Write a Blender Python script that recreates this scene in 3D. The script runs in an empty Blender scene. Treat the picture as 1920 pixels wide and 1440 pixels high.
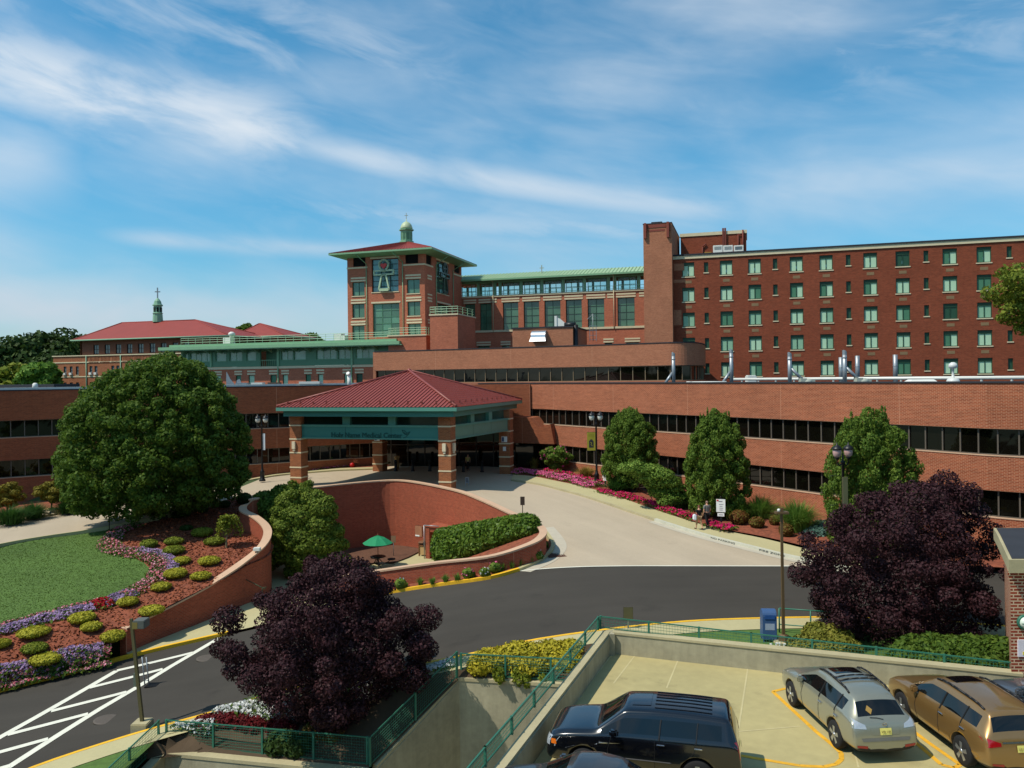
import bpy, bmesh, math, random
import numpy as np
from mathutils import Vector, Matrix, noise
from mathutils.bvhtree import BVHTree
random.seed(7); RNG = np.random.default_rng(11)
R = math.radians
SC = bpy.context.scene
COL = SC.collection
# ------------------------------------------------------------------ camera (eye 11 m above the lower drive)
FOC = 1473.0; CZ = 11.0; ROLL = R(0.7)
CR, SR = math.cos(ROLL), math.sin(ROLL)
cam = bpy.data.cameras.new('camera'); camo = bpy.data.objects.new('camera', cam); COL.objects.link(camo)
cam.sensor_width = 36; cam.lens = 36*FOC/1920; cam.shift_y = -12/1920; cam.clip_start = .5; cam.clip_end = 6000
camo.matrix_world = Matrix(((CR, SR, 0, 0), (0, 0, -1, 0), (-SR, CR, 0, CZ), (0, 0, 0, 1)))
SC.camera = camo
def ray(px, py):
    u = px-960; v = 708-py
    return ((u*CR+v*SR)/FOC, 1.0, (-u*SR+v*CR)/FOC)
def D(px, py, d):
    r = ray(px, py); return Vector((r[0]*d, d, CZ+r[2]*d))
def G(px, py, z):
    r = ray(px, py); d = (z-CZ)/r[2]; return Vector((r[0]*d, d, z))
def T(px, py, zf, lo=12, hi=140):
    r = ray(px, py); prev = lo; d = lo
    while d < hi:
        if CZ+r[2]*d <= zf(r[0]*d, d): break
        prev = d; d += .5
    a, b = prev, d
    for _ in range(24):
        m = (a+b)/2
        if CZ+r[2]*m <= zf(r[0]*m, m): b = m
        else: a = m
    return Vector((r[0]*b, b, zf(r[0]*b, b)))
# ------------------------------------------------------------------ terrain heights
_rx = [-90, -60, -40, -30, -20, -15, -9.3, -6.6, -2, 1, 4, 100]
_rz = [-6.2, -5.3, -4.4, -4.0, -3.2, -2.7, -1.7, -1.0, -.15, .25, .4, .4]
def lerp1(x, xs, zs):
    if x <= xs[0]: return zs[0]
    for i in range(1, len(xs)):
        if x <= xs[i]:
            t = (x-xs[i-1])/(xs[i]-xs[i-1]); return zs[i-1]+(zs[i]-zs[i-1])*t
    return zs[-1]
def zroad(x, y=0):
    return sum(lerp1(x+k, _rx, _rz) for k in (-3, -2, -1, 0, 1, 2, 3))/7
def zup(x, y=0): return lerp1(x, [-90, -60, -38, -30, -24, -18], [-.6, -.2, .4, .75, 1.4, 1.65])
def zdrive(x, y):
    if x < -16 and y > 50: return zup(x)
    t = min(1, max(0, (y-45.5)/22)); t = t*t*(3-2*t)*.5+t*.5
    z0 = zroad(max(x, .2)); return z0+(1.65-z0)*t
def zgard(x, y):
    y0 = 39+(x+20.4)*.5; y1 = min(70, 51.9+(x+33.8)*1.0)
    if x < -33.8: y1 = 51.9+(x+33.8)*.9
    if x < -26: y0 = 36.2+(x+26)*.25
    s = min(1, max(0.0, (y-y0)/(y1-y0)))
    return zroad(x)+.16+(zup(x)-zroad(x)-.1)*(s**.5)
def zplaza(x, y):
    t = min(1, max(0, (y-45)/5)); return (zroad(x)+.14)*(1-t)-2.8*t
def zwalk(x, y=0): return zroad(x)+.14
# ------------------------------------------------------------------ objects
def thing(name, label, cat, loc=(0, 0, 0), group=None, rz=0):
    o = bpy.data.objects.new(name, None); COL.objects.link(o); o.empty_display_size = .3
    o.location = loc; o.rotation_euler = (0, 0, rz)
    o['label'] = label; o['category'] = cat
    if group: o['group'] = group
    return o
def tag(o, label, cat, group=None, kind=None):
    o['label'] = label; o['category'] = cat
    if group: o['group'] = group
    if kind: o['kind'] = kind
    return o
def struct(o, label=None):
    o['kind'] = 'structure'
    if label: o['label'] = label
    return o
def wloc(o):
    v = Vector((0, 0, 0))
    while o is not None: v += o.location; o = o.parent
    return v
def copy_tree(o, parent=None):
    c = o.copy(); COL.objects.link(c)
    if parent is not None: c.parent = parent
    for ch in list(o.children): copy_tree(ch, c)
    return c
def auto_uv(me):
    uvl = me.uv_layers.new(name='UVMap'); n = len(me.loops)
    co = np.empty(len(me.vertices)*3); me.vertices.foreach_get('co', co); co = co.reshape(-1, 3)
    lv = np.empty(n, dtype=np.int32); me.loops.foreach_get('vertex_index', lv)
    npoly = len(me.polygons)
    nr = np.empty(npoly*3); me.polygons.foreach_get('normal', nr); nr = nr.reshape(-1, 3)
    tot = np.empty(npoly, dtype=np.int32); me.polygons.foreach_get('loop_total', tot)
    pn = np.repeat(nr, tot, axis=0); p = co[lv]
    h = np.hypot(pn[:, 0], pn[:, 1])+1e-9
    u = (-pn[:, 1]*p[:, 0]+pn[:, 0]*p[:, 1])/h; v = p[:, 2].copy()
    flat = np.abs(pn[:, 2]) > .8
    u[flat] = p[flat, 0]; v[flat] = p[flat, 1]
    uvl.data.foreach_set('uv', np.stack([u, v], 1).ravel())
class MB:
    """collects faces in world coordinates and links them as one mesh object"""
    def __init__(s): s.v = []; s.f = []; s.mi = []; s.uv = None; s.sm = []
    def face(s, pts, mi=0, smooth=False):
        n = len(s.v); s.v += [tuple(p) for p in pts]; s.f.append(tuple(range(n, n+len(pts)))); s.mi.append(mi); s.sm.append(smooth)
    def grid(s, rows, mi=0, smooth=True, close=False):
        n = len(s.v); w = len(rows[0])
        for r in rows: s.v += [tuple(p) for p in r]
        for i in range(len(rows)-1):
            for j in range(w if close else w-1):
                k = (j+1) % w
                s.f.append((n+i*w+j, n+i*w+k, n+(i+1)*w+k, n+(i+1)*w+j)); s.mi.append(mi); s.sm.append(smooth)
    def hexa(s, p, mi=0):
        # p: 4 bottom (ccw from above), 4 top
        n = len(s.v); s.v += [tuple(q) for q in p]
        for q in ((3, 2, 1, 0), (4, 5, 6, 7), (0, 1, 5, 4), (1, 2, 6, 5), (2, 3, 7, 6), (3, 0, 4, 7)):
            s.f.append(tuple(n+k for k in q)); s.mi.append(mi); s.sm.append(False)
    def box(s, x0, x1, y0, y1, z0, z1, mi=0):
        s.hexa([(x0, y0, z0), (x1, y0, z0), (x1, y1, z0), (x0, y1, z0), (x0, y0, z1), (x1, y0, z1), (x1, y1, z1), (x0, y1, z1)], mi)
    def fbox(s, fr, u0, u1, w0, w1, z0, z1, mi=0):
        P = fr.P
        s.hexa([P(u0, w0, z0), P(u1, w0, z0), P(u1, w1, z0), P(u0, w1, z0), P(u0, w0, z1), P(u1, w0, z1), P(u1, w1, z1), P(u0, w1, z1)], mi)
    def prism(s, poly, z0, z1, mi=0):
        n = len(poly); zb = z0 if callable(z0) else (lambda x, y: z0); zt = z1 if callable(z1) else (lambda x, y: z1)
        b = [(p[0], p[1], zb(p[0], p[1])) for p in poly]; t = [(p[0], p[1], zt(p[0], p[1])) for p in poly]
        s.face(t, mi); s.face(b[::-1], mi)
        for i in range(n):
            j = (i+1) % n; s.face([b[i], b[j], t[j], t[i]], mi)
    def tube(s, p0, p1, r0, r1=None, n=8, mi=0, caps=True):
        p0, p1 = Vector(p0), Vector(p1); r1 = r0 if r1 is None else r1
        d = (p1-p0).normalized(); a = d.orthogonal().normalized(); b = d.cross(a)
        rows = []
        for p, r in ((p0, r0), (p1, r1)):
            rows.append([p+(a*math.cos(2*math.pi*k/n)+b*math.sin(2*math.pi*k/n))*r for k in range(n)])
        s.grid(rows, mi, n > 5, True)
        if caps: s.face(rows[0][::-1], mi); s.face(rows[1], mi)
    def path(s, pts, r, n=8, mi=0):
        for a, b in zip(pts, pts[1:]): s.tube(a, b, r, r, n, mi)
    def lathe(s, c, prof, n=16, mi=0, smooth=True, ax='z'):
        c = Vector(c); rows = []
        for r, z in prof:
            row = []
            for k in range(n):
                t = 2*math.pi*k/n; q = (r*math.cos(t), r*math.sin(t), z)
                if ax == 'y': q = (r*math.cos(t), z, -r*math.sin(t))
                row.append(c+Vector(q))
            rows.append(row)
        s.grid(rows, mi, smooth, True); s.face(rows[0][::-1], mi); s.face(rows[-1], mi)
    def build(s, name, mat, parent=None, local=False, bevel=0, recalc=True):
        me = bpy.data.meshes.new(name); off = Vector((0, 0, 0))
        if parent is not None and not local: off = wloc(parent)
        me.from_pydata([(a-off.x, b-off.y, c-off.z) for a, b, c in s.v], [], s.f)
        me.polygons.foreach_set('material_index', s.mi); me.polygons.foreach_set('use_smooth', s.sm)
        if recalc or bevel:
            bm = bmesh.new(); bm.from_mesh(me)
            bmesh.ops.remove_doubles(bm, verts=bm.verts, dist=.0002)
            bmesh.ops.recalc_face_normals(bm, faces=bm.faces)
            if bevel:
                ed = [e for e in bm.edges if len(e.link_faces) == 2 and e.calc_face_angle(0) > .5]
                bmesh.ops.bevel(bm, geom=ed, offset=bevel, segments=2, affect='EDGES', clamp_overlap=True)
            bm.to_mesh(me); bm.free()
        auto_uv(me)
        for m in (mat if isinstance(mat, (list, tuple)) else [mat]): me.materials.append(m)
        o = bpy.data.objects.new(name, me); COL.objects.link(o)
        if parent is not None: o.parent = parent
        return o
def build_each(mb, name, mat, parent):
    """boxes only: each box becomes a part of its own"""
    for k in range(0, len(mb.v), 8):
        m = MB(); m.hexa(mb.v[k:k+8]); m.build(name, mat, parent)
class Fr:
    """a facade frame: u along the wall (to the right), w into the wall, z up"""
    def __init__(s, p, t):
        s.p = Vector((p[0], p[1])); s.t = Vector((t[0], t[1])).normalized(); s.n = Vector((-s.t.y, s.t.x))
    def P(s, u, w, z): q = s.p+s.t*u+s.n*w; return (q.x, q.y, z)
    def hit(s, px, py, w=0):
        r = ray(px, py); rv = Vector((r[0], r[1])); q = s.p+s.n*w
        k = q.dot(s.n)/rv.dot(s.n); return ((rv*k-q).dot(s.t), CZ+r[2]*k)
    def side(s, u=0, w=0):
        q = s.p+s.t*u+s.n*w; return Fr(q, s.n)
def wall_open(mb, fr, u0, u1, z0, z1, ops, depth=.25, mi=0):
    us = sorted(set([u0, u1]+[o[0] for o in ops]+[o[1] for o in ops])); us = [u for u in us if u0-1e-6 <= u <= u1+1e-6]
    zs = sorted(set([z0, z1]+[o[2] for o in ops]+[o[3] for o in ops])); zs = [z for z in zs if z0-1e-6 <= z <= z1+1e-6]
    P = fr.P
    for j in range(len(zs)-1):
        zc = (zs[j]+zs[j+1])/2; run = None
        for i in range(len(us)-1):
            uc = (us[i]+us[i+1])/2
            solid = not any(o[0] < uc < o[1] and o[2] < zc < o[3] for o in ops)
            if solid: run = us[i] if run is None else run
            if (not solid or i == len(us)-2) and run is not None:
                e = us[i+1] if solid else us[i]
                if e > run: mb.face([P(run, 0, zs[j]), P(e, 0, zs[j]), P(e, 0, zs[j+1]), P(run, 0, zs[j+1])], mi)
                run = None
    for a, b, c, d in ops:
        if a < u0-1e-6 or b > u1+1e-6: continue
        mb.face([P(a, 0, c), P(a, 0, d), P(a, depth, d), P(a, depth, c)], mi)
        mb.face([P(b, 0, c), P(b, depth, c), P(b, depth, d), P(b, 0, d)], mi)
        mb.face([P(a, 0, d), P(b, 0, d), P(b, depth, d), P(a, depth, d)], mi)
        mb.face([P(a, 0, c), P(a, depth, c), P(b, depth, c), P(b, 0, c)], mi)
def sheet(name, poly, zf, mat, step=.5, lift=0, parent=None):
    bm = bmesh.new()
    bm.faces.new([bm.verts.new((p[0], p[1], 0)) for p in poly])
    bm.normal_update(); bmesh.ops.triangulate(bm, faces=bm.faces, ngon_method='EAR_CLIP')
    xs = [p[0] for p in poly]; ys = [p[1] for p in poly]
    for ax, lo, hi in ((0, min(xs), max(xs)), (1, min(ys), max(ys))):
        k = math.ceil(lo/step)*step
        while k < hi:
            co = [0, 0, 0]; co[ax] = k; no = [0, 0, 0]; no[ax] = 1
            bmesh.ops.bisect_plane(bm, geom=bm.verts[:]+bm.edges[:]+bm.faces[:], plane_co=co, plane_no=no, dist=1e-5)
            k += step
    for v in bm.verts: v.co.z = zf(v.co.x, v.co.y)+lift
    bmesh.ops.recalc_face_normals(bm, faces=bm.faces)
    for f in bm.faces:
        if f.normal.z < 0: f.normal_flip()
        f.smooth = True
    me = bpy.data.meshes.new(name); bm.to_mesh(me); bm.free(); me.materials.append(mat); auto_uv(me)
    o = bpy.data.objects.new(name, me); COL.objects.link(o)
    if parent: o.parent = parent
    return o
def spline(pts, n=6):
    """Catmull-Rom through tuples"""
    pts = [np.array(p, float) for p in pts]; out = []
    for i in range(len(pts)-1):
        p0 = pts[max(i-1, 0)]; p1 = pts[i]; p2 = pts[i+1]; p3 = pts[min(i+2, len(pts)-1)]
        for k in range(n):
            t = k/n
            out.append(.5*((2*p1)+(-p0+p2)*t+(2*p0-5*p1+4*p2-p3)*t*t+(-p0+3*p1-3*p2+p3)*t**3))
    out.append(pts[-1]); return [tuple(p) for p in out]
def offset(pts, d):
    """offset an open 2D polyline to its left by d"""
    out = []
    for i, p in enumerate(pts):
        a = Vector(pts[max(i-1, 0)][:2]); b = Vector(pts[min(i+1, len(pts)-1)][:2]); t = (b-a).normalized()
        out.append((p[0]-t.y*d, p[1]+t.x*d))
    return out
def strip(mb, pts, zb, zt, thick, mi=0, off=0):
    """a wall along a polyline; zb/zt functions of (i, x, y)"""
    A = offset(pts, off); B = offset(pts, off+thick); n = len(pts)
    rows = []
    for i in range(n):
        a, b = A[i], B[i]; z0 = zb(i, *pts[i][:2]); z1 = zt(i, *pts[i][:2])
        rows.append([(a[0], a[1], z0), (b[0], b[1], z0), (b[0], b[1], z1), (a[0], a[1], z1)])
    mb.grid(rows, mi, False, True); mb.face(rows[0][::-1], mi); mb.face(rows[-1], mi)
def densify(pts, step=1.0):
    out = []
    for a, b in zip(pts, pts[1:]):
        n = max(1, int(math.dist(a[:2], b[:2])/step))
        for k in range(n): out.append(tuple(a[j]+(b[j]-a[j])*k/n for j in range(len(a))))
    out.append(tuple(pts[-1])); return out
# ------------------------------------------------------------------ materials
def srgb(c): return tuple(((x/255)/12.92 if x/255 <= .04045 else ((x/255+.055)/1.055)**2.4) for x in c)
class NT:
    def __init__(s, tree): s.t = tree; s.n = tree.nodes; s.l = tree.links
    def add(s, typ, ins=None, **kw):
        nd = s.n.new(typ)
        for k, v in kw.items(): setattr(nd, k, v)
        for k, v in (ins or {}).items(): s.set(nd.inputs[k], v)
        return nd
    def set(s, sock, v):
        if hasattr(v, 'bl_idname') and hasattr(v, 'outputs'): v = v.outputs[0]
        if isinstance(v, bpy.types.NodeSocket): s.l.new(v, sock)
        else:
            if sock.type == 'RGBA' and len(v) == 3: v = (*v, 1)
            sock.default_value = v
    def m(s, op, a, b=None, c=None, clamp=False):
        nd = s.n.new('ShaderNodeMath'); nd.operation = op; nd.use_clamp = clamp
        for i, x in enumerate((a, b, c)):
            if x is not None: s.set(nd.inputs[i], x)
        return nd.outputs[0]
    def mix(s, f, a, b, mode='MIX'):
        nd = s.n.new('ShaderNodeMix'); nd.data_type = 'RGBA'; nd.blend_type = mode
        s.set(nd.inputs[0], f); s.set(nd.inputs[6], a); s.set(nd.inputs[7], b); return nd.outputs[2]
    def ramp(s, f, stops):
        nd = s.n.new('ShaderNodeValToRGB'); s.set(nd.inputs[0], f); e = nd.color_ramp.elements
        while len(e) < len(stops): e.new(.5)
        for i, (p, c) in enumerate(stops):
            e[i].position = p; e[i].color = (*c, 1) if len(c) == 3 else c
        return nd.outputs[0]
    def noise(s, vec, scale, detail=3, rough=.6, out=0):
        nd = s.add('ShaderNodeTexNoise', {'Vector': vec, 'Scale': scale, 'Detail': detail, 'Roughness': rough}); return nd.outputs[out]
def newmat(name):
    m = bpy.data.materials.new(name); m.use_nodes = True; nt = NT(m.node_tree); nt.n.clear()
    out = nt.add('ShaderNodeOutputMaterial'); b = nt.add('ShaderNodeBsdfPrincipled'); nt.l.new(b.outputs[0], out.inputs[0])
    return m, nt, b
def M(name, col, rough=.75, var=.18, scale=1.5, metal=0, bump=0, bscale=20, spec=.4, coat=0, fine=.1, fscale=25, coord='pos', streak=0, wear=None, spots=None):
    """plain surface with two sizes of procedural variation and an optional fine bump"""
    m, nt, b = newmat(name); col = srgb(col)
    if coord == 'pos': vec = nt.add('ShaderNodeNewGeometry').outputs['Position']
    else: vec = nt.add('ShaderNodeTexCoord').outputs['Object']
    n1 = nt.noise(vec, scale, 4); n2 = nt.noise(vec, fscale, 2)
    f = nt.m('ADD', nt.m('MULTIPLY', nt.m('SUBTRACT', n1, .5), 2*var), nt.m('MULTIPLY', nt.m('SUBTRACT', n2, .5), 2*fine))
    if spots:
        k = nt.add('ShaderNodeMapRange', {0: nt.noise(vec, spots[0], 5, .6), 1: .6, 2: .72}, interpolation_type='SMOOTHSTEP').outputs[0]; f = nt.m('SUBTRACT', f, nt.m('MULTIPLY', k, spots[1]))
    if wear:
        mp = nt.add('ShaderNodeMapping', {'Vector': vec, 'Rotation': (0, 0, R(wear[0]))}); mp2 = nt.add('ShaderNodeMapping', {'Vector': mp, 'Scale': (.05, .75, 1)}); f = nt.m('ADD', f, nt.m('MULTIPLY', nt.m('SUBTRACT', nt.noise(mp2, 1, 4, .6), .5), 2*wear[1]))
    if streak:
        mp = nt.add('ShaderNodeMapping', {'Vector': vec, 'Scale': (1.6, 1.6, .14)}); f = nt.m('ADD', f, nt.m('MULTIPLY', nt.m('SUBTRACT', nt.noise(mp, 1, 5, .65), .5), 2*streak))
    f = nt.m('ADD', f, 1)
    c = nt.add('ShaderNodeVectorMath', {0: col, 1: (1, 1, 1)}, operation='SCALE'); nt.set(c.inputs['Scale'], f)
    nt.set(b.inputs['Base Color'], c); b.inputs['Roughness'].default_value = rough; b.inputs['Metallic'].default_value = metal
    b.inputs['Specular IOR Level'].default_value = spec; b.inputs['Coat Weight'].default_value = coat
    if bump:
        bp = nt.add('ShaderNodeBump', {'Strength': bump, 'Distance': .02, 'Height': nt.noise(vec, bscale, 4)}); nt.set(b.inputs['Normal'], bp)
    return m
def brick(name, c1, c2, mortar, bw=.24, bh=.085, var=.25, seam=0, ms=.014, stain=.25):
    m, nt, b = newmat(name)
    uv = nt.add('ShaderNodeUVMap'); pos = nt.add('ShaderNodeNewGeometry').outputs['Position']
    br = nt.add('ShaderNodeTexBrick', {'Vector': uv.outputs[0], 'Color1': srgb(c1), 'Color2': srgb(c2), 'Mortar': srgb(mortar), 'Scale': 1, 'Mortar Size': ms, 'Mortar Smooth': .15, 'Bias': 0, 'Brick Width': bw, 'Row Height': bh})
    n1 = nt.noise(pos, .35, 5, .65); n2 = nt.noise(uv.outputs[0], 6, 3)
    # streaky weathering, stretched along the courses
    sc = nt.add('ShaderNodeMapping', {'Vector': uv.outputs[0], 'Scale': (.6, 5, 1)}); n3 = nt.noise(sc, 1.0, 4, .7)
    f = nt.m('ADD', nt.m('MULTIPLY', nt.m('SUBTRACT', n1, .5), 2*var), nt.m('MULTIPLY', nt.m('SUBTRACT', n2, .5), .35))
    f = nt.m('ADD', f, nt.m('MULTIPLY', nt.m('SUBTRACT', n3, .5), stain*2)); f = nt.m('ADD', f, 1)
    c = nt.add('ShaderNodeVectorMath', {0: br.outputs[0]}, operation='SCALE'); nt.set(c.inputs['Scale'], f); col = c.outputs[0]
    if seam:
        sx = nt.add('ShaderNodeSeparateXYZ', {0: uv.outputs[0]}); fr = nt.m('FRACT', nt.m('DIVIDE', sx.outputs[0], seam))
        k = nt.m('LESS_THAN', fr, .035/seam); col = nt.mix(nt.m('MULTIPLY', k, .55), col, srgb((196, 150, 120)))
    nt.set(b.inputs['Base Color'], col); b.inputs['Roughness'].default_value = .88; b.inputs['Specular IOR Level'].default_value = .2
    bp = nt.add('ShaderNodeBump', {'Strength': .25, 'Distance': .01, 'Height': br.outputs['Fac']}, invert=True); nt.set(b.inputs['Normal'], bp)
    return m
def leafmat(name, a, b_, trans=.25, rough=.65, spec=.18, tint=None):
    """leaf colour varies leaf by leaf and, gently, clump by clump"""
    m, nt, b = newmat(name)
    geo = nt.add('ShaderNodeNewGeometry'); n1 = nt.noise(geo.outputs['Position'], .9, 3)
    f = nt.m('ADD', nt.m('MULTIPLY', geo.outputs['Random Per Island'], .7), nt.m('MULTIPLY', n1, .5))
    f = nt.m('SUBTRACT', f, .1, clamp=True)
    col = nt.mix(f, srgb(a), srgb(b_))
    if tint: col = nt.mix(nt.m('GREATER_THAN', geo.outputs['Random Per Island'], tint[1]), col, srgb(tint[0]))
    nt.set(b.inputs['Base Color'], col); b.inputs['Roughness'].default_value = rough; b.inputs['Specular IOR Level'].default_value = spec
    tr = nt.add('ShaderNodeBsdfTranslucent', {'Color': col}); mx = nt.add('ShaderNodeMixShader', {0: trans, 1: b.outputs[0], 2: tr.outputs[0]})
    out = [n for n in nt.n if n.type == 'OUTPUT_MATERIAL'][0]; nt.l.new(mx.outputs[0], out.inputs[0])
    return m
def glass(name, col, rough=.04, spec=.5, var=.3):
    m, nt, b = newmat(name); geo = nt.add('ShaderNodeNewGeometry'); r = geo.outputs['Random Per Island']
    f = nt.m('ADD', nt.m('MULTIPLY', nt.m('SUBTRACT', r, .5), 2*var), 1)
    n1 = nt.noise(geo.outputs['Position'], .5, 2)
    c = nt.add('ShaderNodeVectorMath', {0: srgb(col)}, operation='SCALE'); nt.set(c.inputs['Scale'], nt.m('MULTIPLY', f, nt.m('ADD', .6, nt.m('MULTIPLY', n1, .8))))
    nt.set(b.inputs['Base Color'], c); b.inputs['Roughness'].default_value = rough; b.inputs['Specular IOR Level'].default_value = spec
    bp = nt.add('ShaderNodeBump', {'Strength': .04, 'Distance': .05, 'Height': nt.noise(geo.outputs['Position'], .8, 1)}); nt.set(b.inputs['Normal'], bp)
    return m
def paint(name, col, metal=.5, rough=.3, coat=1.0):
    m, nt, b = newmat(name); tc = nt.add('ShaderNodeTexCoord').outputs['Object']
    n1 = nt.noise(tc, 400, 1); n2 = nt.noise(tc, 1.3, 3)
    f = nt.m('ADD', .92, nt.m('ADD', nt.m('MULTIPLY', n1, .08), nt.m('MULTIPLY', n2, .08)))
    c = nt.add('ShaderNodeVectorMath', {0: srgb(col)}, operation='SCALE'); nt.set(c.inputs['Scale'], f)
    nt.set(b.inputs['Base Color'], c); b.inputs['Metallic'].default_value = metal; b.inputs['Roughness'].default_value = rough
    b.inputs['Coat Weight'].default_value = coat; b.inputs['Coat Roughness'].default_value = .06
    return m
# ------------------------------------------------------------------ light, sky
SUN_EL, SUN_AZ = R(56), R(-112)          # azimuth from +Y, clockwise; the sun stands to the left
sd = Vector((math.sin(SUN_AZ)*math.cos(SUN_EL), math.cos(SUN_AZ)*math.cos(SUN_EL), math.sin(SUN_EL)))
sl = bpy.data.lights.new('sun', 'SUN'); sl.energy = 4.15; sl.angle = R(.53); sl.color = (1, .93, .80)
so = bpy.data.objects.new('sun', sl); COL.objects.link(so); so.rotation_euler = sd.to_track_quat('Z', 'Y').to_euler(); so.location = (-60, 0, 90)
W = bpy.data.worlds.new('World'); SC.world = W; W.use_nodes = True; wn = NT(W.node_tree); wn.n.clear()
sky = wn.add('ShaderNodeTexSky', sky_type='NISHITA', sun_disc=False, sun_elevation=SUN_EL, sun_rotation=SUN_AZ, air_density=1.0, dust_density=.6, ozone_density=3.0, altitude=50)
tc = wn.add('ShaderNodeTexCoord').outputs['Generated']
sx = wn.add('ShaderNodeSeparateXYZ', {0: tc}); X, Y, Z = sx.outputs
az = wn.m('MULTIPLY', wn.m('ARCTAN2', X, Y), 57.2958); el = wn.m('MULTIPLY', wn.m('ARCSINE', Z), 57.2958)
def wcloud(ax, ay, rot, det=6, rough=.62, seed=0, warp=.0):
    cmb = wn.add('ShaderNodeCombineXYZ', {0: az, 1: el, 2: seed})
    mp = wn.add('ShaderNodeMapping', {'Vector': cmb, 'Rotation': (0, 0, R(rot))})
    mp2 = wn.add('ShaderNodeMapping', {'Vector': mp, 'Scale': (ax, ay, 1)})
    nd = wn.add('ShaderNodeTexNoise', {'Vector': mp2, 'Scale': 1, 'Detail': det, 'Roughness': rough, 'Distortion': warp}); return nd.outputs[0]
def sstep(x, a, b): return wn.add('ShaderNodeMapRange', {0: x, 1: a, 2: b}, interpolation_type='SMOOTHSTEP').outputs[0]
def band(slope, e0, a0, wid, az0=None, az1=None, soft=6, curve=0):
    """a soft band of cirrus round the line el = e0 + slope*(az-a0)"""
    da = wn.m('SUBTRACT', az, a0)
    t = wn.m('SUBTRACT', el, wn.m('ADD', wn.m('MULTIPLY_ADD', da, slope, e0), wn.m('MULTIPLY', wn.m('MULTIPLY', da, da), curve)))
    g = wn.m('EXPONENT', wn.m('MULTIPLY', wn.m('MULTIPLY', t, t), -1/(wid*wid)))
    if az0 is not None: g = wn.m('MULTIPLY', g, sstep(az, az0-soft, az0+soft))
    if az1 is not None: g = wn.m('MULTIPLY', g, wn.m('SUBTRACT', 1, sstep(az, az1-soft, az1+soft)))
    return g
n_fib = wcloud(.05, .22, 9, 5, .52, 0, .35); n_big = wcloud(.05, .09, 6, 4, .5, 9.3, .3); n_fin = wcloud(.12, .42, 12, 5, .58, 4.1, .5)
veil = wn.m('MULTIPLY', sstep(n_big, .34, .74), sstep(n_fib, .2, .8))
mn = lambda g, n, a, b: wn.m('MULTIPLY', g, sstep(n, a, b))
c1 = wn.m('MULTIPLY', mn(band(-.10, 18.6, -33, 2.3, None, -14, 5), n_fib, .22, .6), wn.m('ADD', .5, wn.m('MULTIPLY', sstep(n_fin, .3, .62), .6)))                       # bright streak, upper left
c2 = mn(band(-.17, 15.8, -12, 1.1, -16, 18, 7, .0005), n_fib, .25, .6)                   # its thin tail to the right
c3 = mn(band(-.02, 9.3, -18, .55, -26, -8, 3), n_fib, .2, .55)                            # low left dash
c4 = mn(band(0, 4.6, -20, 2.2, None, -8, 6), n_big, .25, .6)                              # haze bank low left
c5 = mn(band(.0, 12.6, 26, 3.0, 17, None, 7), n_big, .2, .6)                              # soft cloud, right
c6 = mn(band(-.07, 11.0, 0, 1.0, -14, 14, 6), n_fin, .3, .62)                             # wisps over the tower
c7 = mn(band(.0, 13.5, -36, 2.3, None, -30, 3), n_big, .1, .45)                           # puff at the left edge
c8 = mn(band(.05, 21.5, 22, 3.5, 10, None, 8), n_fin, .35, .75)
c9 = mn(band(-.05, 23, -25, 3.2, None, -4, 8), n_fin, .3, .75)
c10 = mn(band(0, 2.5, 0, 3.2), n_big, .2, .7)
cl = wn.m('MAXIMUM', wn.m('MULTIPLY', veil, .5), wn.m('MULTIPLY', c10, .4))
for c, k in ((c1, .74), (c2, .64), (c3, .55), (c4, .8), (c5, .66), (c6, .34), (c7, .55), (c8, .3), (c9, .3)): cl = wn.m('MAXIMUM', cl, wn.m('MULTIPLY', c, k))
cl = wn.m('ADD', cl, wn.m('MULTIPLY', sstep(n_fin, .35, .8), .12))
hs = wn.add('ShaderNodeHueSaturation', {'Saturation': 1.18, 'Value': .88, 'Color': sky.outputs[0], 'Hue': .484})
lowz = sstep(el, -2, 17)
skyc = wn.mix(1.0, hs.outputs[0], wn.mix(lowz, (.60, .80, .90), (.58, .99, 1.07)), 'MULTIPLY')
# clouds take the brightness of a sunlit veil: a constant white radiance mixed over the clear sky
cloudcol = wn.mix(sstep(el, 1, 18), (3.9, 4.25, 4.8), (5.1, 5.5, 5.9))
final = wn.mix(wn.m('MINIMUM', cl, .92), skyc, cloudcol)
bg = wn.add('ShaderNodeBackground', {'Color': final, 'Strength': .142})
wo = wn.add('ShaderNodeOutputWorld'); wn.l.new(bg.outputs[0], wo.inputs[0])
SC.view_settings.view_transform = 'Standard'; SC.view_settings.look = 'None'; SC.view_settings.exposure = .12; SC.view_settings.gamma = 1
SC.cycles.max_bounces = 6; SC.cycles.diffuse_bounces = 3; SC.cycles.glossy_bounces = 3; SC.cycles.transmission_bounces = 4; SC.cycles.transparent_max_bounces = 8
try: SC.cycles.use_adaptive_sampling = True
except Exception: pass
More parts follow.
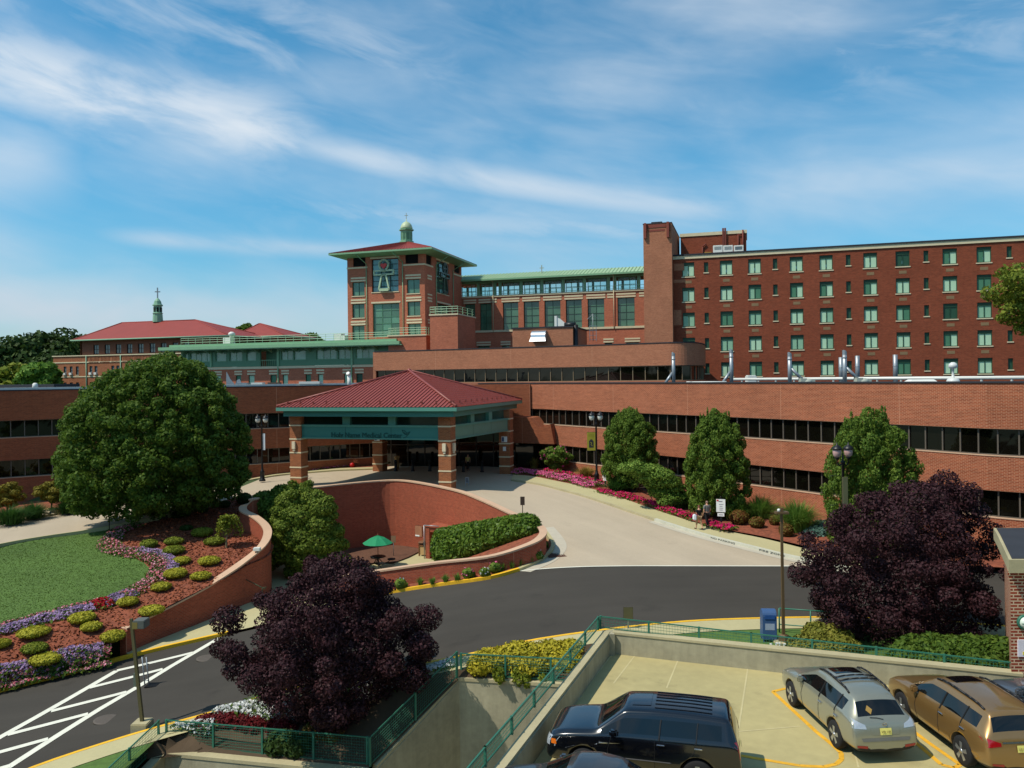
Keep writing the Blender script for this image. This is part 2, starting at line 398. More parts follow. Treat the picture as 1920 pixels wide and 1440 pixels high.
# ------------------------------------------------------------------ palette
BR_WING = brick('brick_red', (154, 80, 52), (128, 61, 39), (172, 126, 98), seam=9.0, stain=.4)
BR_LEFT = brick('brick_brown', (154, 80, 50), (128, 62, 39), (140, 98, 72), seam=8.0)
BR_TAN = brick('brick_tan', (170, 106, 76), (148, 86, 60), (168, 124, 98), seam=11.0)
BR_WARD = brick('brick_ward', (138, 64, 42), (114, 49, 32), (130, 84, 62), var=.25, bw=.3, bh=.1)
BR_TOWER = brick('brick_tower', (190, 106, 76), (166, 86, 62), (160, 112, 90))
BR_OLD = brick('brick_old', (160, 94, 60), (136, 74, 46), (150, 110, 84))
BR_PLAZA = brick('brick_plaza', (160, 76, 52), (136, 60, 41), (140, 92, 72), seam=12, stain=.2)
BR_COL = brick('brick_column', (158, 92, 54), (130, 70, 40), (150, 112, 84), bw=.3, bh=.1)
BR_HUT = brick('brick_hut', (150, 70, 48), (120, 48, 34), (196, 170, 140), bw=.26, bh=.1, ms=.018, stain=.12)
BRICKROUGH = BR_PLAZA
STONE = M('cream_stone', (206, 192, 158), var=.12)
COPING = M('coping_stone', (190, 156, 128), var=.15, scale=.8)
CONC = M('concrete', (166, 156, 122), rough=.85, var=.28, scale=.7, fine=.12, fscale=9, bump=.2, bscale=6)
CONC_D = M('stained_concrete', (150, 144, 120), rough=.9, streak=.45, var=.4, scale=.55, fine=.2, fscale=5, bump=.25, bscale=5)
DECKM = M('deck_concrete', (166, 154, 108), spots=(.55, .22), streak=.05, rough=.85, var=.2, scale=.3, fine=.14, fscale=3)
WALKM = M('walk_concrete', (172, 163, 122), rough=.85, var=.12, scale=.5, fine=.08, fscale=8)
DRIVEM = M('drive_concrete', (170, 155, 133), rough=.85, wear=(62, .12), spots=(.35, .12), var=.10, scale=.25, fine=.10, fscale=9)
ASPH = M('asphalt', (62, 58, 52), rough=.9, wear=(-4, .2), spots=(.4, .16), var=.24, scale=.16, fine=.22, fscale=30, spec=.25)
WHITEP = M('white_paint', (214, 212, 196), rough=.7, var=.15, scale=2, fine=.15, fscale=14)
YELP = M('yellow_paint', (224, 172, 34), rough=.7, var=.2, scale=1.5, fine=.2, fscale=10)
ORAP = M('orange_paint', (214, 160, 40), rough=.75, var=.3, scale=1.2, fine=.25, fscale=8)
MULCH = M('mulch', (126, 68, 46), rough=.95, var=.4, scale=.9, fine=.85, fscale=4.5, bump=.9, bscale=9)
MULCH_D = M('dark_mulch', (92, 62, 46), rough=.95, var=.35, scale=1, fine=.6, fscale=8, bump=.8, bscale=9)
LAWN = M('lawn_grass', (74, 100, 40), rough=.9, var=.3, scale=.3, fine=.45, fscale=5, bump=.6, bscale=30)
SOIL = M('soil', (74, 60, 44), rough=.95, var=.3)
METROOF = M('red_metal_roof', (136, 62, 52), rough=.5, var=.12, scale=.5, spec=.5)
def rooflines(m, dz_):
    nt = NT(m.node_tree); b = [n for n in nt.n if n.type == 'BSDF_PRINCIPLED'][0]; lk = b.inputs['Base Color'].links[0].from_socket
    z = nt.add('ShaderNodeSeparateXYZ', {0: nt.add('ShaderNodeNewGeometry').outputs['Position']}).outputs[2]; f = nt.m('FRACT', nt.m('DIVIDE', z, dz_)); k = nt.m('LESS_THAN', f, .2)
    nt.set(b.inputs['Base Color'], nt.mix(nt.m('MULTIPLY', k, .45), lk, srgb((70, 26, 24)))); bp = nt.add('ShaderNodeBump', {'Strength': .5, 'Distance': .03, 'Height': f}); nt.set(b.inputs['Normal'], bp)
rooflines(METROOF, .16)
CLAYROOF = M('red_tile_roof', (132, 50, 42), rough=.7, var=.15, scale=.6, fine=.2, fscale=6)
GREENM = M('green_metal', (82, 138, 122), rough=.45, var=.10, scale=.5)
TEALM = M('teal_panel', (58, 122, 112), rough=.5, var=.10, scale=.5)
PALEG = M('pale_green_metal', (146, 182, 146), rough=.5, var=.10, scale=.5)
SAGE = M('sage_metal', (122, 164, 126), rough=.5, var=.10)
SAGE_D = M('sage_frame', (84, 128, 98), rough=.5, var=.10)
PATINA = M('patina_copper', (120, 160, 132), rough=.6, var=.2, scale=2)
DGREEN = M('dark_green_frame', (34, 68, 46), rough=.5, var=.1)
FENCEG = M('fence_green', (46, 104, 84), rough=.45, var=.12)
BRONZE = M('bronze_frame', (60, 50, 40), rough=.5, var=.1)
MULL = M('mullion_grey', (92, 84, 74), rough=.5, var=.1)
BLACKM = M('black_metal', (20, 20, 22), rough=.45, var=.1)
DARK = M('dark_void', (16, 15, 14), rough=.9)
ROOFW = M('white_membrane', (206, 204, 196), rough=.7, var=.15)
ROOFD = M('black_membrane', (44, 46, 52), rough=.85, var=.35, scale=.8, fine=.2)
GALV = M('galvanised_steel', (150, 156, 160), rough=.45, metal=.55, var=.12)
OFFW = M('off_white_plastic', (214, 214, 206), rough=.6, var=.06)
POLEB = M('brown_pole', (92, 72, 46), rough=.55, var=.15)
POLEO = M('olive_pole', (84, 78, 50), rough=.55, var=.15)
BARK = M('bark', (62, 50, 40), rough=.95, var=.3, scale=4, bump=.8)
GL_STRIP = glass('strip_glass', (14, 13, 9), .03, .5)
GL_GREEN = glass('green_glass', (80, 120, 98), .05, .6)
GL_TALL = glass('tall_green_glass', (66, 104, 82), .04, .7)
GL_PENT = glass('penthouse_glass', (168, 204, 200), .06, .6)
GL_TERR = glass('terrace_glass', (120, 160, 146), .06, .6)
GL_OLD = glass('old_window_glass', (96, 108, 112), .08)
_nt = NT(GL_PENT.node_tree); _b = [n for n in _nt.n if n.type == 'BSDF_PRINCIPLED'][0]; _o = [n for n in _nt.n if n.type == 'OUTPUT_MATERIAL'][0]
_nt.l.new(_nt.add('ShaderNodeMixShader', {0: .72, 1: _b.outputs[0], 2: _nt.add('ShaderNodeBsdfTransparent', {'Color': (.80, .97, .92)}).outputs[0]}).outputs[0], _o.inputs[0])
BL_A = M('mint_blind', (172, 206, 174), rough=.7, var=.06); BL_B = M('mint_blind_dim', (134, 176, 146), rough=.7, var=.06)
BL_C = M('green_blind', (70, 120, 92), rough=.6, var=.1); BL_D = M('dark_green_blind', (36, 74, 54), rough=.5, var=.1)
REDP = M('red_plastic', (190, 28, 30), rough=.5); BLUEP = M('mailbox_blue', (56, 84, 124), rough=.45, var=.12)
SIGNW = M('sign_white', (226, 226, 222), rough=.6, var=.04); SIGNR = M('sign_red', (186, 40, 50), rough=.6); INK = M('ink', (40, 40, 46), rough=.7)
UMBG = M('umbrella_fabric', (22, 128, 84), rough=.8, var=.08)
BIN = M('bin_tan', (182, 152, 104), rough=.7, var=.1); BINB = M('bin_brown', (112, 72, 42), rough=.7, var=.15)
# ------------------------------------------------------------------ foliage
def leaf_mesh(name, P, N, size, mat, parent, aspect=1.7, up=0.0, local=True, core=None, jit=.35):
    n = len(P); rnd = RNG.normal(size=(n, 3))
    N = N+rnd*.55; N /= np.linalg.norm(N, axis=1, keepdims=True)+1e-9
    t = RNG.normal(size=(n, 3)); t[:, 2] += up*3
    t -= N*(t*N).sum(1, keepdims=True); t /= np.linalg.norm(t, axis=1, keepdims=True)+1e-9
    b = np.cross(N, t); s = size*(1+jit*RNG.uniform(-1, 1, size=(n, 1)))
    L = t*s*.5*aspect; Wd = b*s*.5
    V = np.stack([P-L, P+Wd-L*.05+N*s*.08, P+L, P-Wd-L*.05+N*s*.08], 1).reshape(-1, 3)
    nv = len(V); F = np.arange(nv).reshape(-1, 4)
    cv = []; cf = []
    if core is not None: cv, cf = core
    me = bpy.data.meshes.new(name)
    allv = np.concatenate([V, np.array(cv).reshape(-1, 3)]) if len(cv) else V
    me.vertices.add(len(allv)); me.vertices.foreach_set('co', allv.ravel())
    nl = nv+sum(len(f) for f in cf); me.loops.add(nl)
    li = np.concatenate([F.ravel()]+[np.array(f)+nv for f in cf]) if len(cf) else F.ravel()
    me.loops.foreach_set('vertex_index', li.astype(np.int32))
    tot = np.concatenate([np.full(n, 4), np.array([len(f) for f in cf], dtype=int)]) if len(cf) else np.full(n, 4)
    st = np.concatenate([[0], np.cumsum(tot)[:-1]])
    me.polygons.add(len(tot)); me.polygons.foreach_set('loop_start', st.astype(np.int32))
    me.update(calc_edges=True); me.validate(); me.materials.append(mat)
    o = bpy.data.objects.new(name, me); COL.objects.link(o)
    if parent is not None: o.parent = parent
    return o
def ellips_core(c, r, nu=12, nv=8, noise_amp=.08):
    vs = []; fs = []
    for j in range(nv+1):
        ph = math.pi*j/nv
        for i in range(nu):
            th = 2*math.pi*i/nu; k = 1+random.uniform(-noise_amp, noise_amp)
            vs.append((c[0]+r[0]*math.sin(ph)*math.cos(th)*k, c[1]+r[1]*math.sin(ph)*math.sin(th)*k, c[2]+r[2]*math.cos(ph)*k))
    for j in range(nv):
        for i in range(nu): fs.append((j*nu+i, j*nu+(i+1) % nu, (j+1)*nu+(i+1) % nu, (j+1)*nu+i))
    return vs, fs
def lobe_points(lobes, n, shell=.72, cull=.78):
    """points in the outer part of a union of ellipsoid lobes; returns positions, outward normals"""
    L = np.array(lobes, float); C = L[:, :3]; Rr = L[:, 3:6]
    area = (Rr[:, 0]*Rr[:, 1]+Rr[:, 1]*Rr[:, 2]+Rr[:, 0]*Rr[:, 2]); pr = area/area.sum()
    Ps = []; Ns = []; got = 0
    while got < n:
        k = RNG.choice(len(L), size=n, p=pr); d = RNG.normal(size=(n, 3)); d /= np.linalg.norm(d, axis=1, keepdims=True)
        rad = RNG.uniform(shell**3, 1.06, size=(n, 1))**(1/3)
        P = C[k]+d*Rr[k]*rad; keep = np.ones(n, bool)
        for j in range(len(L)):
            q = (P-C[j])/Rr[j]; ins = (q*q).sum(1) < cull*cull; keep &= ~(ins & (k != j))
        Nn = d/Rr[k]; Nn /= np.linalg.norm(Nn, axis=1, keepdims=True)
        Ps.append(P[keep]); Ns.append(Nn[keep]); got += keep.sum()
        if len(Ps) > 40: break
    return np.concatenate(Ps)[:n], np.concatenate(Ns)[:n]
def crown_lobes(c, r, k, rl=.36, jit=.25, seed=1, inner=True, squash=.85, egg=0.0):
    rg = random.Random(seed); out = []
    if inner: out.append((c[0], c[1], c[2], r[0]*.66, r[1]*.66, r[2]*.66))
    for i in range(k):
        z = 1-2*(i+.5)/k; th = i*2.399963+rg.uniform(-.3, .3); s = math.sqrt(max(0, 1-z*z))
        q = 1-rl*.85+rg.uniform(-jit, jit)*.4; e = 1-egg*z
        m = rl*(1+rg.uniform(-jit, jit))
        out.append((c[0]+r[0]*s*math.cos(th)*q*e, c[1]+r[1]*s*math.sin(th)*q*e, c[2]+r[2]*z*q, r[0]*m, r[1]*m, r[2]*m*squash))
    return out
def profile_lobes(prof, n, r, seed=1, depth=1.0, jit=.12, sq=.85, cx=0, cy=0):
    """lobes over a crown given as (height, half width[, shift]) rows, with a filled heart"""
    rg = random.Random(seed); zs = [p[0] for p in prof]; ws = [p[1] for p in prof]; sh = [p[2] if len(p) > 2 else 0 for p in prof]; z0, z1 = min(zs), max(zs); out = []
    for k in range(9): z = z0+(z1-z0)*(k+1)/10; w = lerp1(z, zs, ws)*.74; out.append((cx+lerp1(z, zs, sh), cy, z, w, w*depth, (z1-z0)*.09+w*.1))
    for k in range(n):
        z = z0+(z1-z0)*((k+.5)/n); z = z+rg.uniform(-1, 1)*r*.4; w = max(.05, lerp1(z, zs, ws)-r*.8+rg.uniform(-1, 1)*r*jit*4); th = k*2.399963+rg.uniform(-.4, .4); m = r*rg.uniform(.65, 1.25)
        out.append((cx+lerp1(z, zs, sh)+w*math.cos(th), cy+w*depth*math.sin(th), z, m, m, m*sq))
    return out
def limb(mb, p0, p1, r0, r1, seg=4, wob=.12, seed=0, n=7):
    rg = random.Random(seed); p0 = Vector(p0); p1 = Vector(p1); L = (p1-p0).length; prev = p0
    for i in range(1, seg+1):
        t = i/seg; p = p0.lerp(p1, t)+Vector((rg.uniform(-1, 1), rg.uniform(-1, 1), rg.uniform(-.5, .5)))*L*wob*(0 if i == seg else .5)
        mb.tube(prev, p, r0+(r1-r0)*(i-1)/seg, r0+(r1-r0)*t, n, caps=False); prev = p
def tree(name, label, cat, loc, crown_c, crown_r, nlobes, nleaf, lsize, mat, trunk_r, group=None, seed=1, rl=.36, up=0, egg=0, jit=.25, shell=.7, trunkmat=None, limbs=7, lobes=None, aspect=1.5, fork=.45, squash=.85):
    o = thing(name, label, cat, loc, group)
    L = lobes or crown_lobes(crown_c, crown_r, nlobes, rl, jit, seed, egg=egg, squash=squash)
    P, N = lobe_points(L, nleaf, shell)
    leaf_mesh('crown', P, N, lsize, mat, o, up=up, aspect=aspect)
    mb = MB(); fk = Vector((crown_c[0]*.3, crown_c[1]*.3, crown_c[2]*fork)); limb(mb, (0, 0, -.3), fk, trunk_r, trunk_r*.75, 4, .05, seed, 9)
    mb.lathe((0, 0, -.3), [(trunk_r*1.7, 0), (trunk_r*1.2, .25), (trunk_r*1.02, .55)], 9)
    rg = random.Random(seed+5)
    for i in range(limbs):
        l = L[1+(i*3) % max(1, len(L)-1)] if len(L) > 1 else L[0]
        limb(mb, fk-Vector((0, 0, rg.uniform(0, .15)*crown_c[2])), (l[0], l[1], l[2]), trunk_r*.5, trunk_r*.12, 4, .15, seed+i)
    mb.build('trunk', trunkmat or BARK, o, local=True, recalc=False)
    return o
LF_BIG = leafmat('leaf_maple', (52, 82, 28), (104, 126, 46), .4)
LF_HORN = leafmat('leaf_hornbeam', (52, 86, 28), (118, 138, 52), .35)
LF_PURP = leafmat('leaf_plum', (34, 20, 24), (74, 44, 48), .15, .6, .15)
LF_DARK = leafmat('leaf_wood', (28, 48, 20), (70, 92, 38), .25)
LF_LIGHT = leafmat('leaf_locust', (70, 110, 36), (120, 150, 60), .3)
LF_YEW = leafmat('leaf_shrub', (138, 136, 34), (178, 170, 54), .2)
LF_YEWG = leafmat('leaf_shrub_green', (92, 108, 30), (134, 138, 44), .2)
LF_HEDGE = leafmat('leaf_hedge', (46, 80, 24), (114, 138, 48), .3, .45)
LF_PLAZA = leafmat('leaf_plaza', (70, 92, 28), (128, 142, 54), .3)
LF_BRONZE = leafmat('leaf_bronze', (112, 52, 34), (96, 104, 36), .25)
LF_RED = leafmat('leaf_barberry', (112, 24, 30), (78, 26, 26), .25)
LF_OLIVE = leafmat('leaf_olive', (96, 92, 28), (140, 126, 44), .25)
LF_GRASS = leafmat('blade_grass', (62, 110, 40), (128, 152, 66), .4)
LF_PINE = leafmat('needle_pine', (70, 104, 36), (128, 150, 62), .25)
LF_JUN = leafmat('needle_spruce', (70, 106, 96), (110, 140, 124), .2)
FL_PINK = leafmat('petal_pink', (204, 56, 118), (224, 130, 168), .25); FL_MAG = leafmat('petal_magenta', (204, 34, 116), (190, 30, 60), .25)
FL_WHITE = leafmat('petal_white', (226, 226, 222), (198, 200, 198), .2); FL_PURP = leafmat('petal_lilac', (144, 112, 156), (186, 162, 196), .25)
FL_MIX = leafmat('petal_mixed', (196, 40, 70), (228, 200, 210), .2, tint=((60, 92, 36), .62)); FL_RED = leafmat('petal_red', (180, 24, 40), (150, 16, 34), .2)
# ------------------------------------------------------------------ ground sheets
E1 = Vector((.957, -.29)); E2 = Vector((.29, .957))
def pts(zf, *pp): return [tuple(T(x, y, zf)[:2]) for x, y in pp]
# far kerb of the road, from the left to the drive, and the loop of the island bed
KER_L = pts(zroad, (-260, 1400), (-100, 1330), (0, 1299), (120, 1268), (245, 1234), (330, 1213), (430, 1190))
KER_I = pts(zroad, (690, 1122), (740, 1112), (850, 1096), (920, 1086), (975, 1071))
KER_J = pts(zdrive, (1010, 1056), (1032, 1040), (1040, 1025), (1034, 1010), (1018, 990))
KER_N = pts(zroad, (-60, 1505), (60, 1445), (240, 1385), (400, 1340), (530, 1301), (700, 1268), (860, 1236), (980, 1209), (1100, 1190), (1200, 1178), (1320, 1168), (1480, 1163), (1620, 1163), (1800, 1172), (2050, 1195))
KER_N = spline(KER_N, 4); KER_I = spline(KER_I, 4); KER_L = spline(KER_L, 4)
ISL = KER_I+spline([KER_I[-1]]+KER_J, 5)[1:]
ROAD_TOP = pts(zroad, (975, 1071), (1490, 1062), (2100, 1072))
road = struct(sheet('road', KER_L+[KER_I[0]]+KER_I[1:]+ROAD_TOP[1:]+KER_N[::-1], zroad, ASPH))
KER_R = spline(pts(zdrive, (958, 902), (1000, 908), (1050, 920), (1100, 934), (1200, 968), (1308, 1003), (1400, 1027), (1495, 1050), (1600, 1072)), 4)
# left drive kerbs
KER_UF = spline(pts(zup, (-300, 1045), (-120, 1010), (0, 985), (150, 958), (300, 932), (440, 908), (520, 893), (600, 886), (700, 881)), 4)
KER_UN = spline(pts(zup, (-300, 1090), (-120, 1050), (0, 1021), (100, 1004), (200, 988), (300, 968), (380, 950), (455, 930)), 4)
PW = [D(*q) for q in ((474, 936, 56.0), (540, 921, 59.4), (600, 912, 62.0), (700, 902, 64.8), (760, 901, 64.4), (850, 918, 60.4), (900, 936, 56.4), (957, 962, 52.2), (998, 980, 49.8), (1013, 993, 47.9), (1007, 1007, 46.3), (981, 1021, 45.3), (915, 1041, 44.6), (812, 1053, 45.3), (699, 1069, 46.0), (640, 1078, 46.6))]
PWS = spline([tuple(p) for p in PW], 6)
ntip = 9*6
drive_poly = KER_UN+[(p[0], p[1]+.1) for p in PWS[3:ntip-6]]+[tuple(q) for q in ISL[len(KER_I)-1:][::-1]]+ROAD_TOP[1:2]+[tuple(KER_R[-1])]+KER_R[::-1]+[(1.5, 80), (-7, 86), (-20, 84)]+KER_UF[::-1]
drive = struct(sheet('drive', drive_poly, zdrive, DRIVEM, 1.0))
# low ground everywhere else, one sheet to the horizon
def zground(x, y):
    if y > 71 or (y > 46 and x > 3): return 1.3 if y > 62 else .1
    if x > 1 and 29 < y < 46: return -.2
    if y < 30: return -9.0
    if x < -20.6 and y > 44: return min(zgard(x, y)-.5, 0.2)
    return min(-4.6, zroad(x)-1.2)
def axis(a, b, step, far): 
    l = [-3500, -1200, -500, -220, -130]+list(np.arange(a, b+.01, step))+[130, 220, 500, 1200, 3500]
    return sorted(set(float(v) for v in l))
gx = axis(-90, 90, 2, 0); gy = sorted(set([-3500., -900., -200., -60., -10.]+[float(v) for v in np.arange(4, 132, 2)]+[160., 300., 700., 1500., 3800.]))
mb = MB(); mb.grid([[(x, y, zground(x, y) if -95 < x < 95 and 3 < y < 133 else (1.3 if y > 71 else -9.0)) for x in gx] for y in gy], 0, True)
struct(mb.build('ground', M('ground_grass', (58, 76, 40), var=.3, scale=.1), recalc=False))
# garden: mulch slope and lawn
GW = [D(*q) for q in ((236, 1178, 40.8), (284, 1154, 42.3), (379, 1105, 45.2), (430, 1074, 47.0), (460, 1053, 48.5), (496, 1023, 50.0), (508, 1000, 51.5), (503, 983, 53.0), (484, 967, 54.3), (464, 957, 55.3), (462, 948, 56.0), (474, 936, 56.0))]
GWS = spline([tuple(p) for p in GW], 5)
garden_poly = [tuple(q) for q in KER_L if q[0] < GWS[0][0]+.2]+[(p[0]+.12, p[1]) for p in GWS]+KER_UN[::-1]
struct(sheet('mulch_bed', garden_poly, zgard, MULCH, .7), 'red mulch slope of the garden between the lawn and the road')
lawn_px = [(-300, 1085), (-120, 1050), (0, 1023), (100, 1006), (200, 990), (262, 978), (232, 992), (207, 1006), (197, 1020), (210, 1034), (245, 1044), (270, 1056), (284, 1070), (286, 1082), (276, 1096), (255, 1108), (225, 1120), (180, 1134), (120, 1150), (60, 1162), (0, 1174), (-150, 1200), (-330, 1225)]
struct(sheet('lawn', pts(zgard, *lawn_px), zgard, LAWN, .7, .03))
# paving of the sunken plaza and the walk that leaves it
walk_poly = [GWS[0][:2]]+[tuple(q) for q in KER_L if q[0] > GWS[0][0]]+[KER_I[0]]+[(p[0], p[1]) for p in PWS[::-1]]+[p[:2] for p in GWS[::-1]]
struct(sheet('plaza_paving', walk_poly, zplaza, WALKM, .7))
pm = pts(lambda x, y: -2.7, (520, 1040), (640, 1018), (780, 1024), (790, 1032), (766, 1044), (740, 1054), (690, 1056), (640, 1064), (560, 1068))
struct(sheet('mulch_bed', pm, lambda x, y: -2.7, MULCH_D, 1), 'brown mulch at the foot of the curved plaza wall')
# island bed outside the low plaza wall
isl_in = [(p[0], p[1]) for p in PWS[8*6:]]
bed = [tuple(q) for q in ISL]+[isl_in[0]]+isl_in[1:-1]
struct(sheet('mulch_bed', bed, lambda x, y: zroad(x)+.13+max(0, zdrive(0, y)-.42)*min(1, max(0, x+1)), MULCH, .5), 'strip of red mulch outside the low plaza wall')
# planter inside the loop for the hedge
def zpl(x, y):
    t = min(1, max(0, (x+5)/6.2)); return -1.5+2.9*t
loop = [(p[0], p[1]) for p in PWS[5*6+2:14*6-4]]
struct(sheet('mulch_bed', loop, zpl, MULCH, .7), 'raised planter soil under the leafy hedge')
# right walk and planting bed
KR_IN = spline(pts(lambda x, y: zdrive(x, y)+.14, (962, 890), (1000, 893), (1050, 903), (1130, 922), (1230, 956), (1340, 990), (1430, 1009), (1515, 1030), (1640, 1060)), 4)
struct(sheet('sidewalk', KER_R+KR_IN[::-1], lambda x, y: zdrive(x, y)+.14, WALKM, 1.0), 'concrete walk along the right side of the drive')
WALLP = [(-58, 58), (-45.0, 70), (-33, 75.8), (-23.3, 80), (-15, 84.3), (-6, 86.0), (1.3, 82.9), (6.3, 76.5), (17.9, 60), (27.4, 45.4), (29.2, 43.85), (35, 38.9)]
WS = spline(WALLP[5:10], 8)+[WALLP[10], WALLP[11]]; WL = spline(WALLP[:6], 7)
bedR = KR_IN+[(29, 40), (33, 40)]+[p for p in WS[::-1] if p[1] < 84]
struct(sheet('mulch_bed', bedR, lambda x, y: zdrive(x, y)+.12+.25*min(1, max(0, (x-8)/14)), MULCH, 1.0), 'red mulch bed between the right walk and the brick wing')
bedL = KER_UF[:]+[(-12, 81.4), (-13, 84)]+[p for p in WL[::-1] if p[0] < -14]
wl_in = [(p[0]*1.0-.2, p[1]+1.6) for p in KER_UF]
struct(sheet('sidewalk', KER_UF+wl_in[::-1], lambda x, y: zup(x)+.13, WALKM, 1.0), 'pale concrete walk along the far side of the left drive')
struct(sheet('mulch_bed', wl_in+[(-13, 84.5)]+[p for p in WL[::-1] if p[0] < -14], lambda x, y: zup(x)+.12, MULCH, 1.0), 'mulch bed at the foot of the left brick wing')
# near walk along the road, then planting
NW = offset(KER_N, -1.5)
struct(sheet('sidewalk', KER_N+NW[::-1], zwalk, WALKM, .5), 'concrete walk along the near side of the road')
FA = D(303, 1405, 29.5); FB = D(690, 1441, 27.0); FC = D(862, 1268, 29.8); FD = (3.2, 28.5)
FA = Vector((FA.x, FA.y, -2.75)); FB = Vector((FB.x, FB.y, -2.35)); FC = Vector((FC.x, FC.y, -.35))
def zbed(x, y):
    P_ = (FA, FB, FC, Vector((3.3, 28.6, -.25))); q = min(max(x, P_[0].x), P_[3].x-.01)
    for a, b in zip(P_, P_[1:]):
        if q <= b.x: t = (q-a.x)/(b.x-a.x); yf, zf = a.y+(b.y-a.y)*t, a.z+(b.z-a.z)*t; break
    yw = min(zip(NW, NW), key=lambda n: abs(n[0][0]-x))[0][1]; s_ = min(1, max(0, (yw-y)/max(.05, yw-yf))); return (zwalk(x)+.0)*(1-s_)+(zf-.03)*s_
nwl = [q for q in NW if -14.2 < q[0] < 3.6]
struct(sheet('planting_bed', nwl+[(3.3, 28.9), FC[:2], FB[:2], FA[:2]], zbed, SOIL, .5), 'dark soil bed under the plum tree')
struct(sheet('grass_verge', [q for q in NW if q[0] < -13.2]+[(FA.x, FA.y), (-13.6, 22), (-40, 22)], lambda x, y: zwalk(x)-.02, LAWN, .5), 'green verge below the left light pole')
vr = [q for q in NW if q[0] > 3.4]
struct(sheet('grass_verge', vr+[(30, 24), (15.5, 24.6), (8.1, 27.25), (3.6, 29.0)], lambda x, y: .52, LAWN, .7, 0), 'grass verge behind the deck parapet')
# parking deck
ZD = .9
DK = [(-1.9, 15), (-.4, 18.7), (3.4, 28.7), (8.1, 27.0), (15.4, 24.2), (45, 12.5), (45, 3), (-6.4, 3)]
struct(sheet('parking_deck', DK, lambda x, y: ZD, DECKM, 3), 'pale yellowish concrete parking deck')
# kerbs: sections with a real step
def kerb(pl, zf, w, h, m, name='kerb', lab=None, drop=.25):
    mb = MB(); pl = densify(pl, .6); strip(mb, pl, lambda i, x, y: zf(x, y)-drop, lambda i, x, y: zf(x, y)+h, w)
    return struct(mb.build(name, m), lab)
kerb(KER_L, zroad, .22, .17, YELP, lab='yellow painted kerb below the mulch slope')
kerb(KER_I, zroad, .22, .17, YELP, lab='yellow painted kerb round the island bed')
kerb(ISL[len(KER_I)-1:], lambda x, y: zdrive(x, y), .22, .16, WALKM, lab='pale kerb at the tip of the island bed')
kerb(KER_N[::-1], zroad, .16, .16, YELP, lab='yellow painted kerb along the near walk')
ib = next(i for i, q in enumerate(KER_R) if q[1] < 55); nb = KER_R[ib:]; na = KER_R[:ib+1]
kerb(na, zdrive, .2, .16, CONC, lab='grey kerb of the upper drive')
kerb(nb, zdrive, .24, .17, M('kerb_white', (186, 184, 166), rough=.75, var=.2), lab='white painted kerb with black lettering')
kerb(KER_UF, lambda x, y: zup(x), .2, .15, WALKM, lab='kerb along the far side of the left drive'); kerb(KER_UN[::-1], lambda x, y: zup(x), .16, .08, WALKM, lab='low kerb between the drive and the lawn')
# white edge line where drive meets asphalt
a, b = Vector(ROAD_TOP[0]), Vector(ROAD_TOP[1]); mb = MB()
for i in range(24):
    p, q = a.lerp(b, i/24), a.lerp(b, (i+1)/24)
    mb.face([(p.x, p.y-.05, zroad(p.x)+.02), (q.x, q.y-.05, zroad(q.x)+.02), (q.x, q.y+.1, zroad(q.x)+.02), (p.x, p.y+.1, zroad(p.x)+.02)])
struct(mb.build('road_marking', WHITEP), 'pale concrete edge between asphalt and drive')
# gutter along the white kerb
gl = offset(nb, -.55); mb = MB(); mb.grid([[(p[0], p[1], zdrive(p[0], p[1])+.012) for p in nb], [(p[0], p[1], zdrive(p[0], p[1])+.012) for p in gl]]); struct(mb.build('gutter', M('gutter_concrete', (176, 168, 150), var=.15)), 'pale gutter below the white kerb')
gl2 = offset(ISL[len(KER_I)-1:], -.75); mb = MB(); mb.grid([[(p[0], p[1], zdrive(p[0], p[1])+.012) for p in ISL[len(KER_I)-1:]], [(p[0], p[1], zdrive(p[0], p[1])+.012) for p in gl2]]); struct(mb.build('gutter', M('gutter_concrete_pale', (176, 168, 150), var=.15)), 'pale gutter round the island tip')
# painted hatching on the road
def stripe(mb, a, b, w, zf, lift=.012, mi=0):
    a, b = Vector(a[:2]), Vector(b[:2]); n = max(1, int((b-a).length/.5)); t = (b-a).normalized(); s = Vector((-t.y, t.x))*w/2
    rows = []
    for i in range(n+1):
        p = a.lerp(b, i/n); rows.append([(p.x-s.x, p.y-s.y, zf(p.x-s.x, p.y-s.y)+lift), (p.x+s.x, p.y+s.y, zf(p.x+s.x, p.y+s.y)+lift)])
    mb.grid(rows, mi, False)
gp = lambda x, y: T(x, y, zroad)
mb = MB()
RL = [gp(*q) for q in ((412, 1196), (320, 1250), (255, 1290), (185, 1331), (110, 1378), (-20, 1462))]
for a, b in zip(RL, RL[1:]): stripe(mb, a, b, .34, zroad, .014)
LL = [gp(*q) for q in ((219, 1258), (147, 1300), (70, 1344), (0, 1383), (-120, 1452))]
for a, b in zip(LL, LL[1:]): stripe(mb, a, b, .34, zroad, .018)
for a, b in (((219, 1258), (362, 1224)), ((168, 1290), (305, 1255)), ((96, 1334), (237, 1298)), ((15, 1378), (165, 1339)), ((-70, 1430), (90, 1386)), ((-130, 1480), (20, 1436))): stripe(mb, gp(*a), gp(*b), .34, zroad, .022)
struct(mb.build('road_marking', WHITEP, recalc=False), 'white hatched chevrons painted on the road')
for i, q in enumerate(((200, 1349), (388, 1234))):
    c = gp(*q); mb = MB(); mb.lathe((c.x, c.y, zroad(c.x)-.03), [(.5, 0), (.5, .05), (.42, .055), (.0, .055)], 20); o = mb.build('manhole_cover', M('manhole_iron' if i == 0 else 'worn_manhole_iron', (84, 76, 68), rough=.7, var=.2, scale=6))
    tag(o, ('round iron manhole cover in the asphalt right of the hatching' if i == 0 else 'worn round manhole cover near the tip of the hatching'), 'manhole', 'manhole covers in the road')
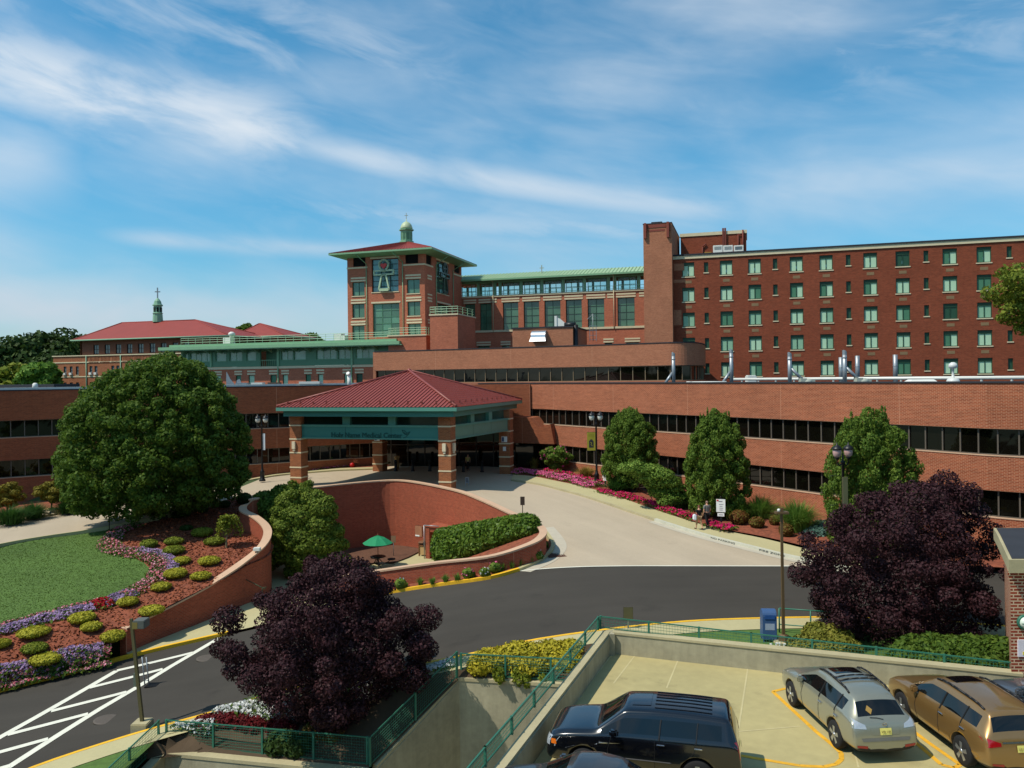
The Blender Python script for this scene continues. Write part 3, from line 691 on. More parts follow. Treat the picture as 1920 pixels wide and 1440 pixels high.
# deck markings
dz = lambda x, y: ZD
dp = lambda x, y: G(x, y, ZD)
mb = MB()
l1 = [dp(*q) for q in ((1473, 1291), (1449, 1297), (1480, 1326), (1530, 1372), (1562, 1398), (1577, 1412), (1578, 1424), (1568, 1433), (1545, 1438), (1500, 1436), (1416, 1422), (1300, 1400))]
for a, b in zip(l1, l1[1:]): stripe(mb, a, b, .13, dz, .008)
struct(mb.build('road_marking', ORAP, recalc=False), 'yellow bay line looping left of the silver car')
mb = MB(); l2 = [dp(*q) for q in ((1700, 1362), (1740, 1392), (1800, 1434), (1790, 1440), (1765, 1434), (1728, 1402), (1690, 1372))]
for a, b in zip(l2, l2[1:]): stripe(mb, a, b, .13, dz, .008)
struct(mb.build('road_marking', ORAP, recalc=False), 'yellow hatched loop between the silver and gold cars')
mb = MB()
for a, b in (((1272, 1236), (1250, 1290)), ((1402, 1254), (1384, 1372)), ((1150, 1225), (1090, 1300)), ((1190, 1230), (1150, 1282)), ((1384, 1372), (1500, 1362)), ((1600, 1400), (1610, 1440))): stripe(mb, dp(*a), dp(*b), .05, dz, .006)
struct(mb.build('deck_joint', M('deck_joint', (182, 170, 126)), recalc=False), 'pale joints between the deck slabs')
# ------------------------------------------------------------------ buildings
def ribbon(parent, pl, z0, z1, pitch=1.55, rec=.3, mat=GL_STRIP, name='ribbon_window', mull=MULL):
    """one continuous strip window along a polyline: panes, and its mullions as a sub-part"""
    L = [0.0]
    for a, b in zip(pl, pl[1:]): L.append(L[-1]+math.dist(a[:2], b[:2]))
    def at(s):
        for i in range(1, len(L)):
            if s <= L[i]+1e-9 or i == len(L)-1:
                t = (s-L[i-1])/(L[i]-L[i-1]); a, b = pl[i-1], pl[i]; return (a[0]+(b[0]-a[0])*t, a[1]+(b[1]-a[1])*t)
    n = max(2, int(L[-1]/pitch)); P = [at(L[-1]*k/n) for k in range(n+1)]; Q = offset(P, rec)
    mb = MB(); fb = MB()
    for i in range(n):
        # every pane sits at its own slight angle, so reflections break from pane to pane
        j = random.uniform(-.012, .012); k = random.uniform(-.012, .012)
        a, b = Q[i], Q[i+1]; mb.face([(a[0], a[1]+j, z0), (b[0], b[1]+k, z0), (b[0], b[1]+k*.3, z1), (a[0], a[1]+j*.3, z1)])
    O = offset(P, rec-.1)
    for i in range(n+1):
        q = O[i]; t = Vector(P[min(i+1, n)])-Vector(P[max(i-1, 0)]); fr = Fr((q[0]-t.normalized().x*.04, q[1]-t.normalized().y*.04), t)
        fb.fbox(fr, 0, .08, 0, .09, z0+.05, z1-.05)
    strip(fb, O, lambda i, x, y: z0, lambda i, x, y: z0+.06, .1); strip(fb, O, lambda i, x, y: z1-.06, lambda i, x, y: z1, .1)
    o = mb.build(name, mat, parent, recalc=False); fb.build('window_frame', mull, o); return o
def wall_band(parent, pl, z0, z1, mat, th=.45, name='wall', cop=None):
    mb = MB(); strip(mb, pl, lambda i, x, y: z0, lambda i, x, y: z1, th)
    # continuous brick coursing along the curve
    o = mb.build(name, mat, parent)
    me = o.data; L = [0.0]
    return o
ZB = (10.35, 7.72, 6.14, 4.16, 2.58)
def low_wing(pl, label, mat, group=None):
    b = thing('brick_wing', label, 'building', (pl[0][0], pl[0][1], 0))
    wall_band(b, pl, ZB[1], ZB[0], mat); wall_band(b, pl, ZB[3], ZB[2], mat); wall_band(b, pl, -1.0, ZB[4], mat)
    mb = MB(); strip(mb, pl, lambda i, x, y: ZB[0]-.0, lambda i, x, y: ZB[0]+.10, .55, off=-.06); mb.build('roof_edge', ROOFD, b)
    for z in (ZB[2], ZB[4]):
        mb = MB(); strip(mb, pl, lambda i, x, y: z, lambda i, x, y: z+.05, .34, off=-.03); mb.build('sill', COPING, b)
    ribbon(b, pl, ZB[2]+.05, ZB[1], 1.04); ribbon(b, pl, ZB[4]+.05, ZB[3], 1.04)
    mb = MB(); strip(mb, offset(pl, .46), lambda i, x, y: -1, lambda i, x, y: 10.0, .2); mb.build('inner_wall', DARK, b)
    return b
wr = low_wing(WS[3:], 'long curved red brick wing with two dark strip windows on the right', BR_WING)
wl = low_wing(WL, 'left curved brick wing with two dark strip windows behind the big tree', BR_LEFT)
# roofs
mb = MB(); mb.prism([(p[0], p[1]) for p in offset(WS[3:], .5)]+[(60, 80), (30, 95), (2, 95)], 9.7, 9.95); mb.build('roof', ROOFD, wr)
mb = MB(); mb.prism([(p[0], p[1]) for p in offset(WL, .5)]+[(-5, 100), (-20, 122), (-75, 135), (-80, 80)], 9.7, 9.95); mb.build('roof', ROOFD, wl)
# white membrane edges seen over the parapets
mb = MB(); strip(mb, offset(WL, 3.0), lambda i, x, y: 9.9, lambda i, x, y: 10.62, 1.2); mb.build('roof_membrane', ROOFW, wl)
# entrance hall behind the canopy
eh = thing('entrance_hall', 'dark glazed entrance hall under the red roofed canopy', 'building', (-6, 84, 1.7))
fe = Fr((-15, 84.2), (21, -2.6)); EL = 17.0
mb = MB(); mb.fbox(fe, 0, EL, 0, .4, 5.2, 10.3); mb.build('wall', BR_LEFT, eh)
mb = MB(); mb.fbox(fe, 0, EL, .4, .6, 1.2, 5.2); o = mb.build('glass_front', GL_STRIP, eh)
mb = MB()
for k in range(10): mb.fbox(fe, k*1.85, k*1.85+.1, .3, .4, 1.2, 5.2)
mb.fbox(fe, 0, EL, .3, .4, 3.9, 4.0); mb.build('door_frame', BRONZE, eh)
# the brown bay beside the entrance with its folded top
fb_ = Fr(D(962, 870, 80.5)[:2], (.9, -.43))
mb = MB(); mb.hexa([fb_.P(0, 0, 4.3), fb_.P(4.4, 0, 4.3), fb_.P(4.4, 4, 4.3), fb_.P(0, 4, 4.3), fb_.P(0, 0, 7.0), fb_.P(2.0, 0, 6.9), fb_.P(2.0, 4, 6.9), fb_.P(0, 4, 7.0)])
mb.hexa([fb_.P(2.0, -.002, 4.3), fb_.P(4.6, -.002, 4.3), fb_.P(4.6, 4, 4.3), fb_.P(2.0, 4, 4.3), fb_.P(2.0, -.002, 5.6), fb_.P(4.2, -.002, 6.3), fb_.P(4.2, 4, 6.3), fb_.P(2.0, 4, 5.6)])
mb.build('porch_bay', BR_LEFT, eh)
mb = MB(); mb.fbox(fb_, .1, 4.5, .5, .7, 1.4, 4.3); mb.build('glass_side', GL_STRIP, eh)
# ---- upper curved tan building
CB = [(-18.9, 108), (-10, 104.2), (0, 99.6), (8, 95.6), (16.1, 91.3), (18.6, 90.0), (20.4, 90.2), (21.8, 92.0), (23.2, 95.2), (24.8, 100.5)]
CBS = spline(CB, 5)
ub = thing('curved_building', 'long tan brick block with rounded end and a strip window above the lower roof', 'building', (0, 100, 10))
wall_band(ub, CBS, 12.2, 14.75, BR_TAN, .5)
mb = MB(); strip(mb, CBS, lambda i, x, y: 14.75, lambda i, x, y: 14.86, .6, off=-.05); mb.build('roof_edge', ROOFD, ub)
mb = MB(); strip(mb, CBS, lambda i, x, y: 9.6, lambda i, x, y: 10.45, .5); mb.build('base_wall', BR_TAN, ub)
mb = MB(); strip(mb, CBS, lambda i, x, y: 12.14, lambda i, x, y: 12.2, .35); mb.build('lintel', BRONZE, ub)
ribbon(ub, CBS, 10.45, 12.14, 1.5, .35, mull=M('mullion_pale', (118, 106, 82), rough=.5))
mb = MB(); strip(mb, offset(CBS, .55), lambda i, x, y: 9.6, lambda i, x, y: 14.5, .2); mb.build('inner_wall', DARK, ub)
mb = MB(); mb.fbox(Fr((-18.9, 108), E2), 0, 14, -.2, .2, 9.6, 14.74); mb.build('side_wall', BR_TAN, ub)
mb = MB(); mb.prism([p[:2] for p in offset(CBS, .4)]+[(22, 104), (-10, 125), (-16, 121)], 14.2, 14.4); mb.build('roof', ROOFD, ub)
# white membrane strip at its foot (on the wing's roof)
mb = MB(); strip(mb, offset(CBS, -1.4), lambda i, x, y: 10.0, lambda i, x, y: 10.38, 1.3); mb.build('roof_membrane', M('membrane_rust', (150, 92, 68), var=.2), ub)
# ---- helper for framed windows
def win(parent, fr, u0, u1, z0, z1, nx=2, ny=1, w=.22, mats=(DGREEN, GL_GREEN), fw=.07, head=0, sill=True, pane=None, name='window', sillm=STONE):
    mb = MB(); f = mb.fbox
    f(fr, u0, u1, w-.06, w+.04, z1-fw-head, z1); f(fr, u0, u1, w-.06, w+.04, z0, z0+fw)
    f(fr, u0, u0+fw, w-.06, w+.04, z0+fw, z1-fw-head); f(fr, u1-fw, u1, w-.06, w+.04, z0+fw, z1-fw-head)
    for k in range(1, nx): c = u0+(u1-u0)*k/nx; f(fr, c-fw*.45, c+fw*.45, w-.05, w+.03, z0+fw, z1-fw-head)
    for k in range(1, ny): c = z0+(z1-z0-head)*k/ny; f(fr, u0+fw, u1-fw, w-.045, w+.025, c-fw*.4, c+fw*.4)
    o = mb.build(name, mats[0], parent, recalc=False)
    for i in range(nx if pane else 1):
        mb = MB(); a = u0+(u1-u0)*i/(nx if pane else 1); b = u0+(u1-u0)*(i+1)/(nx if pane else 1)
        if pane or nx*ny == 1: mb.face([fr.P(a+fw*.6, w+.01, z0+.03), fr.P(b-fw*.6, w+.01, z0+.03), fr.P(b-fw*.6, w+.01, z1-head-.03), fr.P(a+fw*.6, w+.01, z1-head-.03)])
        else:
            for q in range(nx):
                for r in range(ny):
                    ua, ub_ = u0+(u1-u0)*q/nx, u0+(u1-u0)*(q+1)/nx; za, zb_ = z0+(z1-z0-head)*r/ny, z0+(z1-z0-head)*(r+1)/ny
                    j = random.uniform(-.006, .006); mb.face([fr.P(ua, w+.012+j, za), fr.P(ub_, w+.012-j, za), fr.P(ub_, w+.012-j, zb_), fr.P(ua, w+.012+j, zb_)])
        mb.build('pane', pane[i] if pane else mats[1], o, recalc=False)
    if sill:
        mb = MB(); mb.fbox(fr, u0-.08, u1+.08, -.07, w-.06, z0-.13, z0-.002); mb.build('sill', sillm, o, recalc=False)
    return o
def lintel(mb, fr, u0, u1, z, two=True):
    mb.fbox(fr, u0-.2, u1+.2, -.05, .06, z+.06, z+.3)
    if two: mb.fbox(fr, u0-.2, u1+.2, -.05, .06, z+.46, z+.7)
# ---- ward block
wb = thing('ward_building', 'tall dark red brick block with six rows of mint green windows', 'building', (40, 98, 10))
fw_ = Fr(D(1262, 600, 103.6)[:2], (.957, -.29)); WLEN = 62
colw = [fw_.hit(x, 600)[0] for x in (1291.5, 1362.7, 1416, 1494.3, 1550.2, 1633, 1693.8, 1782.3, 1846.4)]
coln = [fw_.hit(x, 600)[0] for x in (1325.2, 1454.6, 1591.8, 1737.7, 1894)]
colw += [colw[-1]+5.6, colw[-1]+9.6, colw[-1]+15.5, colw[-1]+19.5]; coln += [coln[-1]+9.5]
ztop = [fw_.hit(1291.5, y)[1] for y in (492, 539.5, 586.6, 633.2, 680.5)]
ztop = [ztop[0]-k*(ztop[0]-ztop[3])/3 for k in range(5)]
ops = []; wins = []
for k, z in enumerate(ztop):
    for c in colw: ops.append((c-.78, c+.78, z-1.86, z)); wins.append((0, k, ops[-1]))
    for c in coln: ops.append((c-.27, c+.27, z-1.42, z-.1)); wins.append((1, k, ops[-1]))
zt_w = fw_.hit(1262, 487)[1]
mb = MB(); wall_open(mb, fw_, 0, WLEN, 8.5, zt_w, ops, .22)
mb.face([fw_.P(WLEN, 0, 8.5), fw_.P(WLEN, 16, 8.5), fw_.P(WLEN, 16, zt_w), fw_.P(WLEN, 0, zt_w)]); mb.face([fw_.P(0, 16, 8.5), fw_.P(0, 0, 8.5), fw_.P(0, 0, zt_w), fw_.P(0, 16, zt_w)])
mb.face([fw_.P(0, 16, 8.5), fw_.P(WLEN, 16, 8.5), fw_.P(WLEN, 16, zt_w), fw_.P(0, 16, zt_w)])
mb.build('wall', BR_WARD, wb, recalc=False)
mb = MB(); mb.fbox(fw_, -.05, WLEN+.2, -.12, .5, zt_w, zt_w+.42); mb.build('cornice', STONE, wb)
mb = MB(); mb.fbox(fw_, -.1, WLEN+.3, -.2, 16, zt_w+.42, zt_w+.62); mb.build('roof', ROOFD, wb)
rg = random.Random(4)
for kind, k, (a, b, c, d) in wins:
    if kind == 0:
        q = rg.random(); pr = (BL_A, BL_A) if q < .42 else (BL_A, BL_B) if q < .5 else (BL_B, BL_B) if q < .62 else (BL_C, BL_C) if q < .74 else (BL_C, BL_A) if q < .84 else (BL_D, BL_D) if q < .92 else (BL_B, BL_C)
        win(wb, fw_, a, b, c, d, 2, 1, .2, (DGREEN, GL_GREEN), .09, .34, True, pr)
    else: win(wb, fw_, a, b, c, d, 1, 1, .2, (DGREEN, GL_GREEN), .06, 0, True, (BL_D,))
mb = MB(); vb = MB()
for z in ztop[:4]:
    for c in colw: vb.fbox(fw_, c-.42, c+.42, -.015, .05, z-2.75, z-2.38)
o = vb.build('wall_vents', M('vent_grille', (128, 104, 74), var=.3, scale=1), wb); o['kind'] = 'stuff'
# lighter repair patches by the corner
mb = MB(); mb.fbox(fw_, .2, 1.5, -.006, .02, ztop[0]-1.0, ztop[0]-.1); mb.fbox(fw_, .1, 1.7, -.006, .02, ztop[0]-2.6, ztop[0]-2.2); mb.fbox(fw_, .1, 1.1, -.007, .02, ztop[2]-1.6, ztop[2]+.4)
build_each(mb, 'brick_repair', BR_TAN, wb)
# penthouse on its roof
ph = thing('roof_penthouse', 'small brick plant room on the ward roof beside the stair tower', 'building', fw_.P(5, 8, zt_w))
fp = Fr(fw_.P(.4, 7.5, 0)[:2], (.957, -.29)); ul, zl = fp.hit(1276, 440); ur, zr = fp.hit(1399, 430)
mb = MB(); mb.fbox(fp, ul, ur, 0, 6, zt_w+.5, zl-.35); mb.build('wall', BR_WARD, ph)
mb = MB(); mb.fbox(fp, ul-.1, ur+.1, -.1, 6.1, zl-.35, zl+.1); mb.build('cornice', STONE, ph)
mb = MB()
for x in (1356, 1360): u = fp.hit(x, 450)[0]; mb.fbox(fp, u-.12, u+.12, -.25, -.02, zt_w+.6, zl+.5)
u = fp.hit(1384, 450)[0]; mb.path([fp.P(u, -.15, zt_w+.6), fp.P(u, -.15, zl-.5), fp.P(u+.6, -.15, zl-.5)], .07); u = fp.hit(1393, 450)[0]; mb.tube(fp.P(u, -.2, zt_w+.6), fp.P(u, -.2, zl+.1), .1)
u = fp.hit(1317, 450)[0]; mb.path([fp.P(u, -.15, zt_w+.6), fp.P(u, -.15, zl-1.9), fp.P(u+.5, -.15, zl-1.5)], .09); mb.build('pipe', M('rust_pipe', (110, 52, 40), var=.1), ph)
u = fp.hit(1327, 465)[0]; mb = MB(); mb.fbox(fp, u-.5, u+.5, -.05, .05, zt_w+.6, zt_w+1.9); mb.build('door', M('ochre_door', (156, 120, 52)), ph)
for i, x in enumerate((1346, 1365, 1385)):
    f2 = Fr(fw_.P(0, 2.2, 0)[:2], (.957, -.29)); u, z = f2.hit(x, 470); o = thing('air_conditioner', 'white cooling unit at the roof edge, %s' % ('leftmost of the three' if i == 0 else 'middle of the three' if i == 1 else 'with a dark grille, rightmost of the three'), 'air conditioner', f2.P(u, .4, zt_w+.62), 'cooling units on the ward roof')
    mb = MB(); mb.fbox(f2, u-.62, u+.62, 0, .9, zt_w+.62, z+.72); mb.build('case', OFFW, o, bevel=.03)
    mb = MB()
    for k in range(5): mb.fbox(f2, u-.45, u+.45, -.02, .0, z+.15+k*.09, z+.19+k*.09)
    mb.build('grille', M('unit_grille%d' % i, (150, 150, 146) if i < 2 else (70, 72, 74)), o)
# ---- stair tower (slab)
st = thing('stair_tower', 'windowless pale tan brick stair tower between the glass wing and the ward block', 'tower', D(1208, 700, 103.4))
fs = Fr(D(1208, 600, 103.4)[:2], (.957, -.29)); SW = 3.68; zs_top = fs.hit(1208, 421)[1]
mb = MB(); mb.fbox(fs, 0, SW, 0, 12, 9, zs_top); mb.build('wall', BR_TAN, st)
mb = MB(); mb.fbox(fs, .55, SW-.75, -.06, .1, zs_top-.5, zs_top-.1); mb.fbox(fs, .7, SW-.9, -.03, .1, zs_top-1.0, zs_top-.75)
for u in (.12, SW-.62): mb.fbox(fs, u, u+.3, -.32, -.002, zs_top-1.9, zs_top+.12); mb.fbox(fs, u+.3, u+.44, -.2, -.002, zs_top-1.0, zs_top)
build_each(mb, 'brick_bracket', M('bracket_brick', (128, 62, 48), var=.2), st)
mb = MB(); mb.fbox(fs, -.05, SW+.05, -.05, 12.05, zs_top, zs_top+.1); mb.fbox(fs, 1.0, 2.4, .5, 2, zs_top+.1, zs_top+.35); mb.build('roof', ROOFD, st)
# ---- tower with the emblem
tw = thing('emblem_tower', 'square brick tower with red hipped roof, green eaves, a domed lantern and a heart emblem', 'tower', D(720, 700, 115))
ft = Fr(D(652, 580, 116.2)[:2], (.957, -.29)); TW = ft.hit(797, 580)[0]; fr_ = Fr(ft.P(TW, 0, 0)[:2], E2); TD = fr_.hit(866, 560)[0]
ze = ft.hit(797, 473)[1]
def hz(f, x, y): return f.hit(x, y)
def rectpx(f, x0, x1, y0, y1):
    u0 = f.hit(x0, (y0+y1)/2)[0]; u1 = f.hit(x1, (y0+y1)/2)[0]; c = (x0+x1)/2; return (u0, u1, f.hit(c, y1)[1], f.hit(c, y0)[1])
A1 = rectpx(ft, 697, 747, 485, 547); A2 = rectpx(ft, 699, 749, 569, 631)
zf3 = [rectpx(ft, 763, 787, 523.5, 550), rectpx(ft, 764, 788, 565.5, 592), rectpx(ft, 765, 789, 607, 634)]
left3 = [(TW-b, TW-a, c, d) for a, b, c, d in zf3]
vent = rectpx(ft, 760, 784, 475, 494); ventl = (TW-vent[1], TW-vent[0], vent[2], vent[3])
mb = MB(); wall_open(mb, ft, 0, TW, 9, ze, [A1, A2, vent, ventl]+zf3+left3, .35)
B1 = rectpx(fr_, 819, 841, 492, 551); B2 = rectpx(fr_, 821, 844, 571, 600); bv = rectpx(fr_, 799, 809, 478, 496); bv2 = rectpx(fr_, 852, 862, 495, 512)
wall_open(mb, fr_, 0, TD, 9, ze, [B1, B2, bv, bv2], .35)
mb.face([ft.P(0, TD, 9), ft.P(0, 0, 9), ft.P(0, 0, ze), ft.P(0, TD, ze)]); mb.face([ft.P(TW, TD, 9), ft.P(0, TD, 9), ft.P(0, TD, ze), ft.P(TW, TD, ze)])
mb.build('wall', BR_TOWER, tw, recalc=False)
for q in (A1,): win(tw, ft, *q, 3, 6, .3, (BLACKM, glass('emblem_glass', (98, 142, 142), .05, .6)), .09, name='emblem_window')
win(tw, ft, *A2, 3, 5, .3, (SAGE_D, GL_GREEN), .07, name='stair_window', sill=False)
win(tw, fr_, *B1, 3, 6, .3, (BLACKM, GL_GREEN), .09, name='emblem_window'); win(tw, fr_, *B2, 3, 2, .3, (BLACKM, GL_TALL), .08, sill=False)
for q in zf3+left3: win(tw, ft, *q, 2, 1, .25, (DGREEN, GL_GREEN), .06)
for f, q in ((ft, vent), (ft, ventl), (fr_, bv), (fr_, bv2)):
    mb = MB(); mb.face([f.P(q[0], .2, q[2]), f.P(q[1], .2, q[2]), f.P(q[1], .2, q[3]), f.P(q[0], .2, q[3])])
    for k in range(9): z = q[2]+(q[3]-q[2])*(k+.5)/9; mb.fbox(f, q[0], q[1], .08, .18, z-.04, z+.02)
    mb.build('louvre', DARK, tw, recalc=False)
mb = MB()
for q in zf3+left3: lintel(mb, ft, q[0], q[1], q[3])
for q in (A1, A2): lintel(mb, ft, q[0], q[1], q[3], False)
for q in (B1, B2): lintel(mb, fr_, q[0], q[1], q[3], False)
for q in zf3: lintel(mb, fr_, 1.2, 2.4, q[3])
for q in zf3[:1]: mb.fbox(fr_, 1.0, 2.6, -.05, .05, q[2]-.2, q[2])
zc = vent[2]-.3
for a, b in ((-.06, ventl[1]+.35), (vent[0]-.35, TW+.06)): mb.fbox(ft, a, b, -.06, .05, zc, zc+.22)
mb.fbox(fr_, -.0, bv[1]+.5, -.06, .05, zc, zc+.22); mb.fbox(fr_, bv2[0]-.5, TD, -.06, .05, zc, zc+.22)
build_each(mb, 'stone_trim', STONE, tw)
# roof: hipped, low, with boxed green eaves
OV = 1.98; ctr = Vector(ft.P(TW/2, TD/2, 0)); zp = 32.1
def corners(f, w, d, o, z): return [Vector(f.P(-o, -o, z)), Vector(f.P(w+o, -o, z)), Vector(f.P(w+o, d+o, z)), Vector(f.P(-o, d+o, z))]
e0 = corners(ft, TW, TD, 0, ze-.2); e1 = corners(ft, TW, TD, OV, ze+.1); e2 = corners(ft, TW, TD, OV, ze+.34)
mb = MB()
for i in range(4): j = (i+1) % 4; mb.face([e0[i], e1[i], e1[j], e0[j]]); mb.face([e1[i], e2[i], e2[j], e1[j]])
mb.build('eaves', SAGE, tw)
e3 = corners(ft, TW, TD, OV-.02, ze+.355); rr = [Vector((ctr.x, ctr.y, zp))+(p-Vector((ctr.x, ctr.y, p.z)))*.06 for p in e3]
for r_, e in zip(rr, e3): r_.z = zp
mb = MB()
for i in range(4):
    j = (i+1) % 4; n = 34
    for k in range(n):
        a0, a1 = e3[i].lerp(e3[j], k/n), e3[i].lerp(e3[j], (k+.86)/n); a2 = e3[i].lerp(e3[j], (k+1)/n); b0, b1 = rr[i].lerp(rr[j], k/n), rr[i].lerp(rr[j], (k+.86)/n); b2 = rr[i].lerp(rr[j], (k+1)/n)
        up_ = Vector((0, 0, .07)); mb.face([a0, a1, b1, b0]); mb.face([a1, a1+up_, b1+up_, b1]); mb.face([a1+up_, a2+up_, b2+up_, b1+up_]); mb.face([a2+up_, a2, b2, b2+up_])
mb.face(rr); mb.build('roof', CLAYROOF, tw)
mb = MB(); c8 = (ctr.x, ctr.y, zp-.15)
mb.lathe(c8, [(1.1, 0), (1.1, .35), (.9, .4), (.9, 1.9), (1.15, 2.0), (1.15, 2.15), (.95, 2.17)], 8, 0, False); lant = mb.build('lantern', SAGE, tw)
mb = MB()
for k in range(8):
    t = 2*math.pi*(k+.5)/8; f8 = Fr((ctr.x+math.cos(t)*.845+math.sin(t)*.22, ctr.y+math.sin(t)*.845-math.cos(t)*.22), (-math.sin(t), math.cos(t)))
    for q in range(6): mb.fbox(f8, 0, .44, -.05, .03, zp+.45+q*.2, zp+.54+q*.2)
mb.build('louvre', SAGE_D, lant)
mb = MB(); mb.lathe((ctr.x, ctr.y, zp+2.05), [(.96, 0), (.94, .26), (.8, .65), (.58, .96), (.26, 1.16), (.07, 1.22), (.06, 1.6)], 16); mb.build('dome', M('pale_dome', (172, 186, 150), rough=.5), lant)
mb = MB(); mb.box(ctr.x-.04, ctr.x+.04, ctr.y-.04, ctr.y+.04, zp+3.6, zp+4.6); mb.box(ctr.x-.28, ctr.x+.28, ctr.y-.03, ctr.y+.03, zp+4.15, zp+4.24); mb.build('cross', M('cross_metal', (170, 176, 160)), lant)
# down pipes
def pipe(mb, f, u, z0, z1, w=-.12, out=None, r=.06):
    P_ = [f.P(u, w, z0), f.P(u, w, z1)]
    if out: P_ += [f.P(u-out[0], w-out[1], z1+out[2])]
    mb.path(P_, r, 6)
mb = MB()
for x, y in ((688, 560), (756, 560)): u = ft.hit(x, y)[0]; pipe(mb, ft, u, 15, ze-1.2, out=(.9, 1.6, 1.3))
for x, y in ((817, 560), (849, 560)): u = fr_.hit(x, y)[0]; pipe(mb, fr_, u, 20, ze-1.2, out=(-.9, 1.6, 1.3))
mb.build('downpipe', SAGE, tw)
# the emblem: a standing figure with a loop head, a cross bar and a flared gown, a red heart in the loop
def bars(mb, f, pl, w0, w1, th, close=True):
    n = len(pl)
    for i in range(n if close else n-1):
        a = Vector(pl[i]); b = Vector(pl[(i+1) % n]); t = (b-a).normalized(); s = Vector((-t.y, t.x))*th/2; a = a-t*th*.3; b = b+t*th*.3
        q = [a-s, b-s, b+s, a+s]; mb.hexa([f.P(p.x, w0, p.y) for p in q]+[f.P(p.x, w1, p.y) for p in q])
def emblem(f, R_, heart, m, px):
    c = (R_[0]+R_[1])/2; W_ = R_[1]-R_[0]; H_ = R_[3]-R_[2]; z0 = R_[2]
    E = lambda x, y: (c+x*W_, z0+y*H_)
    mb = MB(); loop = [E(.05+.02*0, .60)]
    for k in range(0, 25):
        t = -math.pi*.5+2*math.pi*k/24; r = .17; y = .80+.155*math.sin(t)*(1.0 if math.sin(t) > 0 else 1.25); loop.append(E(.17*math.cos(t)*(1-.25*max(0, -math.sin(t))), y))
    bars(mb, f, loop[1:-1], -.5, -.25, .22)
    bars(mb, f, [E(-.36, .51), E(.36, .51), E(.36, .63), E(-.36, .63)], -.5, -.25, .2)
    bars(mb, f, [E(-.08, .50), E(-.19, .07), E(.19, .07), E(.08, .50)], -.5, -.25, .2)
    bars(mb, f, [E(-.16, .03), E(.16, .03)], -.5, -.25, .16, False)
    o = mb.build('emblem', m, tw)
    if heart:
        mb = MB(); hp = []
        for k in range(28):
            t = 2*math.pi*k/28; x = 16*math.sin(t)**3; y = 13*math.cos(t)-5*math.cos(2*t)-2*math.cos(3*t)-math.cos(4*t); hp.append(E(.0075*x, .775+.0062*y))
        n = len(hp); A_ = [f.P(p[0], -.48, p[1]) for p in hp]; B_ = [f.P(p[0], -.3, p[1]) for p in hp]
        mb.face(A_); mb.face(B_[::-1])
        for i in range(n): mb.face([A_[i], B_[i], B_[(i+1) % n], A_[(i+1) % n]])
        mb.build('heart', M('heart_red', (198, 62, 58), rough=.5, var=.2, scale=5), o)
    else:
        mb = MB(); bars(mb, f, [E(0, .60), E(0, .98)], -.45, -.3, .14, False); bars(mb, f, [E(-.17, .80), E(.17, .80)], -.45, -.3, .14, False); mb.build('halo_bars', m, o)
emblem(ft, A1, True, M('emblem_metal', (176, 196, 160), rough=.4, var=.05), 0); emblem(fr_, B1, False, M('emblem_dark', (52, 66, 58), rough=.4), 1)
# ---- blocks at the tower's feet
def block(label, px0, px1, ytop, dd, depth, mat, zb=9.6, rail=True, cat='building', name='brick_block', coping=STONE, wdt=None):
    f = Fr(D(px0, ytop, dd)[:2], (.957, -.29)); u1 = wdt or f.hit(px1, ytop)[0]; zt = D(px0, ytop, dd).z
    o = thing(name, label, cat, f.P(0, 0, zb)); mb = MB(); mb.fbox(f, 0, u1, 0, depth, zb, zt); mb.build('wall', mat, o)
    mb = MB(); mb.fbox(f, -.1, u1+.1, -.1, depth+.1, zt, zt+.18); mb.build('coping', coping, o)
    if rail:
        mb = MB()
        for z in (.5, .85, 1.15): mb.path([f.P(0, depth*.9, zt+z), f.P(0, .1, zt+z), f.P(u1, .1, zt+z), f.P(u1, depth*.9, zt+z)], .035, 5)
        for k in range(6): mb.tube(f.P(u1*k/5, .1, zt+.18), f.P(u1*k/5, .1, zt+1.15), .035, n=5)
        for k in range(1, 4): mb.tube(f.P(u1, .1+depth*.27*k, zt+.18), f.P(u1, .1+depth*.27*k, zt+1.15), .035, n=5)
        mb.build('railing', PALEG, o)
    return o, f, u1, zt
block('brick lift block with a railed top right of the emblem tower', 806, 858, 592, 105.5, 7, BR_TOWER)
block('low brick base block with a railed terrace in front of the emblem tower', 728, 799, 631, 110.6, 3.2, BR_TOWER)
bo, bf, bu, bz = block('brick plant block with a steel hood on the roof of the curved block', 961, 1074, 617, 103, 9, BR_TAN, rail=False, coping=ROOFD)
q = bf.hit(1012, 640); mb = MB(); rows = []
for k in range(9): t = math.pi*.5*k/8; rows.append([bf.P(q[0]-.95, -.9*math.sin(t)-.02, bz-1.35+.9*math.cos(t)+.15), bf.P(q[0]+.95, -.9*math.sin(t)-.02, bz-1.35+.9*math.cos(t)+.15)])
mb.grid(rows, 0, False); rows = [[bf.P(q[0]-.95, -.92, bz-1.2), bf.P(q[0]+.95, -.92, bz-1.2)], [bf.P(q[0]-1.1, -1.2, bz-1.75), bf.P(q[0]+1.1, -1.2, bz-1.75)]]; mb.grid(rows, 0, False)
for s_ in (-1, 1): mb.face([bf.P(q[0]+s_*.95, 0, bz-.3)]+[bf.P(q[0]+s_*.95, -.9*math.sin(math.pi*.5*k/8)-.02, bz-1.2+.9*math.cos(math.pi*.5*k/8)) for k in range(9)]+[bf.P(q[0]+s_*1.0, 0, bz-1.7)])
ho = thing('exhaust_hood', 'shiny curved steel exhaust hood on the brick plant block', 'exhaust hood', bf.P(q[0], 0, bz-1.7)); mb.build('hood', M('bright_steel', (206, 208, 210), rough=.25, metal=.8, var=.05), ho)
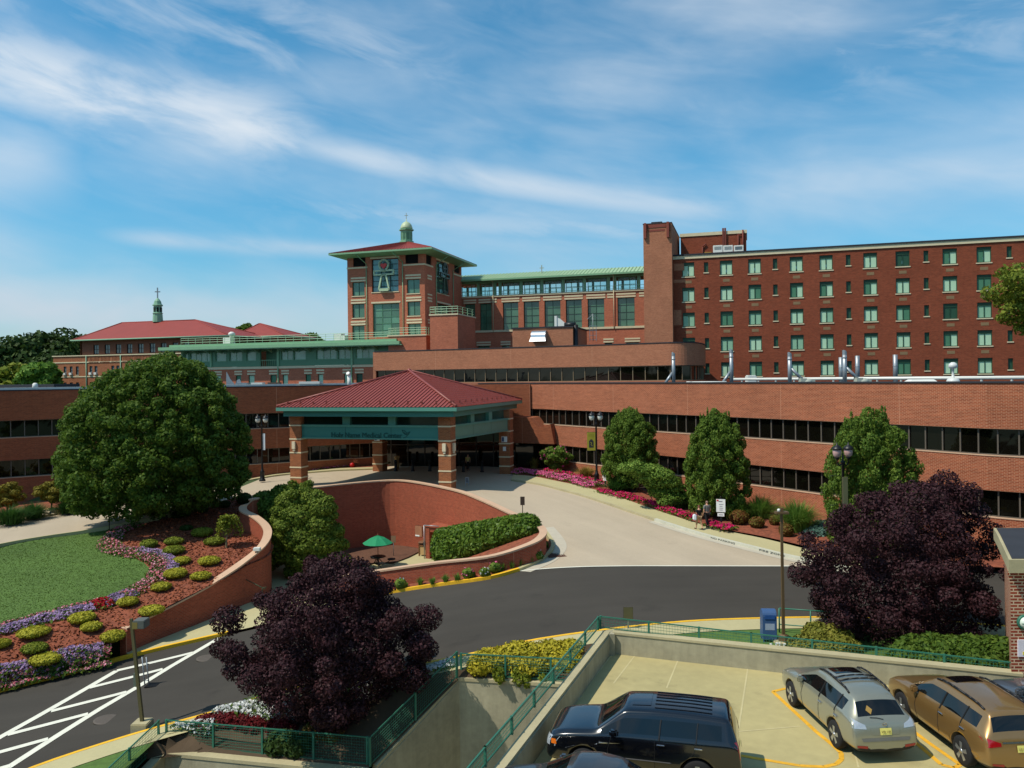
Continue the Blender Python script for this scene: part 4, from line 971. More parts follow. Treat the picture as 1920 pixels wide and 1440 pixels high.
# duct and white chute on that block
o = thing('roof_duct', 'black duct bent over the corner of the brick plant block', 'duct', bf.P(bu, 0, bz)); mb = MB(); mb.path([bf.P(bu-1.2, .6, bz+.35), bf.P(bu+.25, .6, bz+.35), bf.P(bu+.25, .6, 10.5)], .33, 10); mb.build('duct', BLACKM, o)
o = thing('roof_vent', 'white sloping vent chute on the brick plant block', 'vent', bf.P(5.6, 1, bz)); a = bf.hit(1040, 605)[0]
mb = MB(); mb.hexa([bf.P(a, .4, bz+.15), bf.P(a+1.7, .4, bz+.15), bf.P(a+1.7, 1.1, bz+.15), bf.P(a, 1.1, bz+.15), bf.P(a+.1, .4, bz+1.35), bf.P(a+.45, .4, bz+1.25), bf.P(a+.45, 1.1, bz+1.25), bf.P(a+.1, 1.1, bz+1.35)]); mb.fbox(bf, a-.1, a+.2, .3, 1.2, bz+.15, bz+1.55); mb.build('chute', OFFW, o)
o = thing('antenna_mast', 'thin roof antenna with spread arms right of the brick plant block', 'antenna', D(1112, 640, 108)); mb = MB(); c = D(1112, 640, 108); h = D(1112, 588, 108).z-c.z
mb.tube(c, c+Vector((0, 0, h)), .05, .03, 6)
for s_ in (-1, 1): mb.tube(c+Vector((0, 0, h*.98)), c+Vector((s_*.75, 0, h*.8)), .025, n=5)
for s_ in (-.45, 0, .45): mb.box(c.x+s_-.03, c.x+s_+.03, c.y-.03, c.y+.03, c.z, c.z+2.1)
for z in (.2, .8, 1.5, 2.1): mb.box(c.x-.48, c.x+.48, c.y-.025, c.y+.025, c.z+z, c.z+z+.06)
mb.build('mast', GALV, o)
# ---- glass wing between the tower and the stair tower
gw = thing('glass_wing', 'brick wing with tall green windows and a glazed green penthouse floor', 'building', D(1000, 700, 124))
fg = Fr(D(845, 580, 128.6)[:2], (.957, -.29)); gl_ = fg.hit(1212, 560)[0]
def zy(x, y): return fg.hit(x, y)[1]
zA = zy(1100, 516); zBm = zy(1100, 546); zC = zy(1100, 549.5); zD = zy(1100, 561); zE = zy(1100, 614); zF = zy(1100, 617)
tall = []
for a, b in ((872, 891), (900, 922), (943, 972), (982, 1011), (1021, 1051), (1061, 1091), (1102, 1133), (1158, 1190)): tall.append((fg.hit(a, 590)[0], fg.hit(b, 590)[0], zE, zD))
base = [(fg.hit(a, 645)[0], fg.hit(b, 645)[0], zy(1100, 660), zy(1100, 644)) for a, b in ((896, 918), (941, 955), (1134, 1148), (1174, 1198))]
mb = MB(); wall_open(mb, fg, 0, gl_, 9, zC, tall+base, .4); mb.build('wall', BR_TOWER, gw, recalc=False)
mb = MB()
for q in tall: lintel(mb, fg, q[0], q[1], q[3])
for q in base: lintel(mb, fg, q[0], q[1], q[3])
mb.fbox(fg, 0, gl_, -.12, .1, zF-.05, zE+.02); mb.fbox(fg, 0, gl_, -.15, .2, zBm, zC)
for x in (925, 1145, 1205): u = fg.hit(x, 555)[0]; lintel(mb, fg, u-.35, u+.35, zD)
build_each(mb, 'stone_trim', STONE, gw)
for q in tall: win(gw, fg, *q, 2, 4, .35, (DGREEN, GL_TALL), .07, sill=False)
for q in base: win(gw, fg, *q, 2, 1, .3, (DGREEN, GL_GREEN), .06, sill=False)
# penthouse floor: posts, glazing, rail
mb = MB()
for k in range(14): mb.fbox(fg, gl_*k/13-.15, gl_*k/13+.15, 8.2, 8.5, zC, zr0 if False else zA)
mb.fbox(fg, 0, gl_, 8.2, 8.4, zC, zC+.9); build_each(mb, 'rear_post', SAGE_D, gw)
pw = [(863, 890), (899, 922), (941, 972), (980, 1011), (1019, 1051), (1059, 1091), (1100, 1136), (1157, 1191)]
for a, b in pw: win(gw, fg, fg.hit(a, 530)[0], fg.hit(b, 530)[0], zC+.02, zA-.5, 3, 2, .75, (SAGE_D, GL_PENT), .1, sill=False, name='penthouse_window')
mb = MB()
for x in (850, 895, 926, 936, 976, 1015, 1055, 1095, 1140, 1152, 1197): u = fg.hit(x, 530)[0]; mb.fbox(fg, u-.22, u+.22, .3, .7, zC, zA)
mb.fbox(fg, 0, gl_, .2, .8, zA-.45, zA); build_each(mb, 'post', SAGE, gw)
mb = MB()
for z in (.45, .9): mb.fbox(fg, 0, gl_, -.05, 0, zC+z, zC+z+.06)
for k in range(26): mb.fbox(fg, gl_*k/25, gl_*k/25+.07, -.07, -.02, zC, zC+.95)
mb.build('railing', PALEG, gw)
mb = MB(); n = 60; zr0 = zA+.05; zr1 = zy(1100, 503)+.2
for k in range(n):
    u0, u1 = -1.0+(gl_+1.5)*k/n, -1.0+(gl_+1.5)*(k+1)/n
    mb.face([fg.P(u0, -1.1, zr0), fg.P(u1-.08, -1.1, zr0), fg.P(u1-.08, 2.6, zr1), fg.P(u0, 2.6, zr1)]); mb.hexa([fg.P(u1-.08, -1.1, zr0), fg.P(u1, -1.1, zr0), fg.P(u1, 2.6, zr1), fg.P(u1-.08, 2.6, zr1), fg.P(u1-.08, -1.1, zr0+.1), fg.P(u1, -1.1, zr0+.1), fg.P(u1, 2.6, zr1+.1), fg.P(u1-.08, 2.6, zr1+.1)])
mb.build('roof', M('seamed_roof', (150, 176, 138), rough=.5, var=.1), gw)
mb = MB(); mb.fbox(fg, -1, gl_+.5, -1.12, .8, zr0-.22, zr0-.02); mb.fbox(fg, -1, gl_+.5, -1.2, -1.121, zr0-.25, zr0+.02); mb.build('eaves', SAGE, gw)
mb = MB()
for x in (925, 1151): u = fg.hit(x, 560)[0]; pipe(mb, fg, u, zE-.3, zA-.4, -.18, out=(0, .9, .25))
mb.build('downpipe', STONE, gw)
u, z = fg.hit(1012, 511); mb = MB(); mb.fbox(fg, u-.06, u+.06, 1.2, 1.32, zr1-.6, fg.hit(1012, 495)[1]); zz = fg.hit(1012, 500.5)[1]; mb.fbox(fg, u-.34, u+.34, 1.21, 1.31, zz-.06, zz+.06); mb.build('cross', M('roof_cross', (150, 156, 140)), gw)
mb = MB(); mb.fbox(fg, -6, gl_, 2.7, 9, 9, zC-.1); mb.fbox(fg, -1, gl_+.5, 2.61, 9.5, zA+.02, zr1-.3); mb.build('rear_block', BR_TOWER, gw)
# ---- green terrace wing on the left
tg = thing('terrace_wing', 'green glazed upper floor with a flat overhanging green roof above a brick base', 'building', D(540, 720, 118))
fq = Fr(D(398, 690, 121.3)[:2], (D(740, 690, 112)-D(398, 690, 121.3))[:2]); gq = fq.hit(742, 690)[0]; g0 = fq.hit(318, 690)[0]
zz = lambda y, x=640: fq.hit(x, y)[1]
z1, z2, z3, z4, z5 = zz(639), zz(651), zz(684.5), zz(689), zz(730)
bw = []
for a, b in ((404, 414), (442, 452), (466, 477), (507, 518), (530, 540), (573, 583), (596, 606), (645, 656), (668, 680)): bw.append((fq.hit(a, 710)[0], fq.hit(b, 710)[0], zz(722), zz(701)))
gb = []
for a, b in ((346, 352), (356, 397), (404, 424), (430, 454), (462, 480), (527, 549), (551, 573), (593, 631), (634, 657), (667, 702)): gb.append((fq.hit(a, 668)[0], fq.hit(b, 668)[0], zz(673), zz(655)))
mb = MB(); wall_open(mb, fq, g0, gq, 9, z4, bw, .25); mb.build('wall', BR_TOWER, tg, recalc=False)
mb = MB(); mb.fbox(fq, g0, gq, -.1, .2, z3, z4); 
for q in bw: lintel(mb, fq, q[0], q[1], q[3])
build_each(mb, 'stone_trim', STONE, tg)
for i, q in enumerate(bw): win(tg, fq, *q, 1, 1, .2, (DGREEN, GL_GREEN), .06, sill=False, pane=((BL_A, BL_C, BL_A, BL_C, BL_A, BL_C, BL_A, BL_A, BL_D)[i],))
bal = [(fq.hit(a, 668)[0], fq.hit(b, 668)[0], z3+.02, z2-.15) for a, b in ((488, 518), (424, 430))][:1]
mb = MB(); wall_open(mb, fq, g0+2.5, gq+.0, z3+.02, z2, gb+bal, .3); mb.face([fq.P(gq, 0, 9), fq.P(gq, 8, 9), fq.P(gq, 8, z2), fq.P(gq, 0, z2)]); mb.fbox(fq, bal[0][0], bal[0][1], 1.5, 1.6, z3, z2); mb.build('green_wall', SAGE_D, tg, recalc=False)
for q in gb: win(tg, fq, *q, max(1, int((q[1]-q[0])/1.0)), 1, .2, (SAGE, GL_TERR), .07, sill=False, name='terrace_window')
mb = MB(); q = bal[0]
for k in range(8): mb.fbox(fq, q[0]+(q[1]-q[0])*k/8, q[0]+(q[1]-q[0])*k/8+.05, .05, .1, z3, z3+.9)
mb.fbox(fq, q[0], q[1], .04, .12, z3+.9, z3+.98); mb.build('railing', SAGE, tg)
mb = MB()
for x in (396, 522, 660, 342): u = fq.hit(x, 668)[0]; mb.fbox(fq, u-.15, u+.15, -.15, -.002, z3, z2)
u = fq.hit(396, 700)[0]
for x in (522, 660): u = fq.hit(x, 700)[0]; mb.fbox(fq, u-.07, u+.07, -.17, -.02, z5-2, z3-.02)
for k in range(int((gq-g0)/2.2)): mb.hexa([fq.P(g0+1+k*2.2, -1.6, z2-.05), fq.P(g0+1.15+k*2.2, -1.6, z2-.05), fq.P(g0+1.15+k*2.2, 0, z2-.55), fq.P(g0+1+k*2.2, 0, z2-.55), fq.P(g0+1+k*2.2, -1.6, z2+.0), fq.P(g0+1.15+k*2.2, -1.6, z2), fq.P(g0+1.15+k*2.2, 0, z2), fq.P(g0+1+k*2.2, 0, z2)])
build_each(mb, 'bracket', SAGE, tg)
mb = MB(); mb.fbox(fq, g0-.3, gq+1.9, -2.0, 8, z2, z2+.12); mb.fbox(fq, g0-.3, gq+1.6, -2.1, 8, z2+.12, z1-.35); mb.fbox(fq, g0+1.5, gq+1.0, -1.75, 8, z1-.35, z1); mb.build('roof', M('terrace_roof', (124, 166, 128), rough=.5, var=.12), tg)
mb = MB()
for z in (.35, .7, 1.0): mb.path([fq.P(g0+3, -.9, z1+z), fq.P(gq, -.9, z1+z)], .035, 5)
for k in range(28): u = g0+3+(gq-g0-3)*k/27; mb.tube(fq.P(u, -.9, z1), fq.P(u, -.9, z1+1.0), .03, n=5)
mb.build('railing', PALEG, tg)
for i, (x, w_, h_) in enumerate(((424, 1.3, 1.0), (430, .5, 1.9), (632, 1.2, 1.1), (641, .8, .8))):
    u = fq.hit(x, 636)[0]; o = thing('roof_unit', ('squat white roof unit beside the round vent on the green roof', 'round white roof vent on the left part of the green roof', 'white roof unit near the emblem tower, the wider one', 'small white roof unit nearest the emblem tower')[i], 'roof unit', fq.P(u, .6, z1))
    mb = MB()
    if i == 1: mb.lathe(fq.P(u, .6, z1), [(.35, 0), (.35, 1.3), (.5, 1.32), (.5, 1.7), (.2, 1.9)], 14)
    else: mb.fbox(fq, u-w_/2, u+w_/2, .1, 1.2, z1, z1+h_)
    mb.build('case', OFFW, o)
# ---- old brick house far left with red tile roof
oh = thing('old_brick_house', 'old three storey brick house with red hipped roof and a small copper cupola', 'building', D(250, 720, 145))
fo = Fr(D(150, 660, 147)[:2], (.957, -.29)); ul = fo.hit(100, 700)[0]; ur = fo.hit(436, 690)[0]
zo = lambda x, y: fo.hit(x, y)[1]
zev = zo(170, 641); zpar = zo(170, 667.5); zc1 = zo(170, 678); zc2 = zo(170, 705)
up = []; lo = []; lo2 = []
for x in (176, 197, 218, 239, 260, 282, 303, 325, 346): u = fo.hit(x, 655)[0]; up.append((u-.62, u+.62, zo(170, 664), zo(170, 646.5)))
for x in (122, 133.5, 145, 170.5, 180, 211.5, 221, 252, 262): u = fo.hit(x, 695)[0]; lo.append((u-.33, u+.33, zo(140, 703), zo(140, 687))); lo2.append((u-.33, u+.33, zo(140, 731), zo(140, 717)))
mb = MB(); wall_open(mb, fo, ul, ur, 5, zpar, lo+lo2, .2); mb.face([fo.P(ul, 14, 5), fo.P(ul, 0, 5), fo.P(ul, 0, zpar), fo.P(ul, 14, zpar)]); mb.build('wall', BR_OLD, oh, recalc=False)
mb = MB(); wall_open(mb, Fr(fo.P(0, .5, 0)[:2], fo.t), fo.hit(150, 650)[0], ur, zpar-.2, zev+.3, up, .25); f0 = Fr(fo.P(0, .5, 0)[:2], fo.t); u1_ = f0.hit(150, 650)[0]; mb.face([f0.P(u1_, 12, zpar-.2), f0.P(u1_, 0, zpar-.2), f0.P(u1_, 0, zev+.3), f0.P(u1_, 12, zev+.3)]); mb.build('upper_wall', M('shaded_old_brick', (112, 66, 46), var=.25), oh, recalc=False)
for q in up: win(oh, f0, *q, 2, 2, .2, (BLACKM, GL_OLD), .09, sill=False)
for q in lo+lo2: win(oh, fo, *q, 1, 2, .15, (BLACKM, GL_OLD), .07)
mb = MB(); mb.fbox(fo, ul-.1, ur, -.1, .1, zc1-.2, zc1); mb.fbox(fo, ul-.1, ur, -.08, .1, zc2-.2, zc2); mb.fbox(fo, ul-.15, ur, -.15, .5, zpar, zpar+.18)
build_each(mb, 'stone_trim', STONE, oh)
mb = MB()
for q in up:
    for k in range(7): u = q[0]-.3+(q[1]-q[0]+.6)*k/6; mb.fbox(fo, u-.06, u+.06, -.05, .02, zpar-1.1, zpar-.15)
    mb.fbox(fo, q[0]-.5, q[1]+.5, -.1, .02, zpar-1.25, zpar-1.1)
mb.build('balustrade', BR_OLD, oh)
mb = MB()
for q in lo[:2]+lo[3:5]+lo2[:1]: mb.fbox(fo, q[0]+.05, q[1]-.05, -.3, .1, q[2], q[2]+.42)
mb.build('window_units', OFFW, oh)['kind'] = 'stuff'
def hip(o, f, u0, u1, d0, d1, ze_, ur0, ur1, zr_, mat, gut, ov=.9):
    mb = MB(); dm = (d0+d1)/2; a = [f.P(u0-ov, d0-ov, ze_), f.P(u1+ov, d0-ov, ze_), f.P(u1+ov, d1+ov, ze_), f.P(u0-ov, d1+ov, ze_)]; r0, r1 = f.P(ur0, dm, zr_), f.P(ur1, dm, zr_)
    mb.face([a[0], a[1], r1, r0]); mb.face([a[1], a[2], r1]); mb.face([a[2], a[3], r0, r1]); mb.face([a[3], a[0], r0]); rf = mb.build('roof', mat, o)
    mb = MB()
    for p, q in ((a[0], a[1]), (a[1], a[2]), (a[3], a[0])): mb.path([p, q], .14, 6)
    mb.build('gutter', gut, rf)
    mb = MB(); mb.path([a[0], r0, r1, a[1]], .13, 6); mb.path([a[2], r1], .13, 6); mb.build('ridge', mat, rf)
    return rf
dm = 7.0; fm = Fr(fo.P(0, dm, 0)[:2], fo.t); r0 = fm.hit(229, 606); r1 = fm.hit(366, 599)
rf = hip(oh, f0, f0.hit(150, 640)[0], f0.hit(428, 633)[0], 0, 13, zev+.3, r0[0], r1[0], (r0[1]+r1[1])/2, CLAYROOF, PATINA, 1.1)
uc, zc_ = fm.hit(296, 600); mb = MB(); cp = fm.P(uc, 0, zc_-.4)
mb.lathe(cp, [(.95, 0), (.9, .9), (.85, 1.6), (1.0, 1.65), (.8, 1.75), (.72, 3.0), (.95, 3.1), (.95, 3.3), (.75, 3.4), (.6, 4.0), (.3, 4.4), (.1, 4.6)], 10, 0, False); cu = mb.build('cupola', PATINA, oh)
mb = MB()
for k in range(8):
    t = 2*math.pi*(k+.5)/8; f8 = Fr((cp[0]+math.cos(t)*.76+math.sin(t)*.18, cp[1]+math.sin(t)*.76-math.cos(t)*.18), (-math.sin(t), math.cos(t))); mb.fbox(f8, 0, .36, -.02, .05, cp[2]+1.9, cp[2]+2.8)
mb.build('opening', DARK, cu)
mb = MB(); mb.box(cp[0]-.09, cp[0]+.09, cp[1]-.09, cp[1]+.09, cp[2]+4.5, cp[2]+6.6); mb.box(cp[0]-.5, cp[0]+.5, cp[1]-.08, cp[1]+.08, cp[2]+5.7, cp[2]+5.9); mb.build('cross', GALV, cu)
mb = MB()
for x in (162.5, 227, 292): mb = MB(); u = fo.hit(x, 700)[0]; pipe(mb, fo, u, 6, zpar, -.1, r=.09); mb.build('downpipe', PATINA, oh)
o2 = thing('red_roofed_house', 'second red hipped roof behind the green terrace wing', 'building', D(487, 640, 152)); f2 = Fr(D(432, 632, 150)[:2], (.957, -.29)); u2 = f2.hit(538, 632)[0]; z2_ = f2.hit(480, 632)[1]
mb = MB(); mb.fbox(f2, .8, u2-.8, .8, 11, 5, z2_); mb.build('wall', BR_OLD, o2)
uu = Fr(f2.P(0, 5.9, 0)[:2], f2.t).hit(487, 607); hip(o2, f2, .9, u2-.9, .9, 10.9, z2_, uu[0]-.2, uu[0]+.2, uu[1], CLAYROOF, PATINA, .9)
# grey low parapet of a far flat roof at the left edge
o = thing('grey_parapet', 'dark grey flat roof edge beyond the left brick wing', 'building', D(50, 730, 110)); f3 = Fr(D(-60, 722, 112)[:2], (1, -.06)); mb = MB(); mb.fbox(f3, 0, f3.hit(101, 722)[0], 0, 6, 6, f3.hit(40, 721)[1]); mb.build('wall', M('slate_grey', (62, 62, 66), var=.2), o)
# ---- stacks, ducts and vents on the low roof
def stack(px, yb, yt, d, label, kind):
    c = D(px, yb, d); c.z = 9.95; h = D(px, yt, d).z-c.z
    o = thing('exhaust_stack', label, 'exhaust stack', c, 'exhaust stacks on the low roof'); mb = MB(); mb.tube((0, 0, 0), (0, 0, h-.35), .17, n=14)
    n = 14; rows = [[(.17*math.cos(2*math.pi*k/n), .17*math.sin(2*math.pi*k/n), h-.35) for k in range(n)], [(.17*math.cos(2*math.pi*k/n), .17*math.sin(2*math.pi*k/n), h-.1+.14*math.cos(2*math.pi*k/n+2.4)) for k in range(n)]]
    mb.grid(rows, 0, True, True); mb.lathe((0, 0, h*.78), [(.18, 0), (.2, .03), (.2, .1), (.18, .13)], 14); mb.lathe((0, 0, 0), [(.3, 0), (.28, .12), (.17, .18)], 14); mb.build('pipe', GALV, o, local=True)
    mb = MB()
    if kind == 0:
        mb.tube((-.95, 0, .12), (-.1, 0, 1.35), .13, n=12); mb.lathe((-.95, 0, 0), [(.3, 0), (.3, .2), (.18, .3)], 12)
    else:
        mb.tube((.1, 0, 1.55), (1.1, -.1, .5), .13, n=12)
    mb.build('duct', GALV, o, local=True)
    if kind:
        mb = MB(); mb.lathe((1.35, -.1, .0), [(.2, 0), (.45, .15), (.5, .4), (.4, .6), (.2, .68)], 14); mb.box(.75, 1.25, -.5, .1, 0, .7); mb.box(1.5, 2.0, -.35, .15, .25, .55); mb.build('fan', M('fan_grey', (170, 174, 160), rough=.5), o, local=True)
    return o
stack(1263, 712, 661, 76, 'steel exhaust stack with a low slanted duct, before the rounded block end', 0)
stack(1371.5, 712, 655, 71, 'steel exhaust stack beside the horizontal white duct end', 0)
stack(1481, 711, 661, 66, 'steel exhaust stack with a fan drum, the shorter of the two with fans', 1)
stack(1584, 711, 657, 63, 'tallest steel exhaust stack, with a fan drum and grey box', 1)
def zrf(px, d): c = D(px, 712, d); c.z = 9.95; return c
o = thing('roof_duct', 'fat white duct lying on the roof left of the second stack', 'duct', zrf(1330, 70)); mb = MB(); a = zrf(1292, 71.5); b = zrf(1362, 70.8); mb.tube(a+Vector((0, 0, .3)), b+Vector((0, 0, .3)), .2, n=12); mb.lathe(a+Vector((0, 0, .0)), [(.25, 0), (.25, .5)], 12); mb.build('duct', OFFW, o)
o = thing('roof_pipe', 'long white pipe running along the low roof', 'pipe', zrf(1600, 68)); mb = MB()
a = zrf(1376, 77); b = zrf(1990, 52); mb.tube(a+Vector((0, 0, .62)), b+Vector((0, 0, .62)), .13, n=10)
for k in range(14): p = a.lerp(b, (k+.5)/14); mb.box(p.x-.06, p.x+.06, p.y-.06, p.y+.06, 9.95, 10.5)
mb.build('pipe', OFFW, o)
for i, (x, yt, d) in enumerate(((1577, 670, 80), (1608, 667, 80), (1679, 665, 78))):
    c = zrf(x, d); h = D(x, yt, d).z-c.z; o = thing('vent_pipe', ('grey vent pipe left of the tallest exhaust stack', 'grey vent pipe just right of the tallest exhaust stack', 'lone grey vent pipe farther right along the roof')[i], 'vent pipe', c, 'vent pipes near the ward wall')
    mb = MB(); mb.tube((0, 0, 0), (0, 0, h), .22, n=12); mb.lathe((0, 0, h*.6), [(.23, 0), (.25, .05), (.23, .1)], 12); mb.lathe((0, 0, 0), [(.45, 0), (.3, .15)], 12); mb.build('pipe', GALV, o, local=True)
c = zrf(1787, 55); o = thing('mushroom_vent', 'white mushroom shaped roof vent on a flared base', 'vent', c); mb = MB(); mb.lathe((0, 0, 0), [(.62, 0), (.4, .5), (.34, .62), (.1, .64), (.08, .95), (.08, 1.3), (.22, 1.32), (.3, 1.45), (.26, 1.62), (.1, 1.75)], 18); mb.build('vent', M('vent_white', (200, 202, 198), rough=.4), o, local=True)
c = zrf(1724, 58); o = thing('skylight', 'low white pyramid skylight on the roof', 'skylight', c); mb = MB(); mb.hexa([(-1.5, -.9, 0), (1.5, -.9, 0), (1.5, .9, 0), (-1.5, .9, 0), (-.7, -.3, .55), (.9, -.3, .55), (.9, .3, .55), (-.7, .3, .55)]); mb.build('dome', OFFW, o, local=True)
c = zrf(1408, 80); o = thing('roof_unit', 'small pale box beside the second exhaust stack', 'roof unit', c); mb = MB(); mb.box(-.5, .5, -.4, .4, 0, 1.0); mb.build('case', OFFW, o, local=True, bevel=.1)
for i, (x, kind) in enumerate(((66, 0), (431, 1), (455, 2), (515, 3), (583, 4), (655, 5), (670, 6), (484, 3))):
    d = 84 if x > 300 else 76; c = D(x, 728, d); c.z = 10.0
    lab = ('pale whitish hood vent at the far left roof edge', 'jagged grey sheet metal wind baffle on the left roof', 'grey sheet metal box beside the wind baffle', 'dark roof box in front of the brick base windows', 'white topped roof unit above the canopy eaves', 'white bent vent pipe near the canopy roof', 'low round white vent near the canopy roof', 'small pale roof box left of the lamp post')[i]
    o = thing('roof_vent', lab, 'vent', c); mb = MB()
    if kind == 0: mb.lathe((0, 0, 0), [(.14, 0), (.16, .5), (.26, .6), (.22, .95), (.1, 1.05)], 12)
    elif kind == 1: mb.hexa([(-.4, 0, 0), (1.0, 0, 0), (1.0, .1, 0), (-.4, .1, 0), (-.35, 0, 2.0), (.05, 0, 1.2), (.05, .1, 1.2), (-.35, .1, 2.0)]); mb.hexa([(.5, .15, 0), (1.5, .15, 0), (1.5, .25, 0), (.5, .25, 0), (.7, .15, 1.1), (1.0, .15, 1.2), (1.0, .25, 1.2), (.7, .25, 1.1)])
    elif kind in (2, 3): mb.box(-.6, .6, -.5, .5, 0, .8); mb.box(.62, 1.1, -.3, .3, 0, .5)
    elif kind == 4: mb.box(-1.0, 1.0, -.6, .6, .0, .6); mb.box(-1.1, 1.1, -.7, .7, .602, .85)
    elif kind == 5: mb.path([(0, 0, 0), (0, 0, 1.5), (-.1, -.25, 1.7)], .2, 12)
    else: mb.lathe((0, 0, 0), [(.45, 0), (.5, .25), (.2, .4)], 14)
    mb.build('case', GALV if kind in (1, 2) else BRONZE if kind == 3 and x == 515 else OFFW, o, local=True)
# ------------------------------------------------------------------ entrance canopy
FRc = D(856, 764.5, 63.6); fc = Fr(FRc[:2], (.955, -.297)); CWD, CDP = 16.9, 18.7
ca = thing('entrance_canopy', 'large square canopy with red hipped roof and teal fascia over the hospital entrance', 'canopy', fc.P(-CWD/2, CDP/2, 1.65))
def ring(mb, o, z0, z1, th=.3, mi=0):
    u0, u1, w0, w1 = -CWD+o, -o, o, CDP-o
    mb.fbox(fc, u0, u1, w0, w0+th, z0, z1, mi); mb.fbox(fc, u0, u1, w1-th, w1, z0, z1, mi); mb.fbox(fc, u0, u0+th, w0+th, w1-th, z0, z1, mi); mb.fbox(fc, u1-th, u1, w0+th, w1-th, z0, z1, mi)
mb = MB(); ring(mb, 0, 8.33, 8.62, .35); ring(mb, .06, 8.62, 8.66, .4); mb.build('gutter', GREENM, ca)
mb = MB(); ring(mb, .45, 7.84, 8.33, .3); mb.build('fascia', TEALM, ca)
mb = MB(); mb.fbox(fc, -CWD+.5, -.5, .5, CDP-.5, 8.34, 8.4); mb.build('ceiling', M('canopy_ceiling', (150, 140, 120)), ca)
zap = 11.72; ap = fc.P(-CWD/2, CDP/2, zap); cs = [fc.P(-CWD, 0, 8.67), fc.P(0, 0, 8.67), fc.P(0, CDP, 8.67), fc.P(-CWD, CDP, 8.67)]
mb = MB()
for i in range(4):
    a, b, t = Vector(cs[i]), Vector(cs[(i+1) % 4]), Vector(ap); L = (b-a).length; n = 46
    for k in range(n):
        # standing seams run up the slope; each pan is cut by the hip
        x0, x1 = k/n, (k+1)/n
        def top(x): h = 2*min(x, 1-x); return h
        e0, e1 = a.lerp(b, x0), a.lerp(b, x1); m = (a+b)/2; up = t-m
        p0, p1 = e0+up*top(x0), e1+up*top(x1); mb.face([e0, e1, p1, p0] if top(x1) > 0 and top(x0) > 0 else [e0, e1, p1] if top(x0) == 0 else [e0, e1, p0])
        nn = (b-a).cross(up).normalized()*.07; s_ = (b-a).normalized()*.045
        if k: mb.hexa([e0-s_, e0+s_, p0+s_, p0-s_, e0-s_+nn, e0+s_+nn, p0+s_+nn, p0-s_+nn])
rf = mb.build('roof', METROOF, ca)
mb = MB()
for i in range(4): mb.path([Vector(cs[i]).lerp(Vector(ap), .005)+Vector((0, 0, .06)), Vector(ap)+Vector((0, 0, .08))], .12, 6)
mb.lathe((ap[0], ap[1], ap[2]-.05), [(.25, 0), (.2, .2), (.03, .35)], 8); mb.build('ridge', METROOF, rf)
mb = MB()
for i in (0, 1):
    a, b, t = Vector(cs[i]), Vector(cs[(i+1) % 4]), Vector(ap); m = (a+b)/2
    for k in range(13): p = a.lerp(b, (k+.6)/13.2)+(t-m)*.07; mb.box(p.x-.06, p.x+.06, p.y-.06, p.y+.06, p.z, p.z+.28)
o = mb.build('snow_guard', METROOF, rf); o['kind'] = 'stuff'
def fitcol(px, w):
    f = Fr(fc.P(0, w, 0)[:2], fc.t); return f.hit(px, 820)[0]
CO = [(fitcol(560, 1.7), 1.7), (fitcol(838, 1.7), 1.7), (fitcol(949, 13.7), 13.7), (fitcol(712, 13.2), 13.2)]
for i, (u, w) in enumerate(CO):
    c = MB(); q = .55; c.fbox(fc, u-q, u+q, w-q, w+q, .9, 7.84); col = c.build('column', BR_COL, ca)
    mb = MB()
    for z in (2.35, 3.25, 4.55, 5.75, 6.95): mb.fbox(fc, u-q-.03, u+q+.03, w-q-.03, w+q+.03, z, z+.12)
    build_each(mb, 'stone_band', STONE, col)
    if i < 2:
        for f_, uu, ww in (((0), u, w-q), (1, u+q, w)) if i == 1 else ((0, u-.1, w-q),):
            mb = MB(); f2 = Fr(fc.P(uu, ww, 0)[:2], fc.t if f_ == 0 else fc.n); mb.fbox(f2, -.15, .15, -.18, 0, 4.95, 5.6); mb.fbox(f2, -.1, .1, -.12, 0, 4.75, 4.95); mb.build('wall_lamp', M('lamp_cream', (214, 200, 170), rough=.5), col)
for i in (2, 3):
    u, w = CO[i]; mb = MB(); mb.fbox(fc, u-.28, u+.28, w-.61, w-.555, 4.75, 5.3); sg = mb.build('sign_board', SIGNW, ca)
    mb = MB(); mb.fbox(fc, u-.24, u-.02, w-.62, w-.611, 4.8, 5.24); mb.build('symbol', BLUEP, sg)
    if i == 2: mb = MB(); mb.fbox(fc, u-.15, u+.15, w-.6, w-.555, 3.9, 4.3); mb.build('notice', SIGNW, ca)
# sign beams between the columns
bays = [((CO[0][0]+.55, CO[0][1]), (CO[1][0]-.55, CO[1][1]))]
(u0, w0), (u1, w1) = bays[0]
mb = MB(); mb.fbox(fc, u0, u1, w0-.35, w0+.3, 5.97, 6.9); beam = mb.build('sign_beam', TEALM, ca)
mb = MB(); mb.fbox(fc, u0, u1, w0-.42, w0+.3, 6.9, 7.08); mb.fbox(fc, u0, u1, w0-.42, w0+.3, 5.85, 5.97); mb.build('beam_trim', GREENM, beam)
mb = MB()
for k in (1, 2): u = u0+(u1-u0)*k/3; mb.fbox(fc, u-.35, u+.35, w0-.3, w0+.2, 7.08, 7.84)
build_each(mb, 'post', GREENM, ca)
mb = MB()
for k in (1, 2): u = u0+(u1-u0)*k/3-.05; mb.fbox(fc, u-.015, u+.015, w0-.354, w0-.35, 5.97, 6.9)
mb.build('panel_joint', M('panel_joint_dark', (24, 60, 56)), beam)
mb = MB(); mb.fbox(fc, u0, u1, w0+.05, w0+.08, 7.08, 7.84); mb.build('clerestory_glass', glass('canopy_glass', (30, 44, 38), .05), ca)
